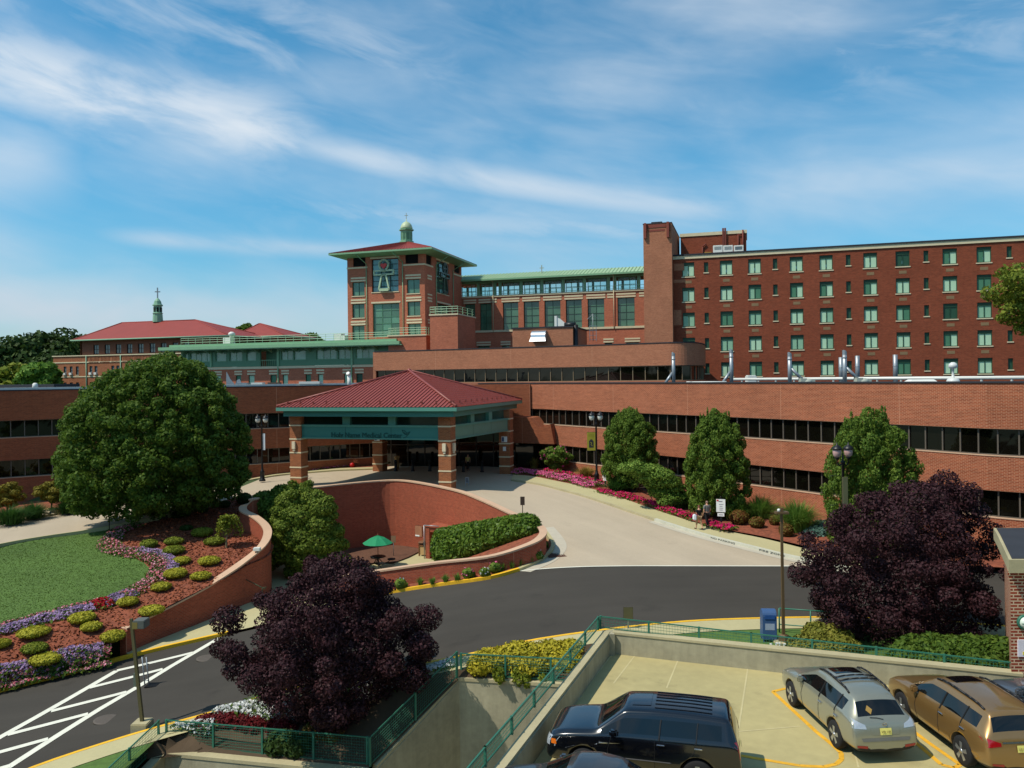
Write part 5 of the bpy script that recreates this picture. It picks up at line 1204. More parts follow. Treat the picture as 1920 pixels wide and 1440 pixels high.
# right side and far beams
ua, wa = CO[1][0]+.05, CO[1][1]+.55; ub_, wb_ = CO[2][0], CO[2][1]-.55
fs2 = Fr(fc.P(ua, wa, 0)[:2], Vector(fc.P(ub_, wb_, 0)[:2])-Vector(fc.P(ua, wa, 0)[:2])); LS = (Vector(fc.P(ub_, wb_, 0)[:2])-Vector(fc.P(ua, wa, 0)[:2])).length
mb = MB(); mb.fbox(fs2, 0, LS, -.35, .3, 5.97, 6.9); sb_ = mb.build('side_beam', M('sage_panel', (98, 138, 118), rough=.5, var=.1), ca)
mb = MB(); mb.fbox(fs2, 0, LS, -.42, .3, 6.9, 7.08); mb.fbox(fs2, 0, LS, -.42, .3, 5.85, 5.97); mb.build('beam_trim', GREENM, sb_)
mb = MB()
for k in (1, 2): mb.fbox(fs2, LS*k/3-.35, LS*k/3+.35, -.3, .2, 7.08, 7.84)
build_each(mb, 'post', GREENM, ca)
mb = MB()
for k in (1, 2): mb.fbox(fs2, LS*k/3-.02, LS*k/3+.02, -.354, -.35, 5.97, 6.9)
mb.build('panel_joint', M('panel_joint_sage', (60, 96, 80)), sb_)
mb = MB(); mb.fbox(fs2, 0, LS, .05, .08, 7.08, 7.84); mb.build('clerestory_glass', glass('canopy_glass_side', (60, 84, 70), .05), ca)
mb = MB(); mb.fbox(fc, CO[3][0], CO[2][0], 13.3, 13.8, 5.9, 7.84); mb.build('rear_beam', BR_COL, ca)
ul_, wl_ = CO[0]; ul2, wl2 = CO[3]; mb = MB(); a = Vector(fc.P(ul_, wl_+.55, 0)[:2]); b = Vector(fc.P(ul2, wl2-.55, 0)[:2]); f3 = Fr(a, b-a); mb.fbox(f3, 0, (b-a).length, -.3, .3, 5.9, 7.0); mb.build('side_beam', TEALM, ca)
def text_mesh(txt, size, ext, mat, name, parent, fr, u, w, z, width=None, align='LEFT', serif=False):
    cu = bpy.data.curves.new('txt', 'FONT'); cu.body = txt; cu.size = size; cu.extrude = ext; cu.align_x = align; cu.resolution_u = 3
    o = bpy.data.objects.new('txt', cu); COL.objects.link(o); dg = bpy.context.evaluated_depsgraph_get(); me = bpy.data.meshes.new_from_object(o.evaluated_get(dg)); bpy.data.objects.remove(o); bpy.data.curves.remove(cu)
    xs = [v.co.x for v in me.vertices]; k = (width/(max(xs)-min(xs))) if width else 1
    off = wloc(parent) if parent else Vector((0, 0, 0))
    for v in me.vertices: p = Vector(fr.P(u+v.co.x*k, w-v.co.z, z+v.co.y)); v.co = p-off
    me.name = name; me.materials.clear(); me.materials.append(mat); o = bpy.data.objects.new(name, me); COL.objects.link(o)
    if parent: o.parent = parent
    return o
LET = M('letter_dark_teal', (20, 72, 66), rough=.5, var=.05); fL = Fr(fc.P(0, w0-.35, 0)[:2], fc.t)
ta = fL.hit(621, 815)[0]; tb = fL.hit(753, 815)[0]; tz = fL.hit(690, 820.5)[1]
text_mesh('Holy Name Medical Center', .62, .03, LET, 'lettering', beam, fL, ta, -.02, tz, tb-ta)
mb = MB(); bx = lambda x, y: fL.hit(600+x/9.6, 780+y/9.6)
for pl in (((1480, 255), (1500, 300), (1530, 330), (1560, 335)), ((1480, 255), (1520, 265), (1560, 300)), ((1620, 285), (1585, 335), (1550, 375), (1505, 395)), ((1620, 285), (1580, 305), (1545, 330), (1520, 300))):
    bars(mb, fL, [bx(*p) for p in pl], -.035, -.002, .05, False)
mb.build('dove_mark', LET, beam)
# bollards and a person under the canopy belong to the entrance
for i, x in enumerate((742, 774, 806, 869, 904)):
    c = T(x, 884-(.5 if i < 3 else -1), zdrive); o = thing('bollard', 'black bollard in the shade under the canopy, %s' % ('beside the far left column', 'left of the middle of the row', 'just left of the front right column', 'just right of the front right column', 'nearest the far right column')[i], 'bollard', c, 'bollards along the entrance kerb')
    mb = MB(); mb.lathe((0, 0, 0), [(.2, 0), (.2, .08), (.15, .12), (.14, .95), (.16, .97), (.16, 1.02), (.12, 1.12), (.03, 1.16)], 14); mb.build('post', BLACKM, o, local=True)
c = T(741, 882, zdrive)+Vector((0, 1.4, 0)); o = thing('ash_urn', 'tan litter post behind the leftmost bollard', 'litter bin', c); mb = MB(); mb.lathe((0, 0, 0), [(.22, 0), (.22, 1.1), (.3, 1.12), (.3, 1.3), (.2, 1.35)], 12); mb.build('body', BIN, o, local=True)
# ------------------------------------------------------------------ retaining walls
def wall_run(name, label, pl, zb, thick, mat, cop=COPING, ctop=.1, over=.06, cat='wall'):
    o = thing(name, label, cat, (pl[0][0], pl[0][1], 0)); mb = MB(); strip(mb, pl, lambda i, x, y: zb(x, y) if callable(zb) else zb, lambda i, x, y: pl[i][2]-ctop, thick); mb.build('wall', mat, o)
    mb = MB(); strip(mb, pl, lambda i, x, y: pl[i][2]-ctop, lambda i, x, y: pl[i][2], thick+2*over, off=-over); mb.build('coping', cop, o); return o
pwl = wall_run('plaza_wall', 'curved red brick wall sweeping round the sunken plaza below the canopy', PWS, lambda x, y: min(-3.0, zroad(x)-.5), .34, BR_PLAZA)
wall_run('garden_wall', 'long curving red brick retaining wall with stone coping beside the mulch slope', GWS, -4.6, .42, BR_PLAZA)
# doorway, plaque and signs on the plaza wall
dA, dB = D(797, 990, 60.3), D(826, 990, 58.0); fd = Fr((dA.x, dA.y), (.93, -.36))
o = thing('plaza_doorway', 'brick porch with a dark doorway at the foot of the curved plaza wall', 'doorway', fd.P(0, 0, -2.8)); mb = MB(); mb.fbox(fd, 0, .35, 0, 3.2, -2.8, -.35); mb.fbox(fd, 2.0, 2.4, .4, 3.2, -2.8, -.55); mb.fbox(fd, .35, 7.2, 0.05, 3.2, -.75, -.35)
mb.build('wall', BR_PLAZA, o); mb = MB(); mb.fbox(fd, .35, 2.0, 1.6, 1.7, -2.8, -.75); mb.build('door', BRONZE, o)
mb = MB(); mb.path([fd.P(-.06, -.06, -2.8), fd.P(-.06, -.06, -.25), fd.P(1.2, -.06, -.25)], .04, 6); mb.build('downpipe', GALV, o)
mb = MB(); mb.fbox(fd, 2.5, 3.2, .3, .36, -1.75, -1.15); s_ = mb.build('sign_board', SIGNW, o); mb = MB(); mb.fbox(fd, 2.55, 2.8, .29, .3, -1.6, -1.25); mb.build('symbol', BLUEP, s_)
q = D(786, 996, 60.6); o = thing('wall_plaque', 'tan rounded plaque on the curved wall left of the doorway', 'plaque', q); fp_ = Fr((q.x, q.y), (.86, -.51)); u, z = 0, q.z
mb = MB(); mb.fbox(fp_, -.38, .38, -.1, .02, z-.45, z+.45); pq = mb.build('board', M('plaque_tan', (156, 106, 78)), o, bevel=.06); mb = MB(); mb.fbox(fp_, -.3, .1, -.115, -.102, z-.38, z-.28); mb.build('lettering', SIGNW, pq)
# ------------------------------------------------------------------ concrete walls and fences
def cwall(name, label, pl, zb, thick, mat=CONC_D, ct=.12):
    return wall_run(name, label, densify(pl, 1.5), zb, thick, mat, CONC, ct, .03)
A, B, C = FA, FB, FC
AL = Vector((-14.4, 16, -3.6))
cwall('ramp_wall', 'concrete wall with a mesh fence below the red barberry bushes', [tuple(B), tuple(A)], -9, .3)
cwall('ramp_wall', 'concrete wall running towards the viewer at the lower left corner', [tuple(A+Vector((0, -.35, 0))), tuple(AL)], -9, .3)
cwall('ramp_wall', 'tall shaded concrete wall rising beside the garage ramp under the plum tree', [tuple(C), tuple(B+Vector((.3, .1, .0)))], -9, -.3)
cwall('ramp_wall', 'sunlit stained concrete end wall of the ramp under trailing shrubs', [(C.x-.35, C.y+.06, C.z), (3.1, 28.55, -.25)], -9, .3)
struct(sheet('ramp_floor', [(-14.4, 5), (-13.2, 29.5), (-5, 27), (-2, 29.8), (3.2, 28.6), (-1.9, 14), (-6, 3)], lambda x, y: -8.6, CONC_D, 4))
PT = ZD+.8
cwall('deck_parapet', 'concrete parapet down the left side of the parking deck', [(-6.4, 3, PT), (-.6, 18.7, PT), (3.2, 28.75, PT)], -9, -.32, CONC_D, .08)
cwall('deck_parapet', 'stained concrete parapet along the far side of the parking deck', [(3.55, 28.6, PT), (8.1, 26.9, PT), (15.6, 24.15, PT)], -.2, .32, CONC_D, .08)
mb = MB(); mb.box(3.2, 3.6, 28.4, 28.85, ZD, PT-.02); o = mb.build('corner_post', CONC_D); tag(o, 'concrete corner stub where the two deck parapets meet', 'wall')
def fence(label, pl, h, off=0, dv=.1, dh=.1, post=1.9, group='green mesh fences'):
    o = thing('mesh_fence', label, 'fence', pl[0]); L = 0; pm_ = MB(); rails = MB()
    for a, b in zip(pl, pl[1:]):
        a, b = Vector(a), Vector(b); n = max(1, round((b-a).length/post)); t = (b-a); tx = Vector((t.x, t.y, 0)).normalized()*.035; sx_ = Vector((-tx.y, tx.x, 0))
        for k in range(n+1):
            p = a.lerp(b, k/n); m = MB(); m.hexa([p-tx-sx_, p+tx-sx_, p+tx+sx_, p-tx+sx_]+[q+Vector((0, 0, h+.03)) for q in (p-tx-sx_, p+tx-sx_, p+tx+sx_, p-tx+sx_)])
            m.build('post', FENCEG, o, recalc=False)
        def bar(p, q, r): rails.tube(p, q, r, n=4, caps=False)
        z = Vector((0, 0, 1)); bar(a+z*(h), b+z*h, .028); bar(a+z*.06, b+z*.06, .02)
        k = dh
        while k < h-.04: pm_.tube(a+z*k, b+z*k, .0075, n=3, caps=False); k += dh
        m_ = int((b-a).length/dv)
        for i in range(m_+1): p = a.lerp(b, i/max(1, m_)); pm_.tube(p+z*.06, p+z*h, .005, n=3, caps=False)
    rails.build('rail', FENCEG, o, recalc=False); pm_.build('mesh_panel', FENCEG, o, recalc=False); return o
i_ = Vector((.12, .16, 0))
fence('green mesh fence in front of the red barberry bushes', [A+i_, B+Vector((-.05, .16, 0))], .98)
fence('green mesh fence running out of the lower left corner', [A+Vector((-.15, .1, 0)), AL+Vector((-.15, 0, 0))], .98)
fence('green mesh fence climbing beside the garage ramp under the plum tree', [B+Vector((.05, .1, 0)), C+Vector((-.1, -.05, 0))], .98)
fence('green mesh fence in front of the golden trailing shrubs', [C+Vector((.05, .15, 0)), (3.0, 28.75, -.25)], .85)
fence('green mesh fence on the left deck parapet', [(-6.55, 3, PT), (-.75, 18.8, PT), (3.05, 28.85, PT)], .46)
fence('green mesh fence behind the far deck parapet', [(3.15, 28.95, PT), (8.2, 27.3, PT-.15), (15.6, 24.5, PT-.25)], .46)
# ------------------------------------------------------------------ brick hut at the right edge
hu = thing('brick_hut', 'small brick stair house with a flat dark roof at the right edge', 'building', (16.5, 25, ZD)); hp_ = D(1895, 1150, 24.3); f_h = Fr((hp_.x, hp_.y), (1, -.05))
hb = D(1858, 1100, 28.6); hpl = [(hp_.x, hp_.y), f_h.P(8, 0, 0)[:2], f_h.P(8, 4.6, 0)[:2], (hb.x+.5, hb.y)]
mb = MB(); mb.prism(hpl, -.2, 4.45); hc = sum((Vector(p) for p in hpl), Vector((0, 0)))/4
for k in range(3): mb.prism([tuple(Vector(p)+(Vector(p)-hc).normalized()*(.03+.04*k)) for p in hpl], 4.45+.13*k+.001*k, 4.58+.13*k)
mb.build('wall', BR_HUT, hu)
mb = MB(); rp = [f_h.P(-.2, -.3, 0), f_h.P(8, -.3, 0), f_h.P(8, 5.0, 0), (hb.x+.3, hb.y+.3), (hb.x-.3, hb.y-.9)]
mb = MB(); mb.prism(rp, 4.84, 5.25); mb.build('roof_slab', CONC, hu)
c = sum((Vector(p[:2]) for p in rp), Vector((0, 0)))/5; mb = MB(); mb.prism([tuple(Vector(p[:2]).lerp(c, .035)) for p in rp], 5.25, 5.262); mb.build('roof', ROOFD, hu)
lp = f_h.hit(1920, 1166); mb = MB(); yq = Vector(f_h.P(lp[0]+.0, -.02, lp[1])); mb.lathe(yq, [(.0, -.2), (.1, -.19), (.16, -.12), (.19, -.03), (.19, 0)], 16, ax='y'); lm = mb.build('wall_lamp', M('lamp_glass', (206, 214, 200), rough=.3), hu)
mb = MB(); mb.lathe(yq, [(.19, -.06), (.235, -.06), (.235, .02), (.19, .02)], 16, ax='y'); mb.box(yq.x-.19, yq.x+.19, yq.y-.21, yq.y-.17, yq.z-.01, yq.z+.01); mb.build('rim', FENCEG, lm)
pz = f_h.hit(1920, 1215); mb = MB(); mb.fbox(f_h, pz[0]-.2, pz[0]+.3, -.04, -.002, pz[1]-.26, pz[1]+.26); po = mb.build('poster', M('poster_pale', (214, 206, 212), var=.12, scale=6), hu)
mb = MB(); mb.fbox(f_h, pz[0]-.06, pz[0]+.25, -.05, -.041, pz[1]-.2, pz[1]-.1); mb.build('print', M('poster_yellow', (214, 196, 60), var=.2), po)
# ------------------------------------------------------------------ trees and plants
def at(px, py, d, base):                      # crown centre relative to a base point
    return tuple(D(px, py, d)-Vector(base))
def zbed_r(x, y): return zdrive(x, y)+.12+.25*min(1, max(0, (x-8)/14))
# big maple on the left
b = T(305, 972, zgard); cc = at(291, 812, b.y, b)
kz = lambda py: D(300, py, b.y).z-b.z
kw = lambda px: px*b.y/FOC
L = profile_lobes([(kz(y), kw(w), kw(c-305)) for y, w, c in ((954, 70, 288), (944, 116, 288), (924, 152, 293), (893, 168, 295), (860, 171, 296), (820, 163, 295), (785, 156, 293), (750, 136, 294), (720, 108, 300), (695, 72, 308), (674, 20, 312))], 520, .56, 3, .95, .2)
tree('maple_tree', 'large round dark green maple at the edge of the lawn', 'tree', b, cc, (7, 6.6, 5.7), 0, 95000, .155, LF_BIG, .34, lobes=L, shell=.45, limbs=12, fork=.35)
# plum trees
b = Vector((*D(655, 1330, 29.6)[:2], -2.0)); cc = at(612, 1215, 29.6, b)
kz = lambda py: D(612, py, b.y).z-b.z
kw = lambda px: px*b.y/FOC
L = profile_lobes([(kz(y), kw(w), kw(c-655)) for y, w, c in ((1385, 26, 655), (1350, 60, 645), (1315, 98, 635), (1280, 150, 628), (1250, 178, 620), (1215, 192, 620), (1180, 186, 617), (1150, 166, 610), (1120, 128, 620), (1098, 88, 640), (1076, 44, 650), (1064, 12, 652))], 104, .52, 8, .9, .3)
tree('plum_tree', 'dark purple plum tree between the road and the garage ramp', 'tree', b, cc, (3.8, 3.4, 2.6), 0, 95000, .072, LF_PURP, .16, lobes=L, shell=.3, limbs=12, fork=.3, group='purple plum trees')
b = Vector((*D(1690, 1180, 31.5)[:2], .55)); cc = at(1692, 1082, 31.5, b)
kz = lambda py: D(1690, py, b.y).z-b.z
kw = lambda px: px*b.y/FOC
L = profile_lobes([(kz(y), kw(w), kw(c-1690)) for y, w, c in ((1245, 40, 1700), (1215, 90, 1700), (1180, 140, 1695), (1140, 178, 1690), (1100, 186, 1688), (1060, 184, 1692), (1025, 170, 1690), (990, 152, 1700), (960, 118, 1712), (938, 80, 1740), (920, 44, 1758), (905, 14, 1778))], 110, .52, 18, .9, .3)
tree('plum_tree', 'dark purple plum tree beside the brick hut on the right', 'tree', b, cc, (3.8, 3.4, 3), 0, 95000, .072, LF_PURP, .16, lobes=L, shell=.3, limbs=12, fork=.35, group='purple plum trees')
# three egg shaped hornbeams in front of the right wing
def hornbeam(px, pyb, pyt, d, wpx, label, seed):
    b = D(px, pyb, d); b.z = zbed_r(b.x, b.y); top = D(px, pyt, d).z-b.z; w = wpx/2*d/FOC; rg = random.Random(seed); L = profile_lobes([(top*h, w*q) for h, q in ((.02, .4), (.08, .8), (.2, .98), (.38, 1.02), (.55, .98), (.7, .88), (.82, .73), (.92, .5), (1.0, .18))], 170, w*.13, seed, 1, .14, 1.25)
    for k in range(18): L.append((rg.uniform(-.5, .5)*w, rg.uniform(-.5, .5)*w, top*rg.uniform(.8, 1.0), w*.03, w*.03, top*.07))
    tree('hornbeam_tree', label, 'tree', b, (0, 0, top*.5), (w, w, top/2), 0, 56000, .082, LF_HORN, .13, 'egg shaped trees before the right wing', seed, lobes=L, up=.8, shell=.4, aspect=1.9, limbs=5)
hornbeam(1182, 900, 772, 65, 106, 'egg shaped green tree beside the lamp post with the yellow banner', 1)
hornbeam(1344, 935, 776, 55, 116, 'egg shaped green tree standing alone midway along the right wing', 2)
hornbeam(1634, 985, 776, 44.5, 172, 'largest egg shaped green tree, behind the twin lamp with pinkish globes', 3)
# tree at the right edge, standing outside the frame
b = Vector((*D(2030, 900, 33)[:2], .4)); cc = at(2046, 560, 33, b); L = crown_lobes(cc, (3.6, 3.2, 1.8), 60, .2, .5, 31)
tree('locust_tree', 'yellowish green tree reaching in from the right edge above the brick wing', 'tree', b, cc, (3.3, 3.2, 2.6), 0, 30000, .105, leafmat('leaf_edge', (70, 92, 26), (130, 138, 48), .3), .2, lobes=L, shell=.55, limbs=9, fork=.5)
# trees in the plaza
def bushy(name, label, cat, base, c, r, k, n, ls, mat, seed, rl=.33, shell=.7, trunk=.1, group=None, squash=.75, lobes=None): return tree(name, label, cat, base, c, r, k, n, ls, mat, trunk, group, seed, rl, shell=shell, limbs=5, squash=squash, lobes=lobes)
b = Vector((*D(580, 1062, 56)[:2], -2.8)); P_ = lambda px, py, r, dz=0: (*at(px, py+6, 56+dz, b), r*1.18, r*1.18, r*.85)
L = [P_(572, 985, 1.9, .5), P_(545, 935, .95), P_(585, 930, .9), P_(606, 950, .85, -.6), P_(535, 968, .9, -.5), P_(560, 962, 1.0, -1), P_(598, 978, .95, -1), P_(622, 990, .75, -.6), P_(630, 1000, .5), P_(528, 1000, .8, -.6), P_(556, 1002, 1.1, -1.4), P_(590, 1012, 1.0, -1.3), P_(540, 1030, .9, -1), P_(570, 1040, 1.0, -1.3), P_(602, 1038, .8, -1), P_(520, 950, .6, .2), P_(565, 915, .7, .5), P_(525, 1025, .9, -.5), P_(560, 1052, .8, -1), P_(610, 1015, 1.0, -.8), P_(590, 1055, .7, -1), P_(510, 975, .8, .4), P_(505, 1005, .8, .2), P_(512, 1040, .8, 0), P_(625, 1040, .7, -.8), P_(640, 1015, .5, -.5)]
L += [(l[0]+random.uniform(-1, 1)*l[3]*.8, l[1]-random.uniform(0, .8)*l[3], l[2]+random.uniform(-.7, .8)*l[3], l[3]*.4, l[3]*.4, l[3]*.3) for l in L for _ in range(4)]
bushy('plaza_tree', 'dense yellow green tree with layered foliage in the sunken plaza', 'tree', b, at(572, 985, 56, b), (2, 2, 2), 0, 30000, .125, LF_PLAZA, 4, lobes=L, trunk=.14)
b = Vector((*D(515, 990, 59)[:2], -2.8)); L = [(*at(px, py, 57.5, b), r, r, r*.7) for px, py, r in ((512, 945, 1.4), (495, 935, .8), (530, 925, .9), (485, 955, .8), (520, 965, 1.2), (500, 985, 1.2), (505, 1015, 1.4), (550, 922, .7))]
bushy('plaza_tree', 'darker green tree against the left end of the plaza wall', 'tree', b, at(515, 950, 57.5, b), (2, 2, 2), 0, 9000, .18, LF_BIG, 5, lobes=L, trunk=.12)
# shrubs as one leafy mesh with a solid heart
def shrub_proto(mat, n, ls, r=(1, 1, .62), core=True, seed=0, up=0, shell=.86, lobed=0):
    L = [(0, 0, r[2]*.9, *r)] if not lobed else [(0, 0, r[2]*.9, r[0]*.8, r[1]*.8, r[2]*.8)]+[(math.cos(k*2.4)*r[0]*.55, math.sin(k*2.4)*r[1]*.55, r[2]*(.7+.6*((k*.37) % 1)), r[0]*.42, r[1]*.42, r[2]*.42) for k in range(lobed)]
    P, N = lobe_points(L, n, shell, .7); k = P[:, 2] > .0; P, N = P[k], N[k]
    return P, N, (ellips_core((0, 0, r[2]*.9), [q*.9 for q in r]) if core else None)
def shrub(name, label, px, py, rx, ry, zf, mat, n=900, ls=.11, group=None, lobed=0, cat='shrub', up=0, base=None, hscale=1.0, core=True, dz=.02, shell=.86):
    """(px,py) is the middle of the shrub in the picture, rx, ry its half sizes"""
    b = Vector(base) if base is not None else T(px, py+ry*.75, zf); s = rx*b.y/FOC; h = ry*b.y/FOC*hscale; b.z -= dz
    P, N, cr = shrub_proto(mat, n, ls, (s, s, h), core, 0, up, shell, lobed)
    o = thing(name, label, cat, b, group); leaf_mesh('foliage', P, N, ls, mat, o, core=cr, up=up); return o
zA_ = lambda x, y: (x/3.692, 880+y/3.692)
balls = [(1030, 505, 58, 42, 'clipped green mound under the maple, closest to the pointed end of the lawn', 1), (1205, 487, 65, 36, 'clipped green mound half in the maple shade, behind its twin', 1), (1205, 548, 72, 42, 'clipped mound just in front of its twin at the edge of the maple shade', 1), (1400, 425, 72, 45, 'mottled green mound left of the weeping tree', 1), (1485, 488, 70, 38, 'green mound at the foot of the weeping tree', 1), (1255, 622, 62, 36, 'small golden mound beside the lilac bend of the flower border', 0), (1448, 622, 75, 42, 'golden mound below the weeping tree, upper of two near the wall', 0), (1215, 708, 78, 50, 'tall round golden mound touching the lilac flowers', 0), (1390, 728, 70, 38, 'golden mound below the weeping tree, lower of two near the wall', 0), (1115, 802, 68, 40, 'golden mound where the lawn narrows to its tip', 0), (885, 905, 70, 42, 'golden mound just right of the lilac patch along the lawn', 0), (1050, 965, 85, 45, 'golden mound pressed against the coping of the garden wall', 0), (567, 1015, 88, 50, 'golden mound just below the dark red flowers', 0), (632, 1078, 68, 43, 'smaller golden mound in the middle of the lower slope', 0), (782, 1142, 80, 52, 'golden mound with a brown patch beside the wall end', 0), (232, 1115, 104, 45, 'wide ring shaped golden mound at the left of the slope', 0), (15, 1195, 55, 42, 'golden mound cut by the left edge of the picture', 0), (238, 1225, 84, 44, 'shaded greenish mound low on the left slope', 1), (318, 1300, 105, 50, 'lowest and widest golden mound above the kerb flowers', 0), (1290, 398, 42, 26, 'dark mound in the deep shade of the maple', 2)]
for x, y, rx, ry, lab, k in balls:
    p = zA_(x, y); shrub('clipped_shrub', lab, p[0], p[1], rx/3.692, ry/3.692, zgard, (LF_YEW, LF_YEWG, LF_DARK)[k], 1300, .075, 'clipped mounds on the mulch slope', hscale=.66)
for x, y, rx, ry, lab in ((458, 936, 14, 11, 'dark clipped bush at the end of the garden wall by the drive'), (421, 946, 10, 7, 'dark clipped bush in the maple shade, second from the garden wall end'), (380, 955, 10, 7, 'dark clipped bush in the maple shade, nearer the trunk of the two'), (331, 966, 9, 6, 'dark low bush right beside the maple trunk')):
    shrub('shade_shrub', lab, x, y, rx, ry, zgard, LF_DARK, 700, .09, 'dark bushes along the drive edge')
# weeping tree
b = T(425, 1027, zgard); o = thing('weeping_tree', 'small weeping tree with an umbrella crown near the garden wall', 'tree', b); Ps = []
for k in range(46):
    t = k*2.399; r = .25+.8*((k*.618) % 1); h0 = 1.75+.25*math.sin(k)
    for j in range(40): q = j/39; Ps.append((math.cos(t)*r*(q**.6), math.sin(t)*r*(q**.6), h0+.25*math.sin(q*2.2)-1.15*q*q*(.5+r*.5)))
Ps = np.array(Ps)+RNG.normal(size=(len(Ps), 3))*.05; leaf_mesh('crown', Ps, RNG.normal(size=Ps.shape)*.4+[0, 0, .6], .085, LF_YEWG, o)
mb = MB(); limb(mb, (0, 0, -.2), (.02, .03, 1.75), .06, .045, 4, .05, 3); mb.build('trunk', M('pale_bark', (110, 104, 76), rough=.9), o, local=True)
# hedges and mounds
def mound(name, label, pts_, mat, n, ls, cat='shrub', group=None, core=True, shell=.75, up=0):
    """a shrub from world lobes (x, y, z, rx, ry, rz)"""
    b = Vector((sum(p[0] for p in pts_)/len(pts_), sum(p[1] for p in pts_)/len(pts_), min(p[2]-p[5] for p in pts_))); L = [(p[0]-b.x, p[1]-b.y, p[2]-b.z, *p[3:6]) for p in pts_]
    P, N = lobe_points(L, n, shell); cr = None
    if core:
        V, F = [], []
        for l in L: v, f = ellips_core(l[:3], [q*.8 for q in l[3:6]], 10, 7); F += [tuple(i+len(V) for i in g) for g in f]; V += v
        cr = (V, F)
    o = thing(name, label, cat, b, group); leaf_mesh('foliage', P, N, ls, mat, o, core=cr, up=up); return o
h0, h1 = D(985, 985, 49.3), D(835, 1030, 52.5); LH = []
for k in range(13):
    t = k/12; p = h0.lerp(h1, t); zt = D(978+(838-978)*t, 966+(992-966)*t, p.y).z; zb = zpl(p.x, p.y)-.1; w = .95 if 0 < k < 12 else .75
    LH.append((p.x, p.y, (zt+zb)/2, 1.0, w, (zt-zb)/2+.1))
    LH.append((p.x+.1, p.y-.35, zb+(zt-zb)*.35, .8, .75, (zt-zb)*.42)); LH.append((p.x, p.y+.1, zt-.35, .8, .85, .42))
mound('hedge', 'bulky glossy green hedge in the raised planter above the plaza', LH, LF_HEDGE, 12000, .15, 'hedge', core=True, shell=.85)
mound('round_shrub', 'round green bush in the plaza beside the umbrella table', [(*D(638, 1056, 55), .95, .95, .75)], LF_YEWG, 1800, .1)
mound('plum_shrub', 'low purple shrub in front of the plaza umbrella', [(*D(612, 1068, 50), 1.1, .8, .7), (*D(640, 1074, 49.5), .9, .7, .5), (*D(585, 1062, 50), .6, .6, .7)], LF_PURP, 2600, .12)
mound('golden_shrub', 'golden evergreen mound spilling over the ramp end wall', [(*D(x, y, d), rx, .8, rz) for x, y, d, rx, rz in ((925, 1240, 30.4, .9, .5), (975, 1232, 30.6, 1.0, .6), (1030, 1228, 30.8, .9, .55), (1070, 1222, 31, .7, .45), (1060, 1240, 30.2, .7, .45), (990, 1246, 30, .9, .4), (900, 1246, 30.2, .5, .35))], leafmat('leaf_gold', (132, 128, 28), (186, 170, 50), .2), 7500, .09)
for i, (x, y) in enumerate(((985, 1272), (970, 1268), (1018, 1275), (935, 1264))): mound('trailing_branch', 'leafy sprig hanging over the ramp end wall, %s' % ('longest and lowest of the sprigs', 'just left of the longest sprig', 'nearest the deck parapet', 'leftmost of the sprigs')[i], [(*D(x, y, 29.3), .2, .15, .3), (*D(x+3, y+8, 29.2), .14, .12, .2)], LF_YEWG, 150, .1, 'plant', 'sprigs over the ramp wall', False)
mound('juniper_shrub', 'low spreading juniper behind the white barricade', [(*D(x, y, d), r, .8, .45) for x, y, d, r in ((1520, 1215, 29, .9), (1550, 1222, 28.7, .9), (1575, 1216, 29, .8), (1560, 1195, 30, .8), (1535, 1190, 30.4, .6))], leafmat('leaf_juniper', (84, 92, 28), (136, 130, 52), .2), 5500, .09)
mound('hedge', 'green hedge behind the mesh fence beside the brick hut', [(*D(x, y, d), .8, .6, .65) for x, y, d in ((1715, 1225, 28.2), (1750, 1222, 28), (1785, 1226, 27.4), (1820, 1226, 27), (1855, 1228, 26.4), (1880, 1232, 26), (1700, 1240, 27.6), (1840, 1246, 26), (1770, 1245, 26.8))], LF_BIG, 7500, .1, 'hedge')  # maple leaf tone, chosen to put the plum's shade into the hedge colour
mound('barberry_shrub', 'long dark red barberry bush behind the front mesh fence', [(*D(x, y, d), .55, .45, .38) for x, y, d in ((388, 1358, 29.9), (412, 1354, 29.9), (436, 1353, 29.9), (460, 1356, 29.8), (482, 1362, 29.6))], LF_RED, 3200, .08)
mound('barberry_shrub', 'smaller round red barberry bush beside the bronze mound', [(*D(528, 1364, 29.3), .6, .5, .42), (*D(548, 1370, 29.2), .4, .4, .3)], LF_RED, 1500, .08)
mound('bronze_shrub', 'rusty orange mound under the plum tree', [(*D(598, 1370, 28.8), .6, .5, .38), (*D(625, 1374, 28.6), .6, .5, .36)], LF_BRONZE, 1600, .08)
mound('green_shrub', 'shaded green bush behind the front mesh fence', [(*D(530, 1395, 28.5), .7, .5, .5), (*D(560, 1398, 28.3), .6, .5, .45)], LF_DARK, 1400, .1)
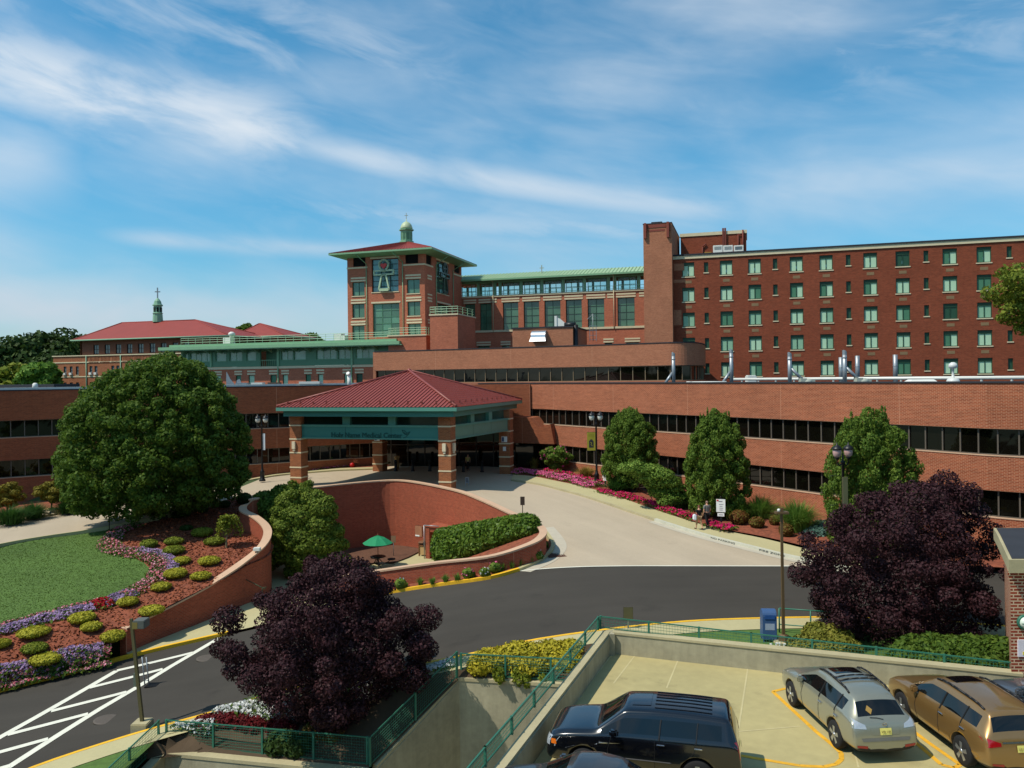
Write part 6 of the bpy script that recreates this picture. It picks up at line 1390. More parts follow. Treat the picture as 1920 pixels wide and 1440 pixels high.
# planting beds on the right
rb = lambda px, py: T(px, py, zbed_r)
for x, y, rx, ry, lab, gp_ in ((1386, 972, 18, 13, 'largest rusty clipped bush, right of the walking couple', 1), (1419, 981, 14, 10, 'rusty clipped bush in the middle of the mulch bed', 1), (1452, 977, 9, 9, 'small rusty bush half hidden in the fountain grass', 1), (1474, 996, 13, 12, 'rusty bush behind the right light pole', 1)):
    shrub('bronze_shrub', lab, x, y, rx, ry, zbed_r, LF_BRONZE, 1100, .085, 'rusty clipped bushes in the right bed', hscale=1.05)
def grass_clump(label, px, py, rpx, hpx, zf, n=420, mat=None, group=None, name='fountain_grass', base=None, wid=.03):
    b = Vector(base) if base is not None else T(px, py, zf); s = rpx*b.y/FOC; h = hpx*b.y/FOC; o = thing(name, label, 'grass', b, group); V = []; F = []
    for k in range(n):
        t = random.uniform(0, 6.283); r0 = abs(random.gauss(0, .22))*s; lean = random.uniform(.25, 1)*s; hh = h*random.uniform(.65, 1.1)*(1.05-.35*lean/s); c, q = math.cos(t), math.sin(t); pts_ = []
        for j in range(5):
            u = j/4; rr = r0+lean*(u**1.6); z = hh*(1.55*u-.62*u*u*(.6+.8*lean/s)); pts_.append((c*rr, q*rr, max(z, .02)))
        w = wid*random.uniform(.7, 1.3); ax = (-q*w, c*w); i0 = len(V)
        for j, p in enumerate(pts_): k_ = 1-j/4.3; V += [(p[0]-ax[0]*k_, p[1]-ax[1]*k_, p[2]), (p[0]+ax[0]*k_, p[1]+ax[1]*k_, p[2])]
        for j in range(4): F.append((i0+2*j, i0+2*j+1, i0+2*j+3, i0+2*j+2))
    me = bpy.data.meshes.new('blades'); me.from_pydata(V, [], F); me.materials.append(mat or LF_GRASS); ob = bpy.data.objects.new('blades', me); COL.objects.link(ob); ob.parent = o; return o
LF_DGR = leafmat('blade_dark', (34, 70, 26), (70, 104, 44), .3); LF_TAN = leafmat('blade_tan', (120, 104, 44), (160, 140, 70), .3)
fg_ = 'fountain grasses before the right wing'
grass_clump('broad fountain grass right of the white notice sign', 1382, 972, 40, 40, zbed_r, 1100, None, fg_); grass_clump('fountain grass filling the gap behind the rusty bushes', 1425, 970, 40, 42, zbed_r, 1100, None, fg_)
grass_clump('tallest fountain grass behind the right light pole', 1496, 995, 48, 58, zbed_r, 1600, None, fg_); grass_clump('dark fountain grass under the first egg shaped tree', 1158, 922, 34, 26, zbed_r, 800, LF_DGR, fg_); grass_clump('dark fountain grass behind the walking couple', 1268, 952, 34, 34, zbed_r, 900, LF_DGR, fg_); grass_clump('dark fountain grass below the second egg shaped tree', 1316, 948, 34, 30, zbed_r, 800, LF_DGR, fg_)
grass_clump('tan dry grass tuft left of the lamp post', 1100, 893, 26, 20, zbed_r, 500, LF_TAN, fg_); grass_clump('tan grass between the porch and the flowering bush', 1003, 878, 16, 22, zbed_r, 350, LF_TAN, fg_)
for i, (x, y, rx, ry) in enumerate(((20, 982, 44, 36), (62, 972, 34, 32), (128, 962, 30, 30), (160, 955, 24, 24))): grass_clump('green grass clump by the left drive, %s' % ('at the left edge', 'second from the left edge', 'left one of the pair under the maple leaves', 'right one of the pair under the maple leaves')[i], x, y, rx, ry, lambda a, b: zup(a)+.12, 900, LF_DGR, 'grass clumps by the left drive')
mound('prostrate_spruce', 'blue grey creeping spruce between the grass and the plum tree', [(*rb(x, y), .8, .7, .5) for x, y in ((1540, 990), (1565, 1000), (1530, 1002), (1580, 985))], LF_JUN, 3200, .13)
# spreading pine
b = rb(1187, 922); L = [(*at(px, py, 57.5+.3*(k % 3), b), r, r, r*.5) for k, (px, py, r) in enumerate(((1180, 878, .9), (1200, 882, 1.0), (1222, 880, .9), (1240, 890, 1.0), (1215, 896, .9), (1232, 905, 1.1), (1255, 902, .9), (1265, 915, .9), (1240, 922, 1.0), (1262, 932, .9), (1285, 928, .7), (1270, 945, .8), (1250, 940, .8), (1290, 940, .5), (1195, 870, .5)))]
bushy('spreading_pine', 'spreading light green pine with layered branches beside the right walk', 'tree', b, at(1225, 900, b.y-1.5, b), (2, 1, 1), 0, 9500, .12, LF_PINE, 5, lobes=L, trunk=.11, shell=.4)
# flowering bush by the porch, shrubs by the left wing
b = rb(1043, 884); o = bushy('flowering_shrub', 'leafy bush dotted with pink blossoms beside the porch', 'shrub', b, (0, 0, 1.45), (1.7, 1.4, 1.25), 16, 3600, .16, LF_HORN, 9, trunk=.05)
P, N = lobe_points(crown_lobes((0, 0, 1.5), (1.75, 1.45, 1.35), 14, .3, .25, 9), 60, .98); leaf_mesh('blossom', P, N, .22, FL_PINK, o, aspect=1.0)
lb = lambda a, b: zup(a)+.12
b = T(97, 962, lb); bushy('olive_shrub', 'olive bush on branching stems left of the maple', 'shrub', b, (0, 0, 1.75), (1.25, 1.2, .95), 14, 3000, .13, LF_OLIVE, 3, trunk=.07)
b = T(14, 962, lb); bushy('olive_shrub', 'rounded olive bush at the left edge of the picture', 'shrub', b, (0, 0, 1.5), (1.35, 1.2, 1.1), 14, 3000, .13, LF_OLIVE, 6, trunk=.07)
# flower borders: nobody could count the blooms
def flowers(label, pl, wid, mat, n, zf, ls=.1, h=.28, green=True, tint=None, lift=0):
    P = []; acc = [0]
    for a, b in zip(pl, pl[1:]): acc.append(acc[-1]+math.dist(a[:2], b[:2]))
    for _ in range(int(n*.95)):
        s = random.uniform(0, acc[-1]); i = max(j for j in range(len(pl)) if acc[j] <= s); i = min(i, len(pl)-2); t = (s-acc[i])/(acc[i+1]-acc[i]); a, b = Vector(pl[i][:2]), Vector(pl[i+1][:2]); d = (b-a).normalized(); o_ = random.uniform(-1, 1); p = a.lerp(b, t)+Vector((-d.y, d.x))*o_*wid/2*(.85+.3*noise.noise((s*.6, 3, 0)))
        z = h*(1-.45*o_*o_)*(.75+.5*noise.noise((p.x*1.3, p.y*1.3, 1))); P.append((p.x, p.y, zf(p.x, p.y)+lift+max(.05, z*random.uniform(.8, 1.1))))
    P = np.array(P); N = RNG.normal(size=P.shape)*.35+[-.15, -.25, 1]; obs = leaf_mesh('flower_border', P, N/np.linalg.norm(N, axis=1, keepdims=True), ls, mat, None, aspect=1.05)
    tag(obs, label, 'flowers', None, 'stuff')
    if green:
        Q = P-np.array([0, 0, .07])+RNG.normal(size=P.shape)*np.array([.09, .09, .03]); g = leaf_mesh('flower_leaves', Q[::2], RNG.normal(size=Q[::2].shape)*.5+[0, 0, .7], ls*1.1, LF_HORN, obs)
    return obs
W_ = lambda zf, *q: [T(*zA_(*p), zf) for p in q]
bord = spline([tuple(p) for p in W_(zgard, (960, 385), (850, 420), (775, 480), (755, 545), (850, 575), (960, 600), (1070, 620), (1130, 665), (1105, 735), (1055, 790), (960, 835), (850, 885), (740, 930), (620, 965), (450, 1010), (300, 1045), (150, 1085), (0, 1130), (-200, 1180))], 5)
def seg(a, b): n = len(bord)-1; return bord[int(a*n):int(b*n)+1]
flowers('shaded dark and white flowers at the pointed end of the lawn border', seg(0, .24), 1.7, FL_MIX, 1100, zgard, .11); flowers('mixed red and white flowers of the lawn border', seg(.2, .62), 1.6, FL_MIX, 1700, zgard, .11, lift=.02)
flowers('lilac petunias on the bend of the lawn border', offset(seg(.26, .46), .55), .9, FL_PURP, 1000, zgard, .10, .34); flowers('pale lilac and white flowers by the mound along the lawn', seg(.58, .68), 1.3, FL_PURP, 480, zgard, .11); flowers('dark red flowers in the lawn border', seg(.665, .72), 1.3, FL_RED, 320, zgard, .11, .34); flowers('long lilac strip of flowers along the lower lawn', seg(.72, 1), 1.2, FL_PURP, 1500, zgard, .11); flowers('red and white blooms edging the lower lawn', offset(seg(.7, 1), -.5), .6, FL_MIX, 600, zgard, .1)
lowb = spline([tuple(p) for p in W_(zgard, (-200, 1475), (0, 1430), (150, 1395), (350, 1335), (550, 1285), (715, 1262))], 5)
flowers('lilac petunias in the border above the kerb', lowb, .9, FL_PURP, 1700, zgard, .1, .34); low2 = spline([tuple(p) for p in W_(zgard, (-200, 1530), (0, 1478), (150, 1440), (350, 1385), (550, 1335), (770, 1300))], 5); flowers('white and red flowers in front of the lilac kerb border', low2, 1.0, FL_MIX, 1900, zgard, .11)
flowers('white begonias left of the plum tree', [D(400, 1352, 30.4), D(450, 1345, 30.3), D(500, 1346, 29.9), D(560, 1352, 29.6)], .9, FL_WHITE, 1300, lambda x, y: zbed(x, y)+.05, .1, .3); flowers('white flowers in the shade right of the plum trunk', [(-6.2, 29.6), (-4.6, 29.9), (-3.2, 30.2), (-2.4, 30.6)], .9, FL_WHITE, 900, lambda x, y: zbed(x, y)+.05, .1, .25)
flowers('white flowers along the fence corner', [(-12.9, 29.75), (-12.0, 29.5), (-11.4, 29.45)], .5, FL_WHITE, 260, lambda x, y: zbed(x, y)+.05, .09, .3)
pk = lambda *q: [rb(*p) for p in q]
flowers('broad bank of pink petunias beside the upper walk', pk((966, 887), (1005, 889), (1060, 899), (1118, 915)), 2.3, FL_PINK, 3000, zbed_r, .13, .5); flowers('dark pink back row of petunias near the lamp post', [Vector(p)+Vector((.5, 1.1, 0)) for p in pk((1010, 889), (1060, 899), (1118, 915))], .9, FL_MAG, 700, zbed_r, .13, .6)
for i, (a, b) in enumerate((((1126, 922), (1172, 935)), ((1168, 930), (1208, 943)), ((1206, 943), (1236, 952)), ((1234, 952), (1302, 975)), ((1330, 985), (1372, 996)))): flowers('magenta petunias beside the walk, %s' % ('right of the lamp post', 'in front of the pine trunk', 'under the pine branches', 'left of the walking couple', 'round the white notice sign')[i], pk(a, b), 1.1, FL_MAG, (480, 420, 260, 600, 520)[i], zbed_r, .12, .42)
flowers('pink and white flowers by the left wing wall', [T(x, y, lb) for x, y in ((500, 886), (545, 884), (600, 880), (655, 874))], 1.4, FL_PINK, 700, lb, .12, .3)
for i, (x, y, r) in enumerate(((509, 886, 9), (583, 880, 7), (618, 877, 11))):
    o = shrub('canna_plant', 'leafy plant with red blooms by the left wing, %s' % ('beside the lamp post', 'smallest, just right of the canopy column', 'bushiest, between the canopy columns')[i], x, y-10, r, 13, lb, LF_BIG, 260, .22, 'red flowering plants by the left wing', base=T(x, y, lb), core=False, shell=.3)
    P = np.array([[random.uniform(-.3, .3), random.uniform(-.3, .3), 2*13*o.location.y/FOC*random.uniform(.85, 1.1)] for _ in range(9)]); leaf_mesh('bloom', P, RNG.normal(size=P.shape), .2, FL_RED, o)
# island bed plants
zi = lambda x, y: zroad(x)+.13+max(0, zdrive(0, y)-.42)*min(1, max(0, x+1))
for i, (x, y, r) in enumerate(((751, 1096, 13), (878, 1076, 13), (908, 1073, 11), (928, 1066, 13), (1006, 1042, 13), (1018, 1020, 10), (985, 1048, 9))):
    o = shrub('rose_shrub', 'blossoming green bush in the island bed, %s' % ('leftmost, beside the plum tree', 'first of the row of three', 'middle of the row of three', 'last of the row of three, fullest', 'larger one near the grate', 'small one at the far tip', 'low one beside the grass tufts')[i], x, y+3, r, r*.85, zi, LF_HORN, 620, .12, 'blossoming bushes in the island bed', base=T(x, y+8, zi), lobed=4)
    P, N = lobe_points([(0, 0, r*.8*o.location.y/FOC, r*o.location.y/FOC, r*o.location.y/FOC, r*.86*o.location.y/FOC)], 16, .98); P = P[P[:, 2] > .25]; leaf_mesh('blossom', P, N[:len(P)], .12, FL_PINK if i % 2 else FL_WHITE, o, aspect=1)
for i, (x, y) in enumerate(((788, 1092), (811, 1091), (835, 1087), (857, 1084), (943, 1064), (960, 1060), (975, 1056), (995, 1050))): grass_clump('spiky green tuft in the island bed, %s from the left' % ('first', 'second', 'third', 'fourth', 'fifth', 'sixth', 'seventh', 'eighth')[i], x, y+5, 10, 16, zi, 140, None, 'grass tufts in the island bed', 'grass_tuft', wid=.025)
# grass beside the near walk
grass_clump('grassy patch between the near walk and the white flowers', 500, 1330, 34, 14, zbed, 500, LF_GRASS, None, 'grass_clump', base=(*D(500, 1325, 30.6)[:2], zbed(-9.5, 30.6)))
# trees beyond the buildings
def far_tree(px, py, d, r, rz, label, seed, mat=LF_DARK, zb=2, n=2600, ls=.75):
    py += 12; b = Vector((*D(px, py, d)[:2], zb)); c = at(px, py, d, b); tree('woodland_tree', label, 'tree', b, c, (r, r, rz), 16, n, ls, mat, .4, 'trees beyond the buildings', seed, .4, limbs=4, shell=.6)
far_tree(18, 678, 165, 9, 6.5, 'dark green tree at the far left edge above the roofs', 1); far_tree(60, 665, 170, 8, 6.5, 'dark tree second from the left edge', 2); far_tree(108, 658, 176, 8.5, 7.0, 'tallest dark tree left of the old brick house', 3); far_tree(142, 670, 185, 7, 6, 'dark tree partly behind the old brick house roof', 4)
far_tree(75, 703, 140, 4, 3.2, 'bright green feathery tree before the dark wood', 5, LF_LIGHT); far_tree(20, 706, 145, 5.5, 3.5, 'olive green tree low at the left edge', 6, LF_YEWG); far_tree(-40, 690, 160, 10, 7, 'dark tree just beyond the left edge of the picture', 7); far_tree(100, 690, 158, 6, 5, 'dark green tree behind the bright feathery one', 10)
far_tree(457, 616, 185, 3.6, 2.6, 'round tree top between the two red roofs', 8, LF_BIG); far_tree(578, 634, 175, 4.2, 2.8, 'tree top behind the green terrace roof', 9, LF_BIG); far_tree(648, 636, 178, 2.0, 2.0, 'small tree top beside the emblem tower', 11, LF_BIG)
# a wooded skyline behind the viewer, seen only in the dark window glass
P = np.stack([RNG.uniform(-170, 170, 5200), RNG.uniform(-75, -60, 5200), 1+RNG.uniform(0, 1, 5200)**1.0*(13+4*np.sin(np.arange(5200)))], 1); o = leaf_mesh('wood', P, RNG.normal(size=P.shape)+[0, 1.2, 0], 2.2, LF_DARK, None); tag(o, 'distant wood behind the viewpoint mirrored in the windows', 'wood', None, 'stuff')

# loose texture: grass blades on the lawn, bark chips on the mulch
def inside(poly, x, y):
    c = False; n = len(poly)
    for i in range(n):
        a, b = poly[i], poly[i-1]
        if (a[1] > y) != (b[1] > y) and x < (b[0]-a[0])*(y-a[1])/(b[1]-a[1])+a[0]: c = not c
    return c
def scatter(poly, n, zf, seed):
    rg = random.Random(seed); xs = [p[0] for p in poly]; ys = [p[1] for p in poly]; out = []; k = 0
    while len(out) < n and k < n*8:
        k += 1; x, y = rg.uniform(max(min(xs), -44), max(xs)), rg.uniform(min(ys), max(ys))
        if inside(poly, x, y): out.append((x, y, zf(x, y)))
    return np.array(out)
P = scatter(pts(zgard, *lawn_px), 26000, lambda x, y: zgard(x, y)+.035, 1); N = RNG.normal(size=P.shape)*.6+[0, -.5, .6]
tag(leaf_mesh('lawn_blades', P, N, .045, leafmat('lawn_blade', (72, 100, 38), (98, 120, 50), .4), None, up=.6), 'short green blades of the mown lawn', 'grass', None, 'stuff')
P = scatter(garden_poly, 18000, lambda x, y: zgard(x, y)+.02, 2); _lw = pts(zgard, *lawn_px); P = np.array([p for p in P if not inside(_lw, p[0], p[1])]); N = RNG.normal(size=P.shape)*.35+[0, 0, 1]
tag(leaf_mesh('bark_chips', P, N, .085, leafmat('bark_chip', (84, 42, 28), (158, 92, 62), 0, .9, .1), None, aspect=2.2), 'loose red bark chips on the mulch slope', 'mulch', None, 'stuff')
# ------------------------------------------------------------------ cars (local: x forward, y left, z up, origin on the ground)
TYRE = M('tyre_rubber', (26, 26, 27), rough=.85, var=.1, coord='obj'); RIM = M('alloy_rim', (176, 178, 180), rough=.3, metal=.8, var=.05, coord='obj')
CARGL = glass('car_glass', (14, 17, 18), .03, .6, .1); CARGL_D = glass('car_glass_dark', (8, 9, 10), .03, .6, .1); TRIM = M('car_trim', (24, 24, 26), rough=.5, var=.05, coord='obj'); CHROME = M('chrome', (200, 200, 204), rough=.15, metal=.95, var=.02, coord='obj')
LAMPR = M('tail_lamp_red', (150, 14, 22), rough=.15, var=.05, coord='obj', coat=1); LAMPC = M('clear_lamp', (176, 182, 188), rough=.12, metal=.3, var=.15, scale=14, coord='obj', coat=1); LAMPO = M('amber_lamp', (220, 110, 30), rough=.2, coord='obj')
PLATE = M('licence_plate', (214, 204, 110), rough=.5, var=.05, coord='obj')
def evaluated(o):
    dg = bpy.context.evaluated_depsgraph_get(); dg.update(); me = bpy.data.meshes.new_from_object(o.evaluated_get(dg)); return me
def car(label, st, wins, paint_m, loc, rz, wb, wr=.36, track=.8, dark=False, nspoke=5, name='parked_car', tail=None, head=None, rails=False, roofglass=None, plate=None, hw=.9, seams=(), pillars=((-.47, .024), (-1.36, .018)), belt=1.0, group='cars on the parking deck'):
    root = thing(name, label, 'car', (0, 0, 0), group)
    # ring of 11 half points per station
    def ring(x, w, zb, zs, zt, ew, ez):
        zm = zb+(zs-zb)*.55; q = lambda a, b, t: a+(b-a)*t
        h = [(0, zb), (w*.72, zb), (w*.965, zb+.10), (w, zm), (w*.972, zs-.05), (w*.95, zs), (q(w*.95, ew, .86), q(zs, ez, .86)), (ew, ez), (ew*.86, q(ez, zt, .45)), (ew*.45, q(ez, zt, .88)), (0, zt)]
        return [(x, y, z) for y, z in h]+[(x, -y, z) for y, z in h[-2:0:-1]]
    rows = [ring(*s) for s in st]; n = len(rows[0]); V = [p for r in rows for p in r]; F = []; MI = []
    for i in range(len(rows)-1):
        for j in range(n):
            k = (j+1) % n; F.append((i*n+j, (i+1)*n+j, (i+1)*n+k, i*n+k)); jj = j if j < 10 else n-1-j
            side = jj == 5; top = jj in (8, 9)
            MI.append(1 if (side and i in wins['side']) or (top and i in wins['front']+wins['rear']) or (jj == 7 and i in wins['rear']) else 2 if jj <= 1 else 0)
    F.append(tuple(range(n))); MI.append(0); F.append(tuple((len(rows)-1)*n+j for j in range(n-1, -1, -1))); MI.append(0)
    me = bpy.data.meshes.new('shell'); me.from_pydata(V, [], F); me.polygons.foreach_set('material_index', MI)
    bm = bmesh.new(); bm.from_mesh(me); bmesh.ops.recalc_face_normals(bm, faces=bm.faces); bm.to_mesh(me); bm.free()
    for m in (paint_m, CARGL_D if dark else CARGL, TRIM): me.materials.append(m)
    o = bpy.data.objects.new('shell', me); COL.objects.link(o); o.modifiers.new('s', 'SUBSURF').levels = 2
    cut = []
    for sx_ in (1, -1):
        mb = MB(); mb.lathe((sx_*wb/2, 0, wr), [(wr*1.16, -2), (wr*1.16, -.50), (wr*1.16, .50), (wr*1.16, 2)], 28, 0, False, 'y'); c = mb.build('cut', TRIM, None); c.data.materials[0] = TRIM
        # keep the middle of the axle uncut: two short cylinders
        bpy.data.objects.remove(c)
        for sy in (1, -1):
            mb = MB(); a, b = sorted((sy*(track-.22), sy*1.4)); mb.lathe((sx_*wb/2, 0, wr+.02), [(wr*1.17, a), (wr*1.17, b)], 28, 0, False, 'y'); c = mb.build('cut', TRIM, None); cut.append(c)
            md = o.modifiers.new('b', 'BOOLEAN'); md.object = c; md.operation = 'DIFFERENCE'; md.solver = 'EXACT'
    full = evaluated(o); bpy.data.objects.remove(o)
    for c in cut: bpy.data.objects.remove(c)
    names = [m.name for m in full.materials]; bm = bmesh.new(); bm.from_mesh(full)
    bvh = BVHTree.FromBMesh(bm); gi = [i for i, nm in enumerate(names) if nm.startswith('car_glass')]
    def part(sel, nm, mats, ofs=0):
        b2 = bmesh.new(); vm = {}
        for f in sel:
            vs = []
            for v in f.verts:
                if v not in vm: vm[v] = b2.verts.new(v.co)
                vs.append(vm[v])
            nf = b2.faces.new(vs); nf.smooth = True; nf.material_index = f.material_index if len(mats) > 1 else 0
        m2 = bpy.data.meshes.new(nm); b2.to_mesh(m2); b2.free()
        for m in mats: m2.materials.append(m)
        ob = bpy.data.objects.new(nm, m2); COL.objects.link(ob); ob.parent = root; return ob
    body = part([f for f in bm.faces if f.material_index not in gi], 'body', list(full.materials))
    gf = [f for f in bm.faces if f.material_index in gi]; seen = set()
    for f in gf:
        if f in seen: continue
        comp = []; stack_ = [f]; seen.add(f)
        while stack_:
            g = stack_.pop(); comp.append(g)
            for e in g.edges:
                for h in e.link_faces:
                    if h not in seen and h.material_index in gi: seen.add(h); stack_.append(h)
        nx = sum(g.normal.x*g.calc_area() for g in comp)/sum(g.calc_area() for g in comp)
        part(comp, 'windshield' if nx > .45 else 'rear_window' if nx < -.3 else 'side_window', [CARGL_D if dark else CARGL])
    def proj(d, p):
        h = bvh.ray_cast(Vector(p), Vector(d)); 
        if h[0] is None: h = bvh.find_nearest(Vector(p)+Vector(d)*3)
        return h[0]-Vector(d)*.008
    def decal(nm, d, poly, m, res=.05, par=None, lift=0):
        """a thin shaped piece laid on the body along direction d; poly in the two other axes"""
        b2 = bmesh.new(); ax = [k for k in (0, 1, 2) if abs(d[k]) < .5]; src = [0, 0, 0]; da = [k for k in (0, 1, 2) if abs(d[k]) > .5][0]
        f = b2.faces.new([b2.verts.new((p[0], p[1], 0)) for p in poly]); b2.normal_update()
        for a in (0, 1):
            lo, hi = min(p[a] for p in poly), max(p[a] for p in poly); k = math.ceil(lo/res)*res
            while k < hi:
                co = [0, 0, 0]; co[a] = k; no = [0, 0, 0]; no[a] = 1; bmesh.ops.bisect_plane(b2, geom=b2.verts[:]+b2.edges[:]+b2.faces[:], plane_co=co, plane_no=no, dist=1e-5); k += res
        for v in b2.verts:
            p = [0, 0, 0]; p[ax[0]] = v.co.x; p[ax[1]] = v.co.y; p[da] = -d[da]*4; v.co = proj(d, p)-Vector(d)*lift
        for f in b2.faces: f.smooth = True
        m2 = bpy.data.meshes.new(nm); b2.to_mesh(m2); b2.free(); m2.materials.append(m); ob = bpy.data.objects.new(nm, m2); COL.objects.link(ob); ob.parent = par or root; return ob
    def seam(pts_, d, m, r=.007, nm='door_seam'):
        mb = MB(); P_ = []
        for a, b in zip(pts_, pts_[1:]):
            for k in range(7): P_.append((a[0]+(b[0]-a[0])*k/6, a[1]+(b[1]-a[1])*k/6))
        W = []
        for p in P_:
            q = [0, 0, 0]; ax = [k for k in (0, 1, 2) if abs(d[k]) < .5]; da = 3-sum(ax); q[ax[0]], q[ax[1]] = p; q[da] = -d[da]*4; W.append(proj(d, q)+Vector(d)*.006)
        mb.path(W, r, 5); return mb.build(nm, m, root, local=True, recalc=False)
    # wheels
    for sx_ in (1, -1):
        for sy in (1, -1):
            c = (sx_*wb/2, sy*track, wr); mb = MB(); w_ = .115
            mb.lathe(c, [(wr*.62, -w_), (wr*.9, -w_), (wr*.985, -w_*.75), (wr, -w_*.4), (wr, w_*.4), (wr*.985, w_*.75), (wr*.9, w_), (wr*.62, w_)], 28, 0, True, 'y'); wh = mb.build('wheel', TYRE, root, local=True)
            mb = MB(); y1 = sy*.10; mb.lathe((c[0], c[1], c[2]), [(wr*.66, y1), (wr*.66, y1+sy*.012), (wr*.58, y1+sy*.014), (wr*.56, y1-sy*.03)], 28, 0, True, 'y')
            for k in range(nspoke):
                t = 2*math.pi*k/nspoke+.3; dx, dz_ = math.cos(t), math.sin(t); px_, pz_ = -dz_, dx; P8 = []
                for yy in (y1-sy*.03, y1+sy*.016):
                    for r_, hw_ in ((.03, .035), (.03, -.035), (wr*.62, -.055), (wr*.62, .055)): P8.append((c[0]+dx*r_+px_*hw_, c[1]+yy, c[2]+dz_*r_+pz_*hw_))
                mb.hexa(P8)
            mb.lathe(c, [(.06, y1-sy*.02), (.06, y1+sy*.026), (.0, y1+sy*.03)], 12, 0, True, 'y'); mb.build('rim', RIM, wh, local=True)
            mb = MB(); mb.lathe(c, [(wr*.6, y1-sy*.06), (0, y1-sy*.06)], 20, 0, False, 'y'); mb.build('brake_disc', TRIM, wh, local=True)
    xf, xr = st[0][0], st[-1][0]
    if head:
        for s_ in (1, -1): decal('headlight', (-1, 0, 0), [(s_*y, z) for y, z in head], LAMPC)
        decal('grille', (-1, 0, 0), [(-.48, .62), (.48, .62), (.52, .78), (-.52, .78)], TRIM); decal('front_bumper_inlet', (-1, 0, 0), [(-.6, .32), (.6, .32), (.65, .46), (-.65, .46)], TRIM)
    if tail:
        for s_ in (1, -1):
            for poly, m in tail['lamps']: decal('taillight', (1, 0, 0), [(s_*y, z) for y, z in poly], m)
        for nm, poly, m in tail.get('extra', ()): decal(nm, (1, 0, 0), poly, m)
    if plate:
        zc, yc = plate[1], 0; pl_ = decal('licence_plate', (1, 0, 0), [(-.155, zc-.08), (.155, zc-.08), (.155, zc+.08), (-.155, zc+.08)], PLATE, .04, None, .012)
        xp = min(v.co.x for v in pl_.data.vertices)-.004; text_mesh(plate[0], .085, .001, INK, 'plate_text', pl_, Fr((xp, 0), (0, -1)), -.13, -.002, zc-.03, .26)
    for pts_ in seams:
        for s_ in (1, -1): seam(pts_, (0, -s_, 0), TRIM)
    for gx, gw_ in pillars:
        for s_ in (1, -1): seam([(gx, belt-.03), (gx-.03, belt+.3), (gx-.05, st[6][4]-.17)], (0, -s_, 0), TRIM, gw_, 'window_pillar')
    # mirrors, handles
    for s_ in (1, -1):
        mx = st[wins['front'][0]][0]-.42; y = proj((0, -s_, 0), (mx, s_*4, belt+.06)).y; mb = MB(); mb.box(mx-.09, mx+.09, *sorted((y+s_*.05, y+s_*.24)), belt+.0, belt+.18); mi = mb.build('mirror', paint_m, root, local=True, bevel=.045)
        mb = MB(); mb.box(mx-.03, mx+.03, *sorted((y-s_*.04, y+s_*.08)), belt-.0, belt+.06); mb.build('mirror_arm', TRIM, mi, local=True)
        for hx in (mx-1.15, mx-2.05):
            y = proj((0, -s_, 0), (hx, s_*4, belt-.12)).y; mb = MB(); mb.box(hx-.1, hx+.1, *sorted((y-.005*s_, y+s_*.035)), belt-.14, belt-.10); mb.build('door_handle', CHROME if not dark else paint_m, root, local=True, bevel=.012)
    if rails:
        for s_ in (1, -1):
            mb = MB(); W = []
            for k in range(9):
                x = rails[0]+(rails[1]-rails[0])*k/8; p = bvh.ray_cast(Vector((x, s_*rails[2], 4)), Vector((0, 0, -1)))[0]; W.append(p+Vector((0, 0, .012 if k in (0, 8) else .05)))
            mb.path(W, .028, 8); mb.build('roof_rail', TRIM, root, local=True)
    if roofglass: decal('sunroof', (0, 0, -1), [(roofglass[0], -.38), (roofglass[1], -.38), (roofglass[1], .38), (roofglass[0], .38)], CARGL_D)
    root['_bvh'] = 0; del root['_bvh']
    root.location = loc; root.rotation_euler = (0, 0, rz); bm.free(); return root, decal, seam, proj
def place2(rear_px, front_px, track, side=1):
    """centre and heading from the ground contacts of the rear and front wheels of the visible (left) side"""
    a, b = dp(*rear_px), dp(*front_px); d = (b-a).normalized(); m = (a+b)/2; n = Vector((d.y, -d.x, 0)); return m+n*track*side, math.atan2(d.y, d.x), (b-a).length
# station: x, half width, z bottom, z shoulder, z top centre, roof edge half width, roof edge z
RX = [(2.36, .66, .34, .58, .62, .5, .61), (2.27, .80, .24, .76, .82, .6, .81), (1.95, .88, .22, .90, .99, .66, .97), (1.1, .915, .21, 1.0, 1.10, .74, 1.08), (1.0, .915, .21, 1.01, 1.13, .74, 1.10), (.12, .92, .21, 1.04, 1.62, .60, 1.56), (.04, .92, .21, 1.04, 1.63, .60, 1.57), (-.42, .92, .21, 1.05, 1.67, .61, 1.605), (-.52, .92, .21, 1.06, 1.67, .61, 1.605), (-1.3, .92, .21, 1.08, 1.64, .59, 1.57), (-1.4, .92, .22, 1.09, 1.63, .585, 1.56), (-1.72, .915, .24, 1.12, 1.56, .56, 1.50), (-1.80, .91, .25, 1.12, 1.53, .55, 1.48), (-2.20, .885, .28, 1.08, 1.12, .66, 1.10), (-2.28, .875, .30, .98, 1.04, .68, 1.02), (-2.36, .85, .33, .70, .74, .66, .73), (-2.37, .80, .37, .58, .62, .6, .61)]
sv, srz, _ = place2((1571, 1402), (1488, 1323), .8)
silver = paint('silver_paint', (152, 151, 134), .55, .3)
lampz = [([(.50, .90), (.86, .93), (.885, 1.10), (.80, 1.12), (.52, 1.0)], LAMPC)]
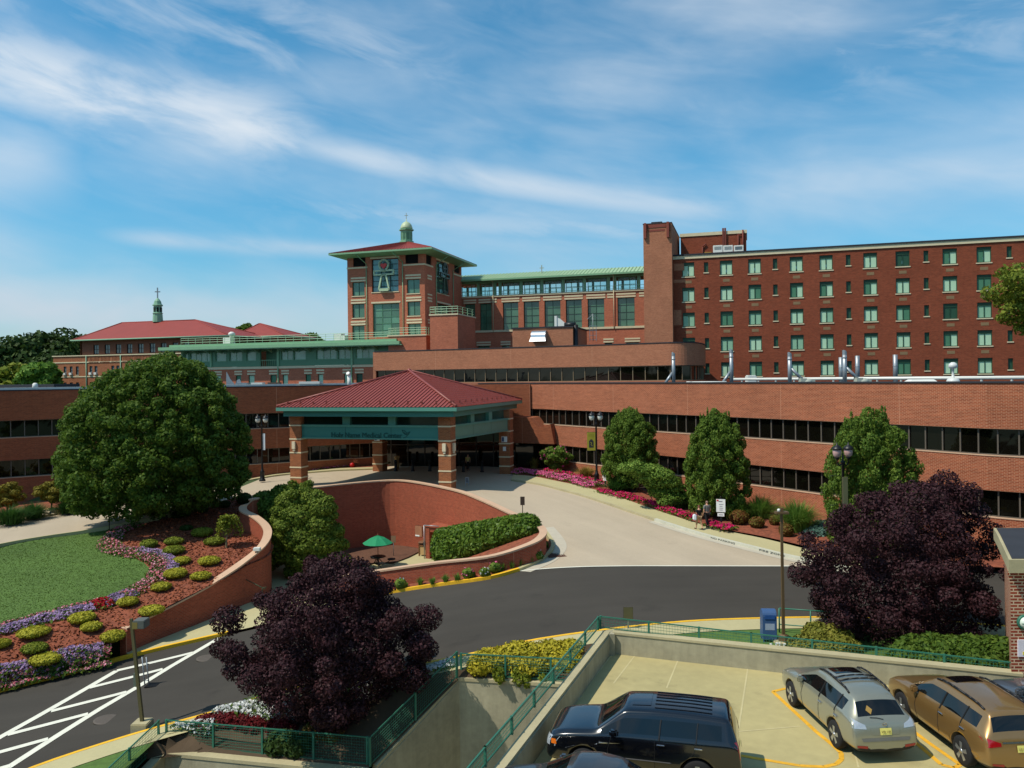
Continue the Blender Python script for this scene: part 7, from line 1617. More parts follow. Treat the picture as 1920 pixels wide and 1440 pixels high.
r1 = car('silver crossover with a dark rear window parked nose to the far parapet', RX, {'side': [4, 5, 6, 7, 8, 9, 10], 'front': [4], 'rear': [12]}, silver, sv, srz, 2.715, .365, .79, False, 5, tail={'lamps': lampz, 'extra': [('bumper_step', [(-.62, .60), (.62, .60), (.66, .69), (-.66, .69)], M('bumper_grey', (112, 112, 108), rough=.6, coord='obj')), ('reflector', [(.5, .42), (.78, .46), (.78, .52), (.5, .49)], LAMPR), ('reflector', [(-.5, .42), (-.78, .46), (-.78, .52), (-.5, .49)], LAMPR), ('plate_recess', [(-.36, .76), (.36, .76), (.40, .92), (-.40, .92)], silver)]}, head=[(.45, .68), (.8, .66), (.82, .82), (.5, .80)], rails=(-1.55, .1, .56), roofglass=(-.5, .02), plate=('VBI 18S', .84), seams=([(.55, .3), (.62, .7), (.5, 1.02)], [(-.47, .3), (-.47, 1.03)], [(-1.1, .62), (-1.36, .85), (-1.38, 1.05)]), belt=1.05)
root, decal, seam_, proj = r1
mb = MB()
for x in (-.75, -.98): 
    P_ = [proj((0, 0, -1), (x, y, 4))+Vector((0, 0, .04)) for y in (-.54, -.27, 0, .27, .54)]; mb = MB(); mb.path(P_, .024, 6); mb.build('roof_bar', TRIM, root, local=True)
W_ = [proj((1, 0, 0), (-4, y, z)) for y, z in ((0, 1.10), (.15, 1.13), (.34, 1.14))]; mb = MB(); mb.path(W_, .012, 5); mb.build('rear_wiper', TRIM, root, local=True)
dm_ = decal('window_sticker', (1, 0, 0), [(.28, 1.2), (.38, 1.28), (.30, 1.37), (.2, 1.29)], M('sticker_gold', (150, 120, 60), rough=.6, coord='obj'), .05, None, .004)
mb = MB(); p = proj((1, 0, 0), (-4, 0, 1.0)); mb.lathe((p.x, 0, p.z), [(.05, 0)]*2, 12); bars(mb, Fr((p.x-.012, 0), (0, -1)), [(.055*math.cos(t), p.z+.04*math.sin(t)) for t in [k*.524 for k in range(12)]], 0, .01, .012); bars(mb, Fr((p.x-.012, 0), (0, -1)), [(.0, p.z+.03), (-.02, p.z-.02), (.035, p.z-.02)], 0, .01, .012, False); mb.build('badge', CHROME, root, local=True)
# gold crossover, boxier
HL = [(2.40, .68, .36, .60, .66, .5, .65), (2.31, .84, .26, .82, .88, .62, .87), (2.0, .91, .24, .98, 1.06, .68, 1.04), (1.12, .945, .22, 1.07, 1.18, .76, 1.15), (1.02, .945, .22, 1.08, 1.20, .76, 1.17), (.22, .95, .22, 1.10, 1.68, .63, 1.61), (.14, .95, .22, 1.10, 1.69, .63, 1.62), (-.36, .95, .22, 1.11, 1.73, .645, 1.66), (-.46, .95, .22, 1.11, 1.73, .645, 1.66), (-1.28, .95, .22, 1.13, 1.71, .64, 1.64), (-1.38, .95, .22, 1.13, 1.70, .64, 1.635), (-2.0, .94, .25, 1.15, 1.65, .62, 1.59), (-2.08, .935, .26, 1.15, 1.63, .615, 1.57), (-2.30, .91, .30, 1.12, 1.20, .70, 1.18), (-2.35, .90, .32, 1.0, 1.06, .72, 1.04), (-2.41, .87, .35, .74, .78, .68, .77), (-2.42, .82, .40, .60, .64, .62, .63)]
gv, grz, _ = place2((1813, 1437), (1694, 1345), .82); gold = paint('gold_paint', (146, 113, 66), .55, .34)
car('gold brown sport utility car with ribbed roof right of the silver one', HL, {'side': [4, 5, 6, 7, 8, 9, 10], 'front': [4], 'rear': [12]}, gold, gv, grz, 2.79, .375, .82, False, 5, tail={'lamps': [([(.54, .92), (.88, .90), (.91, 1.06), (.84, 1.10), (.54, 1.0)], LAMPR)], 'extra': [('reflector', [(.5, .44), (.8, .48), (.8, .53), (.5, .5)], LAMPR), ('chrome_strip', [(-.5, .98), (.5, .98), (.5, 1.02), (-.5, 1.02)], CHROME)]}, head=[(.45, .72), (.82, .70), (.85, .86), (.5, .84)], rails=(-1.85, .1, .60), roofglass=(-.38, .12), plate=('U51 XBL', .86), seams=([(.6, .32), (.68, .75), (.58, 1.08)], [(-.41, .32), (-.41, 1.1)], [(-1.1, .65), (-1.33, .9), (-1.35, 1.1)], [(-1.3, 1.68), (-1.3, 1.68)]), belt=1.11)
# black sport utility car, boxiest
PL = [(2.42, .70, .36, .66, .74, .55, .73), (2.35, .86, .28, .90, .97, .66, .96), (2.1, .94, .26, 1.06, 1.12, .74, 1.11), (1.16, .965, .25, 1.12, 1.22, .80, 1.19), (1.06, .965, .25, 1.13, 1.24, .80, 1.21), (.42, .97, .25, 1.15, 1.74, .67, 1.67), (.34, .97, .25, 1.15, 1.75, .67, 1.68), (-.30, .97, .25, 1.16, 1.79, .69, 1.72), (-.42, .97, .25, 1.16, 1.79, .69, 1.72), (-1.22, .97, .25, 1.17, 1.79, .69, 1.72), (-1.40, .97, .25, 1.17, 1.78, .69, 1.715), (-2.06, .965, .27, 1.18, 1.75, .685, 1.69), (-2.16, .96, .28, 1.18, 1.73, .68, 1.67), (-2.34, .94, .32, 1.15, 1.24, .76, 1.22), (-2.37, .93, .34, 1.02, 1.10, .76, 1.08), (-2.42, .91, .36, .72, .78, .72, .77), (-2.43, .86, .40, .60, .66, .66, .65)]
bv_, brz, _ = place2((1288, 1480), (1084, 1456), .83); blk = paint('black_blue_paint', (13, 15, 21), .2, .2)
r3 = car('black boxy sport utility car across the bay at the left deck parapet', PL, {'side': [4, 5, 6, 7, 8, 9, 10], 'front': [4], 'rear': [12]}, blk, bv_+Vector((.22, 0, 0)), brz, 2.775, .375, .83, False, 5, tail={'lamps': [([(.72, .86), (.95, .84), (.95, 1.22), (.80, 1.24)], LAMPR)], 'extra': [('chrome_strip', [(-.5, .98), (.5, .98), (.5, 1.03), (-.5, 1.03)], CHROME)]}, head=[(.5, .74), (.93, .72), (.96, .98), (.6, .95)], plate=('NJ 482', .86), seams=([(.72, .36), (.8, .8), (.7, 1.13)], [(-.36, .36), (-.36, 1.15)], [(-1.12, .7), (-1.32, .95), (-1.34, 1.16)]), belt=1.16)
root, decal, seam_, proj = r3
mb = MB()
for y in (-.5, -.3, -.1, .1, .3, .5): mb.path([proj((0, 0, -1), (x, y, 4))+Vector((0, 0, .004)) for x in (-.35, -.8, -1.3, -1.75)], .012, 5)
mb.build('roof_rib', blk, root, local=True); decal('sunroof', (0, 0, -1), [(-.25, -.4), (.22, -.4), (.22, .4), (-.25, .4)], blk, .05, None, .004)
for s_ in (1, -1): seam_([(1.0, .62), (-1.1, .62)], (0, -s_, 0), TRIM, .02, 'side_moulding')
for s_ in (1, -1): decal('turn_signal', (0, -s_, 0), [(2.10, .78), (2.24, .78), (2.24, .9), (2.12, .9)], LAMPO, .04)
# dark grey sedan in the foreground
SD = [(a, b, c, d, e+(.08 if e > 1.2 else 0), f, g+(.08 if e > 1.2 else 0)) for a, b, c, d, e, f, g in [(2.30, .66, .28, .50, .56, .5, .55), (2.2, .82, .2, .64, .70, .62, .69), (1.8, .88, .18, .76, .82, .7, .81), (.95, .90, .17, .88, .96, .74, .94), (.85, .90, .17, .89, .98, .74, .95), (.0, .905, .17, .92, 1.40, .56, 1.35), (-.08, .905, .17, .92, 1.41, .56, 1.36), (-.46, .905, .17, .93, 1.43, .57, 1.38), (-.54, .905, .17, .93, 1.43, .57, 1.38), (-1.0, .9, .18, .94, 1.38, .55, 1.33), (-1.08, .9, .18, .95, 1.36, .545, 1.31), (-1.7, .89, .22, .97, 1.05, .62, 1.03), (-1.8, .885, .23, .96, 1.02, .64, 1.0), (-2.2, .84, .28, .88, .93, .62, .92), (-2.3, .78, .34, .6, .64, .55, .63)]]
dgp = paint('graphite_paint', (56, 57, 58), .45, .32); dv = Vector((1.3, 17.7, ZD))
car('dark grey sedan at the bottom edge in front of the black car', SD, {'side': [4, 5, 6, 7, 8], 'front': [4], 'rear': [10]}, dgp, dv, brz, 2.7, .33, .78, False, 5, head=[(.45, .52), (.8, .52), (.82, .66), (.5, .65)], tail={'lamps': [([(.5, .72), (.82, .7), (.82, .84), (.5, .84)], LAMPR)]}, seams=([(-.5, .25), (-.5, .92)],), belt=.93)
# dusty grey car at the right edge
car('dusty grey car just showing at the right edge behind the gold one', HL, {'side': [4, 5, 6, 7, 8, 9, 10], 'front': [4], 'rear': [12]}, paint('dusty_grey_paint', (84, 90, 98), .4, .4), gv+Vector((2.75, -.35, 0)), grz, 2.79, .375, .82, False, 5, belt=1.11)
# ------------------------------------------------------------------ lamps, signs and small things
def twin_lamp(px, pyb, ptop, zf, label, banner, base=None, rz=0):
    b = Vector(base) if base is not None else T(px, pyb, zf); H = D(px, ptop, b.y).z-b.z; o = thing('lamp_post', label, 'street lamp', b, 'black twin lantern posts', rz)
    mb = MB(); mb.lathe((0, 0, 0), [(.3, 0), (.3, .12), (.22, .2), (.2, .8), (.24, .85), (.13, 1.0), (.09, 1.3), (.075, H-1.1), (.12, H-1.05), (.12, H-.95), (.05, H-.9), (.04, H-.55), (.0, H-.45)], 12); mb.build('pole', BLACKM, o, local=True)
    for s_ in (-1, 1):
        mb = MB(); mb.path([(0, 0, H-1.05), (s_*.22, 0, H-1.2), (s_*.36, 0, H-1.05), (s_*.36, 0, H-.72)], .035, 8); ar = mb.build('arm', BLACKM, o, local=True)
        mb = MB(); mb.lathe((s_*.36, 0, H-.74), [(.1, 0), (.2, .1), (.235, .3), (.22, .46)], 14); gl = mb.build('globe', GLOBE2 if banner == 'edge' else GLOBE, ar, local=True)
        mb = MB(); mb.lathe((s_*.36, 0, H-.3), [(.29, 0), (.27, .06), (.16, .18), (.05, .24), (.03, .36), (.0, .4)], 14); mb.lathe((s_*.36, 0, H-.78), [(.06, -.1), (.13, 0), (.13, .06)], 12); mb.build('cap', BLACKM, gl, local=True)
    if banner:
        m = {'yellow': M('banner_yellow', (150, 142, 44), rough=.8), 'white': M('banner_white', (214, 220, 224), rough=.8), 'edge': M('banner_olive', (130, 122, 84), rough=.8)}[banner]
        h = 1.55; z1 = H-1.75; w = .7; y = 0
        mb = MB()
        if banner == 'yellow': mb.box(-w-.08, -.08, -.012, .012, z1-h, z1)
        elif banner == 'white': mb.box(.02, .30, -.012, .012, z1-h, z1)
        else: mb.box(-.4, -.08, -.5, -.48, z1-h, z1)
        bn = mb.build('banner', m, o, local=True); mb = MB()
        for z in (z1+.02, z1-h-.02): mb.tube((0, 0, z), ((-.82 if banner != 'white' else .32), 0, z), .015, n=6)
        mb.build('bracket', BLACKM, o, local=True)
        if banner == 'yellow':
            mb = MB(); fe_ = Fr((0, 0), (1, 0)); mb.hexa([(-.62, -.02, z1-1.3), (-.24, -.02, z1-1.3), (-.24, -.014, z1-1.3), (-.62, -.014, z1-1.3), (-.62, -.02, z1-.75), (-.24, -.02, z1-.75), (-.24, -.014, z1-.75), (-.62, -.014, z1-.75)]); mb.hexa([(-.62, -.02, z1-.75), (-.24, -.02, z1-.75), (-.24, -.014, z1-.75), (-.62, -.014, z1-.75), (-.48, -.02, z1-.6), (-.38, -.02, z1-.6), (-.38, -.014, z1-.6), (-.48, -.014, z1-.6)]); mk = mb.build('mark', INK, bn, local=True)
            mb = MB(); bars(mb, fe_, [(-.5, z1-.85), (-.38, z1-.9), (-.46, z1-1.05), (-.34, z1-1.15)], -.026, -.02, .05, False); mb.build('mark_detail', m, mk, local=True)
            mb = MB()
            for k in range(3): mb.box(-.68, -.2, -.016, -.0125, z1-.18-k*.1, z1-.15-k*.1)
            mb.build('lettering', M('banner_olive_print', (140, 128, 40)), bn, local=True)
    return o
GLOBE = M('lantern_glass', (196, 198, 190), rough=.25, var=.12, scale=3, coord='obj'); GLOBE2 = M('lantern_glass_pink', (186, 150, 146), rough=.25, var=.2, scale=3, coord='obj')
twin_lamp(492, 902, 778, lambda a, b: zup(a)+.13, 'black twin lantern post with a narrow white banner left of the canopy', 'white')
twin_lamp(1119, 909, 772, zbed_r, 'black twin lantern post with a yellow banner by the right walk', 'yellow')
bb = D(1582, 1005, 43.0); bb.z = .6; twin_lamp(1582, 0, 832, None, 'black twin lantern post with pinkish globes before the largest egg shaped tree', 'edge', bb, .25)
# light poles
b = Vector((*D(267, 1382, 30.7)[:2], 0)); b.z = zwalk(b.x)-.02; tp = D(246, 1160, 30.9); o = thing('light_pole', 'leaning olive light pole with a box floodlight by the hatched road', 'light pole', b); l = tp-b
mb = MB(); mb.box(-.32, .32, -.32, .32, -.3, .22); mb.build('footing', CONC, o, local=True, bevel=.03)
mb = MB(); mb.tube((0, 0, .2), l, .085, .075, 4); mb.build('pole', POLEO, o, local=True)
mb = MB(); mb.tube(l+Vector((0, 0, -.25)), l+Vector((.3, 0, -.18)), .03); ar = mb.build('arm', POLEO, o, local=True)
mb = MB(); mb.box(l.x+.16, l.x+.62, l.y-.25, l.y+.25, l.z-.34, l.z-.02); hd = mb.build('floodlight', M('floodlight_grey', (92, 94, 90), rough=.5), o, local=True, bevel=.02)
mb = MB(); mb.box(l.x+.159, l.x+.2, l.y-.255, l.y+.12, l.z-.345, l.z-.1); mb.box(l.x+.15, l.x+.36, l.y-.256, l.y-.2, l.z-.33, l.z-.08); mb.build('side_plate', M('plate_olive', (128, 112, 62), rough=.5), hd, local=True)
p = l*.42; mb = MB(); mb.box(p.x-.2, p.x-.06, p.y+.06, p.y+.1, p.z-.25, p.z+.28); mb.build('sign_board', M('sign_back', (96, 106, 96), rough=.5), o, local=True)
b = Vector((*D(1469, 1183, 30.6)[:2], .5)); tp = D(1465, 962, 30.6); l = tp-b; o = thing('light_pole', 'slim brown light pole with a flat twin head beside the blue mailbox', 'light pole', b)
mb = MB(); mb.box(-.35, .45, -.35, .35, -.4, .12); mb.build('footing', CONC, o, local=True, bevel=.03); mb = MB(); mb.box(-.35, .3, -.3, .3, -.55, -.402); mb.build('footing_brick', BR_HUT, o, local=True)
mb = MB(); mb.lathe((0, 0, .12), [(.2, 0), (.2, .22), (.12, .26)], 4, 0, False); mb.tube((0, 0, .3), l, .075, .06, 4); mb.build('pole', POLEB, o, local=True)
mb = MB(); mb.box(l.x-.24, l.x+.26, l.y-.16, l.y+.16, l.z-.03, l.z+.06); mb.box(l.x-.04, l.x+.08, l.y-.05, l.y+.05, l.z+.06, l.z+.2); mb.build('head', POLEB, o, local=True, bevel=.015)
mb = MB(); mb.lathe((l.x-.1, l.y, l.z+.06), [(.06, 0), (.06, .08), (.03, .11)], 10); mb.build('sensor', OFFW, o, local=True)
# signs
def lines(mb, x0, x1, y, z0, n, dz_, h=.03, rg=random.Random(2)):
    for k in range(n): mb.box(x0+(x1-x0)*rg.uniform(0, .15), x1-(x1-x0)*rg.uniform(0, .3), y, y+.004, z0-k*dz_, z0-k*dz_+h)
def notice(px, py, zf, label, hpx, rz):
    b = T(px, py, zf); k = hpx*b.y/FOC; o = thing('notice_sign', label, 'sign', b, 'white notices on black posts', rz); w = k*.165
    mb = MB(); mb.box(-.07, .07, 0, .06, 0, k*1.04); mb.lathe((0, .03, k*1.04), [(.07, 0), (.03, .06), (.05, .1), (0, .14)], 8); mb.build('post', BLACKM, o, local=True)
    mb = MB(); mb.box(-w, w, -.04, -.002, k*.52, k); mb.box(-w*.75, w*.75, -.04, -.002, k*.36, k*.48); bd = mb.build('sign_board', SIGNW, o, local=True)
    mb = MB(); mb.box(-w*.9, -w*.45, -.046, -.041, k*.92, k*.98); mb.build('red_mark', SIGNR, bd, local=True); mb = MB(); lines(mb, -w*.7, w*.8, -.046, k*.9, 1, .1, k*.035); lines(mb, -w*.4, w*.6, -.046, k*.8, 4, k*.07, k*.02); lines(mb, -w*.5, w*.5, -.046, k*.41, 1, .1, k*.02); mb.build('print', M('faded_ink', (120, 122, 130)), bd, local=True)
notice(1352, 986, zbed_r, 'white notice sign on a black post right of the walking couple', 50, -.35); notice(1135, 913, zbed_r, 'white notice sign on a black post beside the lamp post', 33, -.55)
def post_sign(px, pyb, pyt, zf, label, kind, base=None, name='road_sign'):
    b = Vector(base) if base is not None else T(px, pyb, zf); k = D(px, pyt, b.y).z-b.z; o = thing(name, label, 'sign', b); mb = MB(); mb.tube((0, 0, -.1), (0, 0, k*(.98)), .03, n=6); pm_ = BLACKM if kind in ('dark', 'pole') else GALV; mb.build('post', pm_, o, local=True)
    if kind != 'pole':
        mb = MB(); w, h = {'dark': (.16, .62), 'olive': (.2, .55), 'tan': (.19, .55)}[kind]; mb.box(-w, w, -.045, -.03, k-h, k); mb.build('sign_board', {'dark': M('sign_back_dark', (60, 46, 36), rough=.6), 'olive': M('sign_back_olive', (92, 86, 56), rough=.6), 'tan': M('sign_back_tan', (140, 112, 84), rough=.6)}[kind], o, local=True, bevel=.01)
    return o
post_sign(980, 968, 931, zdrive, 'brown backed parking sign above the hedge', 'dark'); post_sign(205, 990, 938, lambda a, b: zup(a)+.05, 'thin black post at the lawn edge under the maple', 'pole', name='post')
post_sign(738, 1042, 1004, lambda a, b: -2.7, 'tan sign on a thin post against the plaza wall', 'tan'); post_sign(1178, 1178, 1138, lambda a, b: zwalk(a), 'olive backed road sign behind the deck fence', 'olive')
b = T(876, 911, zdrive); o = thing('stand_sign', 'small pale frame sign standing on the shaded drive', 'sign', b); mb = MB(); mb.box(-.16, -.12, -.02, .02, 0, .75); mb.box(.12, .16, -.02, .02, 0, .75); mb.box(-.12, .12, -.02, .02, .7, .75); mb.box(-.12, .12, -.02, .02, .25, .3); mb.build('frame', GALV, o, local=True)
mb = MB(); mb.box(-.115, .115, -.01, .01, .3, .7); mb.build('sign_board', M('board_grey', (110, 108, 110)), o, local=True)
b = T(279, 1286, zroad); o = thing('barrier_post', 'grey two legged marker standing on the road hatching', 'sign', b); mb = MB(); k = 1.32
for x in (-.13, .06): mb.tube((x-.05, 0, .02), (x-.16, 0, k), .028, n=6)
for z in (.25, 1.0): mb.tube((-.2, 0, z), (.02, 0, z), .02, n=6)
mb.build('post', GALV, o, local=True); mb = MB(); mb.box(-.1, .45, -.28, .28, 0, .06); mb.build('foot', BLACKM, o, local=True, bevel=.02); mb = MB(); mb.box(-.2, .05, .03, .6, .55, 1.25); 
# mailbox
b = Vector((*D(1441, 1192, 31.0)[:2], .5)); o = thing('mailbox', 'dark blue public mailbox behind the far deck parapet', 'mailbox', b, None, -.1); mb = MB(); prof = [(-.27, .12), (.27, .12), (.27, 1.02)]+[(.27*math.cos(t), 1.02+.24*math.sin(t)) for t in [k*math.pi/10 for k in range(1, 10)]]+[(-.27, 1.02)]
n = len(prof); A_ = [(-.27, y, z) for y, z in prof]; B_ = [(.27, y, z) for y, z in prof]; mb.face(A_); mb.face(B_[::-1])
for i in range(n): mb.face([A_[i], B_[i], B_[(i+1) % n], A_[(i+1) % n]])
mb.build('body', BLUEP, o, local=True, bevel=.015); mb = MB()
for x in (-.22, .22):
    for y in (-.2, .2): mb.box(x-.03, x+.03, y-.03, y+.03, 0, .119)
mb.build('leg', BLUEP, o, local=True); mb = MB(); mb.box(-.2, .2, -.295, -.272, .92, 1.08); mb.build('door', M('mailbox_door', (40, 78, 134), rough=.4), o, local=True, bevel=.01); mb = MB(); mb.box(-.18, .18, -.275, -.271, .5, .75); mb.build('notice', M('mailbox_label', (150, 160, 176)), o, local=True)
b = Vector((*D(1458, 1212, 29.3)[:2], .55)); o = thing('barricade', 'low white plastic barricade beside the mailbox', 'barricade', b, None, -.1); mb = MB()
mb.hexa([(-.36, -.15, 0), (.36, -.15, 0), (.36, .15, 0), (-.36, .15, 0), (-.28, -.03, .3), (.3, -.03, .3), (.3, .03, .3), (-.28, .03, .3)]); mb.box(-.28, -.2, -.04, .04, .3, .42); mb.box(.22, .3, -.04, .04, .3, .42); mb.box(-.08, -.03, -.03, .03, .3, .44); mb.box(.05, .1, -.03, .03, .3, .44); mb.box(-.03, .05, -.03, .03, .4, .44); mb.build('body', M('barricade_white', (226, 226, 222), rough=.5), o, local=True, bevel=.012)
# handrails
a, c = D(1461, 1152, 31.9), D(1580, 1152, 31.2); o = thing('handrail', 'green pipe handrail along the near walk beside the plum tree', 'handrail', (a.x, a.y, .5)); mb = MB(); a.z = c.z = 1.5; mb.path([(a.x, a.y, .5), a, c, (c.x, c.y, .5)], .03, 6)
m_ = a.lerp(c, .5); mb.tube((m_.x, m_.y, .5), m_, .03, n=6); mb.path([(a.x, a.y, .85), (c.x, c.y, .85)], .025, 6); mb.build('rail', FENCEG, o)
b = D(492, 1122, 48.3); b.z = zplaza(b.x, b.y); o = thing('handrail', 'dark handrail by the walk at the foot of the garden wall', 'handrail', b); mb = MB(); mb.path([b, b+Vector((0, 0, 1.0)), b+Vector((.25, .1, 1.0))], .03, 6); p = D(458, 1085, 48.6); q = D(498, 1105, 48.0); mb.path([p, q], .03, 6); mb.build('rail', M('rail_olive', (64, 72, 48)), o)
b = D(482, 1030, 49.4); o = thing('floodlight', 'small white floodlight resting by the garden wall coping', 'floodlight', b); mb = MB(); mb.box(-.22, .22, -.14, .14, -.1, .12); mb.build('case', OFFW, o, local=True, bevel=.03); mb = MB(); mb.tube((0, 0, -.5), (0, 0, -.1), .03); mb.build('stem', GALV, o, local=True)
# parasol and picnic table
b = G(709, 1061, -2.68); b.z = -2.72; o = thing('parasol', 'green market parasol open over the plaza table', 'parasol', b); mb = MB(); mb.tube((0, 0, 0), (0, 0, 2.25), .025, n=8); mb.build('pole', M('parasol_pole', (84, 60, 40)), o, local=True)
mb = MB(); rows = []
for r, z in ((0, 2.3), (.55, 2.08), (1.12, 1.72)): rows.append([(r*math.cos(2*math.pi*k/16)*(1 if k % 2 == 0 else .93), r*math.sin(2*math.pi*k/16)*(1 if k % 2 == 0 else .93), z-(0 if k % 2 == 0 else .02)) for k in range(16)])
mb.grid(rows, 0, False, True); mb.build('canopy', UMBG, o, local=True); mb = MB()
for k in range(8): t = 2*math.pi*k/8; mb.tube((0, 0, 1.6), (.9*math.cos(t), .9*math.sin(t), 1.84), .012, n=4)
mb.lathe((0, 0, 2.28), [(.04, 0), (.03, .1), (0, .12)], 8); mb.build('rib', M('rib_wood', (150, 90, 60)), o, local=True)
o = thing('picnic_table', 'dark round picnic table with ring seats under the parasol', 'table', b); mb = MB(); mb.lathe((0, 0, .70), [(.03, 0), (.55, 0), (.58, .02), (.55, .05), (.03, .05)], 20); mb.build('table_top', BLACKM, o, local=True)
for k in range(4):
    t = math.pi/2*k+.4; c = (1.0*math.cos(t), 1.0*math.sin(t)); mb = MB(); P_ = [(c[0]+.27*math.cos(s), c[1]+.27*math.sin(s), .44) for s in [2*math.pi*j/16 for j in range(17)]]; mb.path(P_, .04, 6); mb.lathe((c[0], c[1], .42), [(0, 0), (.25, 0), (.25, .03), (0, .03)], 14); mb.build('seat', BLACKM, o, local=True); mb = MB(); mb.path([(0, 0, .65), (.4*math.cos(t), .4*math.sin(t), .2), (1.25*math.cos(t), 1.25*math.sin(t), .03)], .03, 6); mb.path([(c[0], c[1], .42), (.5*math.cos(t), .5*math.sin(t), .15)], .025, 6); mb.build('leg', BLACKM, o, local=True)
b = G(798, 1040, -2.75); b.z = -2.78; o = thing('litter_bin', 'tan and brown litter bin with a hooded top by the plaza doorway', 'litter bin', b, None, -.35); mb = MB(); mb.box(-.36, .36, -.36, .36, .08, .78); mb.build('panel', BIN, o, local=True, bevel=.02); mb = MB()
for x in (-.37, .37):
    for y in (-.37, .37): mb.box(x-.04, x+.04, y-.04, y+.04, 0, 1.0)
mb.box(-.41, .41, -.41, .41, .78, .86); mb.hexa([(-.44, -.44, 1.0), (.44, -.44, 1.0), (.44, .44, 1.0), (-.44, .44, 1.0), (-.36, -.36, 1.14), (.36, -.36, 1.14), (.36, .36, 1.14), (-.36, .36, 1.14)]); mb.build('frame', BINB, o, local=True); mb = MB(); mb.box(-.33, .33, -.33, .33, .86, 1.0); mb.build('opening', DARK, o, local=True)
# drain grate, floor lights, rocks
b = T(1043, 1041, zdrive); o = thing('drain_grate', 'rusty iron drain grate by the tip of the island bed', 'grate', b, None, .15); mb = MB(); mb.box(-.55, .55, -.5, .5, 0, .02); mb.build('frame', M('rust_iron', (96, 56, 40), rough=.8, var=.3, scale=5), o, local=True); mb = MB()
for k in range(12): mb.box(-.5+k*.086, -.46+k*.086, -.45, .45, .021, .035)
mb.build('bar', M('rust_bar', (64, 42, 34), rough=.8), o, local=True)['kind'] = 'stuff'
for i, (x, y, s) in enumerate(((76, 966, .95), (101, 962, 1.0))):
    b = T(x, y, lambda a, c: zup(a)+.1); o = thing('boulder', ('pale flat rock by the left drive, the left one of two', 'tan rock with a raised end by the left drive, the right one of two')[i], 'rock', b); v, f = ellips_core((0, 0, .1), (s, .6, .32), 12, 8, .22); mb = MB(); mb.v = v; mb.f = f; mb.mi = [0]*len(f); mb.sm = [False]*len(f); mb.build('rock', M('rock_tan' if i else 'rock_pale', (164, 136, 84) if i else (178, 166, 140), var=.3), o, local=True)
b = T(660, 876, lambda a, c: zup(a)+.12); o = thing('garden_ornament', 'bright red round garden ornament with spiky rays before the left wing', 'ornament', b); mb = MB(); mb.lathe((0, 0, 0), [(.15, 0), (.27, .16), (.26, .36), (.1, .5)], 14); mb.build('pot', REDP, o, local=True); mb = MB()
for k in range(9): t = math.pi*(k+.5)/9; mb.tube((0, 0, .5), (.7*math.cos(t), 0, .4+.6*math.sin(t)), .018, n=5)
mb.build('ray', M('ray_bronze', (140, 70, 40)), o, local=True)['kind'] = 'stuff'
# lettering stencilled on the white kerb
def kerb_text(txt, px0, py0, px1, py1):
    a, c = T(px0, py0, lambda x, y: zdrive(x, y)+.03), T(px1, py1, lambda x, y: zdrive(x, y)+.03); kp = [Vector(q) for q in nb]
    def near(p): return min(kp, key=lambda q: (q-Vector(p[:2])).length)
    a2, c2 = near(a), near(c); t = c2-a2; fr = Fr(a2, t); o = text_mesh(txt, .15, .004, INK, 'kerb_lettering', None, fr, 0, -.012, 0, t.length); me = o.data
    for v in me.vertices: v.co.z += zdrive(v.co.x, v.co.y)+.025
    tag(o, 'black stencilled words %s on the white kerb face' % txt.lower(), 'lettering')
kerb_text('NO PARKING', 1332, 1010, 1370, 1022); kerb_text('FIRE ZONE', 1430, 1034, 1462, 1045)
# ------------------------------------------------------------------ people
SKIN = M('skin', (196, 146, 118), rough=.6, var=.06, coord='obj')
def skin_mesh(name, nodes, edges, mat, parent, sub=2):
    ks = list(nodes); ix = {k: i for i, k in enumerate(ks)}; me = bpy.data.meshes.new(name); me.from_pydata([nodes[k][0] for k in ks], [(ix[a], ix[b]) for a, b in edges], []); o = bpy.data.objects.new(name, me); COL.objects.link(o)
    o.modifiers.new('skin', 'SKIN'); sk = o.modifiers[0]; sk.use_smooth_shade = True
    d = o.data.skin_vertices[0].data
    for k in ks: r = nodes[k][1]; d[ix[k]].radius = r if isinstance(r, tuple) else (r, r); d[ix[k]].use_root = ix[k] == 0
    o.modifiers.new('sub', 'SUBSURF').levels = sub; m = evaluated(o); bpy.data.objects.remove(o); m.name = name; m.materials.clear(); m.materials.append(mat)
    for p in m.polygons: p.use_smooth = True
    o = bpy.data.objects.new(name, m); COL.objects.link(o)
    if parent: o.parent = parent
    return o
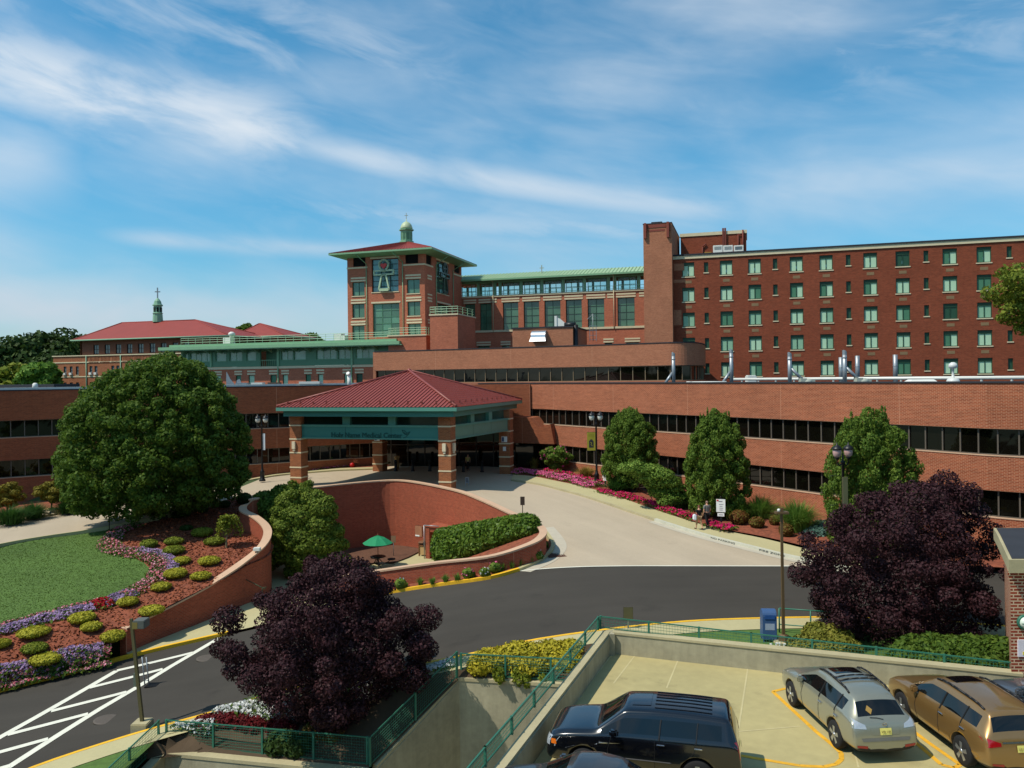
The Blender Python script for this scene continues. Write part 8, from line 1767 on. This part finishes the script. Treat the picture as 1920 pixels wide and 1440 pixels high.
def person(label, loc, rz, H, shirt, trousers, shoes, hair, bald, step, arm_l, arm_r, slim=1.0, bag=None, shorts=False):
    o = thing('person', label, 'person', loc, None, rz); k = H/1.75; s = slim
    def hip(sd, f): return (sd*.095*k, 0, .93*k)
    N = {'pelvis': ((0, 0, .97*k), (.15*s*k, .105*k)), 'waist': ((0, 0, 1.10*k), (.135*s*k, .10*k)), 'chest': ((0, -.01, 1.28*k), (.16*s*k, .115*k)), 'collar': ((0, -.01, 1.42*k), (.11*s*k, .08*k)), 'neck': ((0, .0, 1.50*k), .055*k), 'head0': ((0, .015, 1.57*k), (.066*k, .075*k)), 'head1': ((0, .012, 1.65*k), (.074*k, .09*k)), 'head2': ((0, .005, 1.71*k), (.055*k, .066*k))}
    E = [('pelvis', 'waist'), ('waist', 'chest'), ('chest', 'collar'), ('collar', 'neck'), ('neck', 'head0'), ('head0', 'head1'), ('head1', 'head2')]
    for sd, nm, f, arm in ((1, 'r', step, arm_r), (-1, 'l', -step, arm_l)):
        kx = sd*.1*k; N['hip'+nm] = ((kx, 0, .90*k), .088*k*s); N['knee'+nm] = ((kx, f*.55+.03, .49*k), .058*k); back = -.10 if f < 0 else 0; N['ankle'+nm] = ((kx, f+back*.5, (.09+(.06 if f < 0 else 0))*k), .038*k); N['toe'+nm] = ((kx+sd*.02, f+.17+back*.2, .035*k), .034*k); E += [('pelvis', 'hip'+nm), ('hip'+nm, 'knee'+nm), ('knee'+nm, 'ankle'+nm), ('ankle'+nm, 'toe'+nm)]
        sh = Vector((sd*.19*k*s, -.01, 1.40*k)); el, wr_ = Vector(arm[0])*k, Vector(arm[1])*k; el.x *= sd; wr_.x *= sd
        N['sh'+nm] = (tuple(sh), .055*k); N['el'+nm] = (tuple(el), .04*k); N['wr'+nm] = (tuple(wr_), .027*k); hd = (wr_-el).normalized(); pal = wr_+hd*.075*k; N['palm'+nm] = (tuple(pal), (.036*k, .02*k)); E += [('collar', 'sh'+nm), ('sh'+nm, 'el'+nm), ('el'+nm, 'wr'+nm), ('wr'+nm, 'palm'+nm)]
        fwd = Vector((0, 1, 0)); fwd = (fwd-hd*fwd.dot(hd)).normalized()
        for j, ln in enumerate((.07, .08, .075, .06)):
            q = pal+fwd*(.03-.02*j)*k+hd*.012*k; e1_ = q+hd*ln*.55*k; e2_ = e1_+(hd+Vector((-sd*.5, 0, 0))).normalized()*ln*.45*k
            N['f%d%s' % (j, nm)] = (tuple(q+hd*.015), .0085*k); N['g%d%s' % (j, nm)] = (tuple(e1_), .008*k); N['h%d%s' % (j, nm)] = (tuple(e2_), .0065*k); E += [('palm'+nm, 'f%d%s' % (j, nm)), ('f%d%s' % (j, nm), 'g%d%s' % (j, nm)), ('g%d%s' % (j, nm), 'h%d%s' % (j, nm))]
        th = wr_+hd*.035*k+fwd*.035*k; N['t0'+nm] = (tuple(th), .011*k); N['t1'+nm] = (tuple(th+(hd+fwd*.6).normalized()*.05*k), .009*k); E += [('wr'+nm, 't0'+nm), ('t0'+nm, 't1'+nm)]
    body = skin_mesh('body', N, E, SKIN, o)
    # face: nose, eyes, ears, mouth
    mb = MB(); mb.hexa([(-.014*k, .1*k, 1.605*k), (.014*k, .1*k, 1.605*k), (.014*k, .07*k, 1.605*k), (-.014*k, .07*k, 1.605*k), (-.006*k, .095*k, 1.655*k), (.006*k, .095*k, 1.655*k), (.006*k, .07*k, 1.655*k), (-.006*k, .07*k, 1.655*k)])
    for sd in (-1, 1): mb.lathe((sd*.076*k, 0, 1.625*k), [(.0, -.03*k), (.016*k, -.015*k), (.02*k, .01*k), (0, .03*k)], 8)
    mb.build('nose_and_ears', SKIN, o, local=True); mb = MB()
    for sd in (-1, 1): mb.lathe((sd*.03*k, .088*k, 1.65*k), [(0, -.008*k), (.009*k, 0), (0, .008*k)], 8)
    mb.box(-.022*k, .022*k, .086*k, .094*k, 1.572*k, 1.579*k); mb.build('eyes_and_mouth', INK, o, local=True)
    g = .014
    def grow(keys, ex=g): return {q: (N[q][0], tuple(a+ex for a in N[q][1]) if isinstance(N[q][1], tuple) else N[q][1]+ex) for q in keys}
    sh_n = grow(['pelvis', 'waist', 'chest', 'collar']); 
    for nm in 'rl':
        sh_n['sh'+nm] = (N['sh'+nm][0], .055*k+g+.006); m_ = Vector(N['sh'+nm][0]).lerp(Vector(N['el'+nm][0]), .75); sh_n['el'+nm] = (tuple(m_), .048*k+g)
    skin_mesh('shirt', sh_n, [('pelvis', 'waist'), ('waist', 'chest'), ('chest', 'collar'), ('collar', 'shr'), ('shr', 'elr'), ('collar', 'shl'), ('shl', 'ell')], shirt, o)
    tr = {'pelvis': ((0, 0, .965*k), (.15*s*k+.008, .105*k+.008))}; ed = []
    for nm in 'rl':
        for q in ('hip', 'knee', 'ankle'): 
            p_, r_ = N[q+nm]; 
            if q == 'ankle': p_ = tuple(Vector(p_).lerp(Vector(N['knee'+nm][0]), .55 if shorts else .06)); r_ = r_+.018
            tr[q+nm] = (p_, r_+.016)
        ed += [('pelvis', 'hip'+nm), ('hip'+nm, 'knee'+nm), ('knee'+nm, 'ankle'+nm)]
    skin_mesh('trousers', tr, ed, trousers, o)
    for nm in 'rl': a_, t_ = Vector(N['ankle'+nm][0]), Vector(N['toe'+nm][0]); skin_mesh('shoe', {'a': (tuple(a_+Vector((0, -.03, -.03))), .05*k), 'b': (tuple(a_.lerp(t_, .5)+Vector((0, 0, -.005))), .046*k), 'c': (tuple(t_), .042*k)}, [('a', 'b'), ('b', 'c')], shoes, o)
    hz_ = .0 if not bald else -.02
    mb = MB(); rows = []
    for j in range(6):
        ph = j/5*(1.75 if not bald else 1.5); r = math.sin(ph)
        rows.append([(.088*k*r*math.cos(t), -.004+(.1*k*r*math.sin(t))*(1 if math.sin(t) < 0 else .82), 1.668*k+.092*k*math.cos(ph)-(0 if math.sin(t) > .2 else .03*j/5*(2.2 if not bald else 1.4))*k) for t in [2*math.pi*q/14 for q in range(14)]])
    if bald: rows = rows[3:]
    mb.grid(rows, 0, True, True); mb.build('hair', hair, o, local=True)
    if bag: bag(o, k)
    return o
wd = Vector(KER_R[14])-Vector(KER_R[20]); hd_ = math.atan2(wd.y, wd.x)-math.pi/2
def zw(x, y): return zdrive(x, y)+.14
p1 = T(1326, 989, zw); p2 = T(1311, 993, zw)
GREYS = M('shirt_grey', (112, 112, 108), rough=.9, var=.15, scale=5, coord='obj'); BLACKC = M('cloth_black', (22, 22, 25), rough=.9, coord='obj'); KHAKI = M('cloth_khaki', (160, 132, 96), rough=.9, var=.2, scale=6, coord='obj')
person('man in a grey shirt and black trousers walking up the right walk', p1, hd_-.15, 1.80, GREYS, BLACKC, BLACKC, M('hair_grey', (120, 104, 92), rough=.9, coord='obj'), True, .20, ((.26, -.04, 1.12), (.25, .06, .88)), ((.25, .0, 1.12), (.24, .12, .9)), 1.1)
def hbag(o, k):
    mb = MB(); mb.box(-.44, -.22, -.12, .16, .70*k, 1.12*k); b_ = mb.build('shoulder_bag', M('bag_white', (216, 218, 222), rough=.7, coord='obj'), o, local=True, bevel=.06); mb = MB(); mb.path([(-.33, .0, 1.1*k), (-.24, -.02, 1.42*k), (-.12, .05, 1.47*k)], .012, 6); mb.build('strap', BLACKC, b_, local=True)
person('woman in a black top and khaki trousers carrying a white shoulder bag', p2, hd_-.1, 1.62, BLACKC, KHAKI, M('shoe_brown', (70, 44, 34), coord='obj'), M('hair_auburn', (96, 50, 36), rough=.8, coord='obj'), False, -.2, ((.27, -.02, 1.14), (.27, .10, .95)), ((.24, -.02, 1.12), (.22, .08, .9)), .95, hbag, True)
p3 = T(872, 886, zdrive)+Vector((.2, 1.5, 0)); p3.z = zdrive(p3.x, p3.y)
person('person in a pale yellow top standing in the shade under the canopy', p3, math.pi+.3, 1.68, M('shirt_yellow', (190, 170, 96), rough=.9, coord='obj'), BLACKC, BLACKC, M('hair_dark', (30, 24, 22), rough=.8, coord='obj'), False, .06, ((.24, .02, 1.12), (.2, .14, .95)), ((.24, .02, 1.12), (.22, .1, .92)), .95)
